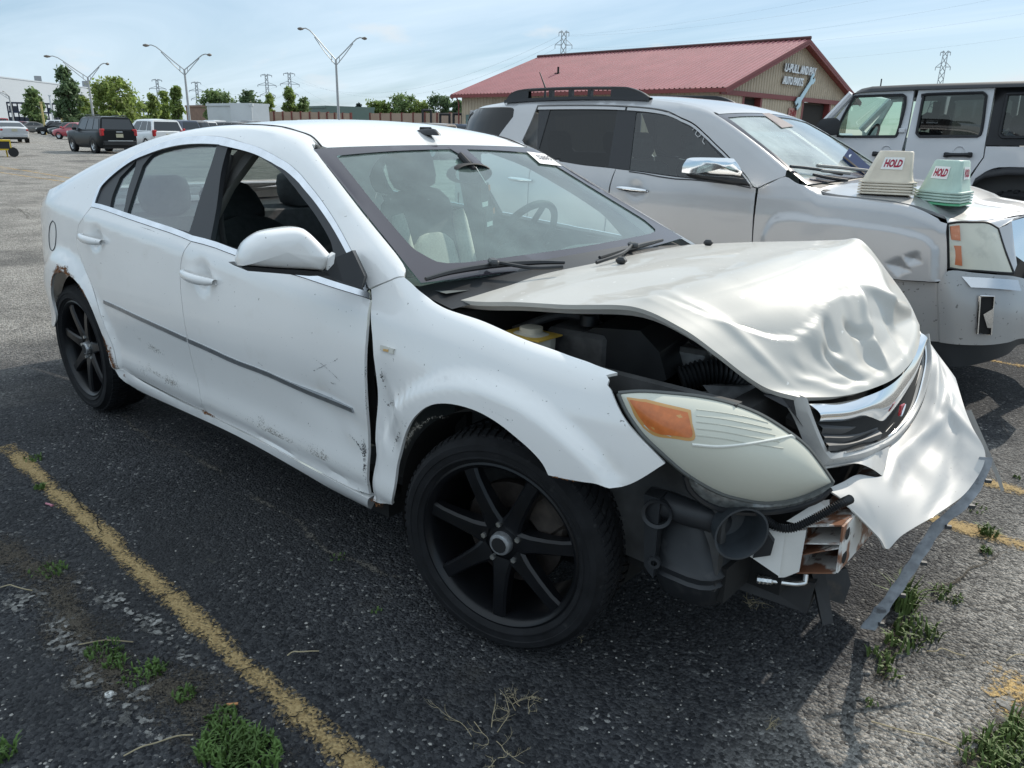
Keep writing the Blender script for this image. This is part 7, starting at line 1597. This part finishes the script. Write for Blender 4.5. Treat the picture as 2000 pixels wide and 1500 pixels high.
fgl = [[(1910, 577, 2.235), (1906, 612, 2.232), (1905, 650, 2.235)], [(1937, 577, 2.262), (1935, 612, 2.258), (1931, 652, 2.262)]]
fq = cols(fgl, 3); g = G(); g.grid(fq+np.array([.008, -.012, .0])); g.build('fog_lamp_recess', dark, suv)
g = G(); f0 = [tuple(p+np.array([.012, -.016, 0])) for p in (fq[0][0], fq[0][-1], fq[-1][-1], fq[-1][0], fq[0][0])]; g.tube(f0, .006, 6); g.prism([fq[1][3]+np.array([.012, -.016, 0]), fq[-1][2]+np.array([.012, -.016, 0]), fq[-1][5]+np.array([.012, -.016, 0]), fq[2][5]+np.array([.012, -.016, 0])], (.004, -.004, 0)); g.build('fog_lamp_bezel', chrome, suv)
VA = [[(1790, 664, 2.24), (1800, 690, 2.30)], [(1838, 669, 2.22), (1850, 712, 2.29)], [(1872, 673, 2.23), (1880, 716, 2.32)], [(1925, 674, 2.275), (1930, 706, 2.36)], [(1968, 669, 2.355), (1968, 692, 2.42)], [(1998, 661, 2.455), (1996, 672, 2.5)], [(2056, 668, 2.715), (2050, 690, 2.75)]]
g = G(); g.grid(cols(VA, 4)); g.grid([list(cols(VA, 4)[-1]), [(2.10, YC, .38)]*5]); g.build('lower_valance', mat('valance', (.05, .055, .06), .55), suv, 60)
g = G(); gpx = cols([[(1976, 432, 2.47), (1980, 470, 2.46), (1984, 500, 2.45)], [(2000, 425, 2.6), (2006, 470, 2.6), (2012, 520, 2.6)]], 3); g.grid(gpx); g.grid([list(gpx[-1]), [(2.10, YC, 1.0)]*4+[(2.11, YC, .9)]*(gpx.shape[1]-4)]); g.build('grille', chrome, suv, 60)
top_ = [hg[i][0] for i in range(hg.shape[0])]; hed = cr1([tT.f(1.72, -.965), tT.f(1.80, -.93), tT.f(1.88, -.87), tT.f(1.95, -.74), tT.f(2.0, -.55)], len(top_)); g = G(); g.grid([top_, [(a*.5+np.array(b)*.5)+np.array([.004, -.004, .008]) for a, b in zip(top_, hed)], [np.array(b)-np.array([0, 0, -.002]) for b in hed]]); tmirror(g.build('front_clip', silver, suv, 60))
rgt = list(hg[-1]); gl_ = [gpx[0][min(len(gpx[0])-1, int(k*len(gpx[0])/len(rgt)))] for k in range(len(rgt))]; g = G(); g.grid([rgt, [(np.array(a)+np.array(b))/2+np.array([.01, 0, 0]) for a, b in zip(rgt, gl_)], gl_]); g.grid([[hed[-1], hed[-3], top_[-1]], [tT.f(2.03, -.3), gl_[0], gl_[0]]]); tmirror(g.build('nose_panel', silver, suv, 60))
# wheels, floor, cabin
def suvwheel(loc, flip):
    e = bpy.data.objects.new('wheel', None); COL.objects.link(e); e.parent = suv; e.matrix_parent_inverse = Matrix.Translation(-Vector(suv.location)); e.location = loc; e.rotation_euler = (0, 0, math.pi if flip else 0)
    g = G(); g.lathe([(.21, .09), (.23, .115), (.33, .10), (.36, .07), (.36, -.10), (.24, -.11)], (0, 0, 0), (0, -1, 0), 40); g.build('tyre', tyrem, e, 35, False)
    g = G(); g.lathe([(0, .07), (.06, .08), (.08, .05), (.19, .05), (.225, .10), (.225, .115)], (0, 0, 0), (0, -1, 0), 30); g.build('rim', steel, e, 35, False)
for x in (1.30, -1.45):
    suvwheel((x, YC-.78, .36), False); suvwheel((x, YC+.78, .36), True)
g = G(); g.box((.05, YC, .42), (3.9, 1.5, .2)); g.box((1.5, YC, .75), (1.0, 1.4, .5)); g.box((-1.5, YC, .7), (.8, 1.6, .5)); g.build('underbody', dark, suv)
g = G(); g.grid([[(-1.99, YC-1*q*tw(-1.99, z), z) for z in np.linspace(.45, 1.6, 10)] for q in np.linspace(-1, 1, 8)]); g.build('tailgate', silver, suv)
for cx_, cy_ in ((-.30, YC-.38), (-.30, YC+.38), (-1.05, YC-.38), (-1.05, YC+.38)):
    g = G(); g.box((cx_, cy_, .95), (.16, .48, .62), ry=-.3, bev=.05); g.box((cx_-.13, cy_, 1.36), (.10, .26, .18), ry=-.2, bev=.04); g.box((cx_+.25, cy_, .66), (.5, .48, .14), bev=.04); g.build('seat', fab, suv)
g = G(); rows = []
for x, z in ((.98, 1.13), (.8, 1.13), (.62, 1.10), (.52, 1.0), (.6, .8)): rows.append([(x, y, z) for y in np.linspace(YC-.8, YC+.8, 12)])
g.grid(rows); g.build('dashboard', mat('dash_pale', (.30, .31, .29), .8), suv)
g = G(); g.tube([(.38+.1*math.cos(t)*.4, YC+.38+.18*math.cos(t), 1.08+.17*math.sin(t)) for t in np.linspace(0, 6.283, 31)], .014, 6); g.build('steering_wheel', trimb, suv)
g = G(); rows = []
for u in np.linspace(-1.9, .28, 20): rows.append([tuple(np.array(tb.top(u, w))-np.array([0, 0, .04])) for w in np.linspace(-1.02, 1.02, 12)])
g.grid(rows); g.build('headliner', mat('headliner'), suv)
# grease-pencil scrawl on the door glass
sc_ = [(1352, 254), (1357, 250), (1362, 254), (1358, 262), (1363, 268), (1369, 264), (1366, 256), (1371, 258), (1376, 266), (1372, 276), (1376, 282)]
G().tube([np.array(tb.side(*tS.hit(*q)))+np.array([0, -.0, .0]) for q in smoothpoly(sc_, False, 3)], .0022, 4).build('window_scrawl', mat('grease_pencil', (.55, .55, .55), .8), suv)
# ---- blue plastic tray wedged by the wipers
tray = thing('blue_tray', 'dark blue plastic tray with white oval openings, propped at the silver SUV windshield base', 'tray', at(1672, 320, y=3.2))
A_, B_, C_, D_ = [np.array(at(*q, y=y)) for q, y in (((1659, 289), 3.28), ((1700, 326), 3.20), ((1688, 341), 3.12), ((1646, 308), 3.20))]
nrm = np.cross(B_-A_, D_-A_); nrm /= np.linalg.norm(nrm); nrm *= -1 if nrm @ (CAM-A_) < 0 else 1
g = G(); g.prism([A_, B_, C_, D_], -nrm*.012); g.prism([D_, C_, C_-nrm*.06+np.array([0, 0, -.02]), D_-nrm*.06+np.array([0, 0, -.02])], nrm*.004); g.build('tray_body', mat('navy_plastic', (.012, .03, .10), .35, coat=.3), tray, 20)
g = G(); g.prism([D_+nrm*.001, C_+nrm*.001, C_*.86+B_*.14+nrm*.001, D_*.86+A_*.14+nrm*.001], nrm*.004); g.build('tray_edge', mat('tray_brown', (.10, .075, .05), .6), tray, 20)
ex = (B_-A_); ey = (D_-A_)
for u_, v_, r_, m_ in ((.25, .42, .016, pap), (.75, .42, .015, pap), (.5, .40, .009, dark), (.40, .25, .006, dark), (.62, .30, .006, dark)):
    c = A_+ex*u_+ey*v_+nrm*.0025; e1 = ex/np.linalg.norm(ex); e2 = np.cross(nrm, e1); V = [c+e1*r_*1.4*math.cos(t)+e2*r_*math.sin(t) for t in np.linspace(0, 2*math.pi, 20, endpoint=False)]
    mk('oval_opening', V, [tuple(range(20))], m_, tray, None)
# ---- stacked car-top hats: HOLD
def hat(name, label, loc, rot, m, holds, group, full=True, ztop=.198):
    t = thing(name, label, 'marker hat', loc, group, rot); n = 36
    def ring(R_, z, off):
        out = []
        for j in range(n):
            a = 2*math.pi*j/n; k = 3; b = ((a+math.pi/k) % (2*math.pi/k))-math.pi/k
            b = ((a-math.pi/3+math.pi/3) % (2*math.pi/3))-math.pi/3; r_ = min(R_*.66/math.cos(b), R_*(1.02-.10*(abs(b)-.87)*0))
            out.append((r_*math.cos(a)+off[0], r_*math.sin(a)+off[1], z))
        return out+[out[0]]
    g = G()
    if full:
        g.grid([ring(.178, .012, (0, 0)), ring(.168, .03, (.0, 0)), ring(.150, .08, (.008, 0)), ring(.118, ztop-.008, (.03, 0)), ring(.110, ztop, (.031, 0)), ring(.04, ztop, (.031, 0)), ring(.036, ztop-.02, (.031, 0))])
    else: g.grid([ring(.178, .012, (0, 0)), ring(.168, .03, (0, 0)), ring(.158, .045, (.004, 0))])
    g.build('shell', m, t, 50, False)
    g = G(); g.grid([ring(.178, .0, (0, 0)), ring(.198, .0, (0, 0)), ring(.20, .006, (0, 0)), ring(.198, .011, (0, 0)), ring(.175, .013, (0, 0))]); g.build('rim', m, t, 40, False)
    if not full: t.scale = (.78, .78, .86); return t
    for ang in holds:      # label plates on the flat faces
        ca, sa = math.cos(ang), math.sin(ang)
        def fp(side_, up_):
            z = .075+up_*.098; k = max(0, (z-.08)/(ztop-.008-.08)); R_ = .150*(1-k)+.118*k; off = .008*(1-k)+.03*k; d = R_*.66
            return np.array([off+ca*d-sa*side_, sa*d+ca*side_, z])
        o = np.array([ca, sa, .3])*.004
        q = [fp(-.070, .10)+o, fp(.070, .10)+o, fp(.064, .86)+o, fp(-.064, .86)+o]; g = G(); g.prism([tuple(x) for x in q], -o*.5); g.build('hold_label', pap, t, None, False)
        pr = q[1]-q[0]; pu = q[3]-q[0]; tx = text_on('HOLD', 'hold_lettering', q[0]+pr*.10+pu*.17+o*.15, pr, pu, np.linalg.norm(pu)*.66, mat('hold_red', (.36, .012, .05), .6), None, .001, .045, np.linalg.norm(pr)*.80)
        setparent(tx, t, False)
    t.scale = (.78, .78, .86)
    return t
bei = mat('beige_plastic', (.62, .56, .46), .5, noise=(12, .08)); grn = mat('green_plastic', (.42, .55, .48), .45, noise=(12, .08)); grd = mat('green_deep', (.10, .38, .20), .4)
def hoodz(x, y): return tb.top(x, (y-YC)/tb.prof(x)[5])[2]+hoodr((x, (y-YC)/tb.prof(x)[5]))+.004
camaz = lambda p: math.atan2(CAM[1]-p[1], CAM[0]-p[0])
for (px, m_, m2, nm, col_, lab) in (((1729, 379), bei, bei, 'beige', 'beige', 'beside the windshield'), ((1845, 401), grn, grd, 'green', 'pale green', 'nearer the headlight')):
    uw = tT.hit(*px); X = np.array(tb.top(*uw)); X[2] += hoodr(uw)+.004; print('HAT', X, uw)
    az = camaz(X)
    rot = az+R(62) if nm == 'beige' else az+R(16)
    names = ['lowest', 'second from the bottom', 'third from the bottom', 'fourth from the bottom']
    for i in range(4): hat('roof_hat', f'{col_} plastic hat, {names[i]} of the {nm} stack on the silver hood', (X[0], X[1], X[2]+.0150*i), rot, m2 if i == 0 and nm == 'green' else m_, (), 'stacked car-top hats', False)
    hat('roof_hat', f'{col_} plastic hat reading HOLD, topmost of its stack on the silver hood', (X[0], X[1], X[2]+.060), rot, m_, (0, 2*math.pi/3*1, 4*math.pi/3) if False else (math.pi/3, -math.pi/3, math.pi), 'stacked car-top hats')
# ================================================================== white off-roader beyond the SUV (nose to the left)
JY = 7.5
jeep = thing('white_offroader', 'white boxy off-roader with black hardtop and tall black fenders behind the silver SUV', 'car', (1.2, JY+.75, 0))
jw = mat('jeep_white', (.60, .61, .63), .3, coat=.7, noise=(2, .03)); jb = mat('hardtop_black', (.016, .017, .02), .5, noise=(6, .2))
def J(pts, y=JY): return [at(q[0], q[1], y=y) for q in pts]
def plate(name, pts, m, par, depth=.05, holes=(), y=JY, sm=30):
    """flat door skin at its real distance, with thickness and cut-outs"""
    P = np.array(J(smoothpoly(pts, True, 3, 25), y)); H = [np.array(J(smoothpoly(h, True, 3, 40), y)) for h in holes]
    p2, T, L = fill2d(P[:, [0, 2]], [h[:, [0, 2]] for h in H], .25)
    X = np.c_[p2[:, 0], np.full(len(p2), y)+.03*np.clip((p2[:, 1]-1.40)/.5, 0, 1), p2[:, 1]]; T = np.array(T)
    if np.cross(X[T[0][1]]-X[T[0][0]], X[T[0][2]]-X[T[0][0]])[1] > 0: T = T[:, ::-1]
    V, F = thick(X, T, L, depth); return mk(name, V, F, m, par, sm)
def jmirror(o):
    me = o.data.copy(); co = np.zeros(len(me.vertices)*3); me.vertices.foreach_get('co', co); co[1::3] = 2*(JY+.78)-co[1::3]; me.vertices.foreach_set('co', co); me.flip_normals(); me.update()
    c = bpy.data.objects.new(o.name.split('.')[0], me); COL.objects.link(c); c.parent = o.parent; c.matrix_parent_inverse = o.matrix_parent_inverse.copy(); return c
JF = [(1637, 262), (1637, 250), (1650, 222), (1668, 191), (1676, 188.5), (1763, 185.5), (1768, 190), (1766, 212), (1752, 261), (1746, 266.5), (1645, 266.5)]
JR = [(1803, 190), (1810, 184.5), (1920, 181), (1926, 187), (1917, 255), (1909, 266), (1796, 266.5), (1790, 260)]
JQ = [(1967, 187), (1974, 184), (2060, 183), (2064, 190), (2060, 268), (1958, 268), (1952, 262)]
p1 = plate('front_door', [(1604, 250), (1612, 256), (1669, 183), (1700, 180), (1784, 176.5), (1772, 250), (1757, 316), (1752, 420), (1598, 420)], jw, jeep, holes=(JF,))
p2_ = plate('rear_door', [(1793, 176), (1942, 171.5), (1923.5, 282), (1920, 307), (1906, 326), (1880, 365), (1862, 420), (1760, 420), (1762, 330), (1776, 250)], jw, jeep, holes=(JR,))
p3 = plate('hardtop_side', [(1945, 171.5), (2100, 168), (2100, 285), (1925.5, 284)], jb, jeep, holes=(JQ,), depth=.04)
p4 = plate('rear_quarter', [(1925.5, 286), (2100, 288), (2100, 330), (1970, 326), (1934, 331), (1910, 346), (1898, 364), (1885, 364), (1908, 328), (1922, 308)], jw, jeep)
gl1 = glass('jeep_front_glass', (.66, .80, .74), .02); gl2 = glass('jeep_rear_glass', (.16, .18, .18), .02)
def jpane(h, m):
    P = np.array(J(smoothpoly(h, True, 3, 40), JY+.02)); return mk('window_pane', P, [tuple(range(len(P)))], m, jeep, None)
w_ = [jpane(JF, gl1), jpane(JR, gl2), jpane(JQ, gl2)]
def jgasket(h):
    P = [p for p in J(smoothpoly(h, True, 3, 40), JY-.004)]; P.append(P[0]); return G().tube(P, .016, 5).build('window_gasket', jb, jeep)
for h in (JF, JR, JQ): jgasket(h)
for o in (p1, p2_, p3, p4, *w_): jmirror(o)
# hard top roof with its seam
r0 = J([(1665, 183), (1669, 178), (1679, 172.5), (1700, 168), (1793, 163.5), (2000, 157), (2100, 154)]); rb0 = J([(1665, 184), (1669, 182), (1680, 181), (1700, 179.5), (1793, 175), (2000, 169.5), (2100, 167)])
def roofrow(pts, y, dz): return [(p[0], y, p[2]+dz) for p in pts]
for nm, sl_ in (('freedom_panel', slice(0, 5)), ('hardtop_roof', slice(4, 7))):
    g = G(); a, b = r0[sl_], rb0[sl_]; g.grid([roofrow(b, JY-.01, 0), roofrow(a, JY+.02, -.03), roofrow(a, JY+.08, 0), roofrow(a, JY+.75, .02), roofrow(a, JY+1.48, 0), roofrow(a, JY+1.54, -.03), roofrow(b, JY+1.57, 0)]); g.build(nm, jb, jeep, 60)
# windshield frame and glass, hood, grille side, body tub
a0, a1 = np.array(J([(1668, 183)])[0]), np.array(J([(1604, 250)])[0])
fr_ = [(a0+(a1-a0)*t) for t in np.linspace(0, 1, 6)]
for yy in (JY+.02, JY+1.54):
    g = G(); g.tube([(p[0]-.03, yy, p[2]) for p in fr_], .045, 8); g.build('windshield_pillar', jw, jeep)
mk('windshield', [(a0[0]-.05, JY+.05, a0[2]), (a0[0]-.05, JY+1.5, a0[2]), (a1[0]-.05, JY+1.5, a1[2]), (a1[0]-.05, JY+.05, a1[2])], [(0, 1, 2, 3)], gl1, jeep, None)
g = G(); zb_ = a1[2]-.05; g.box((a1[0]-.80, JY+.78, zb_-.13), (1.55, 1.3, .26), bev=.06); g.build('hood', jw, jeep)
g = G(); g.box((a1[0]-.75, JY+.10, zb_-.35), (1.5, .5, .10), bev=.04); g.box((a1[0]-.75, JY+1.46, zb_-.35), (1.5, .5, .10), bev=.04); g.build('front_fender', jb, jeep)
g = G(); g.box((a1[0]+.9, JY+.78, .85), (3.6, 1.45, .55)); g.build('body_tub', mat('tub_dark', (.05, .05, .05), .8), jeep)
for q in ((1608, 1750, 297, 304), ):
    pass
for (xa, xb, ya_, yb_) in ((1708, 1749, 296, 305), (1848, 1894, 298, 307)):
    A, B = J([(xa, (ya_+yb_)/2), (xb, (ya_+yb_)/2)], JY-.025); g = G(); g.tube([A, A*.75+B*.25, A*.25+B*.75, B], [.026, .020, .020, .026], 8); g.box(A, (.05, .04, .055), bev=.01); g.box(B, (.05, .04, .055), bev=.01); g.build('door_handle', jb, jeep)
    g = G(); C_ = (A+B)/2+np.array([0, .026, .035]); g.lathe([(.045, 0), (.055, -.008), (.06, 0)], C_, (0, 1, 0), 16); g.build('handle_cup', jw, jeep)
for y_ in (255, 300):
    A = J([(1762, y_)], JY-.01)[0]; g = G(); g.box(A, (.07, .03, .05), bev=.008); g.build('door_hinge', jw, jeep)
jm = frontshell('mirror_housing', [(1611, 257), (1613, 244), (1622, 233), (1634, 230), (1641, 236), (1640, 252), (1634, 264), (1622, 265)], JY-.15, .12, jb, jeep, .03)
# fender flare, wheel, interior
fl_ = J([(1894, 372), (1904, 352), (1926, 338), (1968, 332), (2080, 335)], JY-.06); g = G(); g.grid([[tuple(p+np.array([0, dy, dz])) for p in fl_] for dy, dz in ((.14, .03), (.0, .02), (-.03, -.02), (-.02, -.05))]); g.build('fender_flare', jb, jeep, 60)
jx = J([(1985, 330)])[0][0]
def jwheel(x, y, flip):
    e = bpy.data.objects.new('wheel', None); COL.objects.link(e); e.parent = jeep; e.matrix_parent_inverse = Matrix.Translation(-Vector(jeep.location)); e.location = (x, y, .47); e.rotation_euler = (0, 0, math.pi if flip else 0)
    g = G(); g.lathe([(.23, .10), (.25, .13), (.43, .13), (.47, .10), (.47, -.10), (.25, -.12)], (0, 0, 0), (0, -1, 0), 44)
    for k in range(40): a = 2*math.pi*k/40; g.box((.47*math.cos(a), .06*(1 if k % 2 else -1), .47*math.sin(a)), (.03, .12, .04), ry=-a)
    g.build('tyre', tyrem, e, 30, False)
    g = G(); g.lathe([(0, .08), (.08, .09), (.20, .06), (.23, .12)], (0, 0, 0), (0, -1, 0), 30); g.build('rim', rimm, e, 35, False)
for x in (jx+.05, jx-2.95): jwheel(x, JY+.05, False); jwheel(x, JY+1.5, True)
zz = 1.4
for x in (J([(1755, 250)])[0][0]+.12, J([(1880, 250)])[0][0]+.25):
    for yy in (JY+.38, JY+1.16):
        g = G(); g.box((x, yy, zz-.12), (.16, .48, .5), ry=.2, bev=.05); g.box((x+.06, yy, zz+.24), (.10, .28, .20), ry=.15, bev=.05); g.build('seat', trimb, jeep)
x = J([(1690, 262)])[0][0]; swx = x-.05
g = G(); g.tube([(swx+.05*math.sin(t), JY+.40+.17*math.cos(t), zz+.03+.17*math.sin(t)) for t in np.linspace(0, 6.283, 31)], .016, 6); g.build('steering_wheel', trimb, jeep)
g = G(); g.box((x-.28, JY+.78, zz-.12), (.35, 1.4, .22), bev=.05); g.build('dashboard', trimb, jeep)
g = G(); g.tube([(J([(1765, 190)])[0][0], JY+.12, 1.9), (J([(1745, 266)])[0][0]+.05, JY+.10, 1.3)], .04, 8); g.tube([(J([(1765, 190)])[0][0], JY+1.44, 1.9), (J([(1745, 266)])[0][0]+.05, JY+1.46, 1.3)], .04, 8); g.build('roll_bar', trimb, jeep)
g = G(); g.tube([at(1720, 168, y=JY+.6), at(1722, 154, y=JY+.6)], .008, 5); g.build('whip_antenna', jb, jeep)
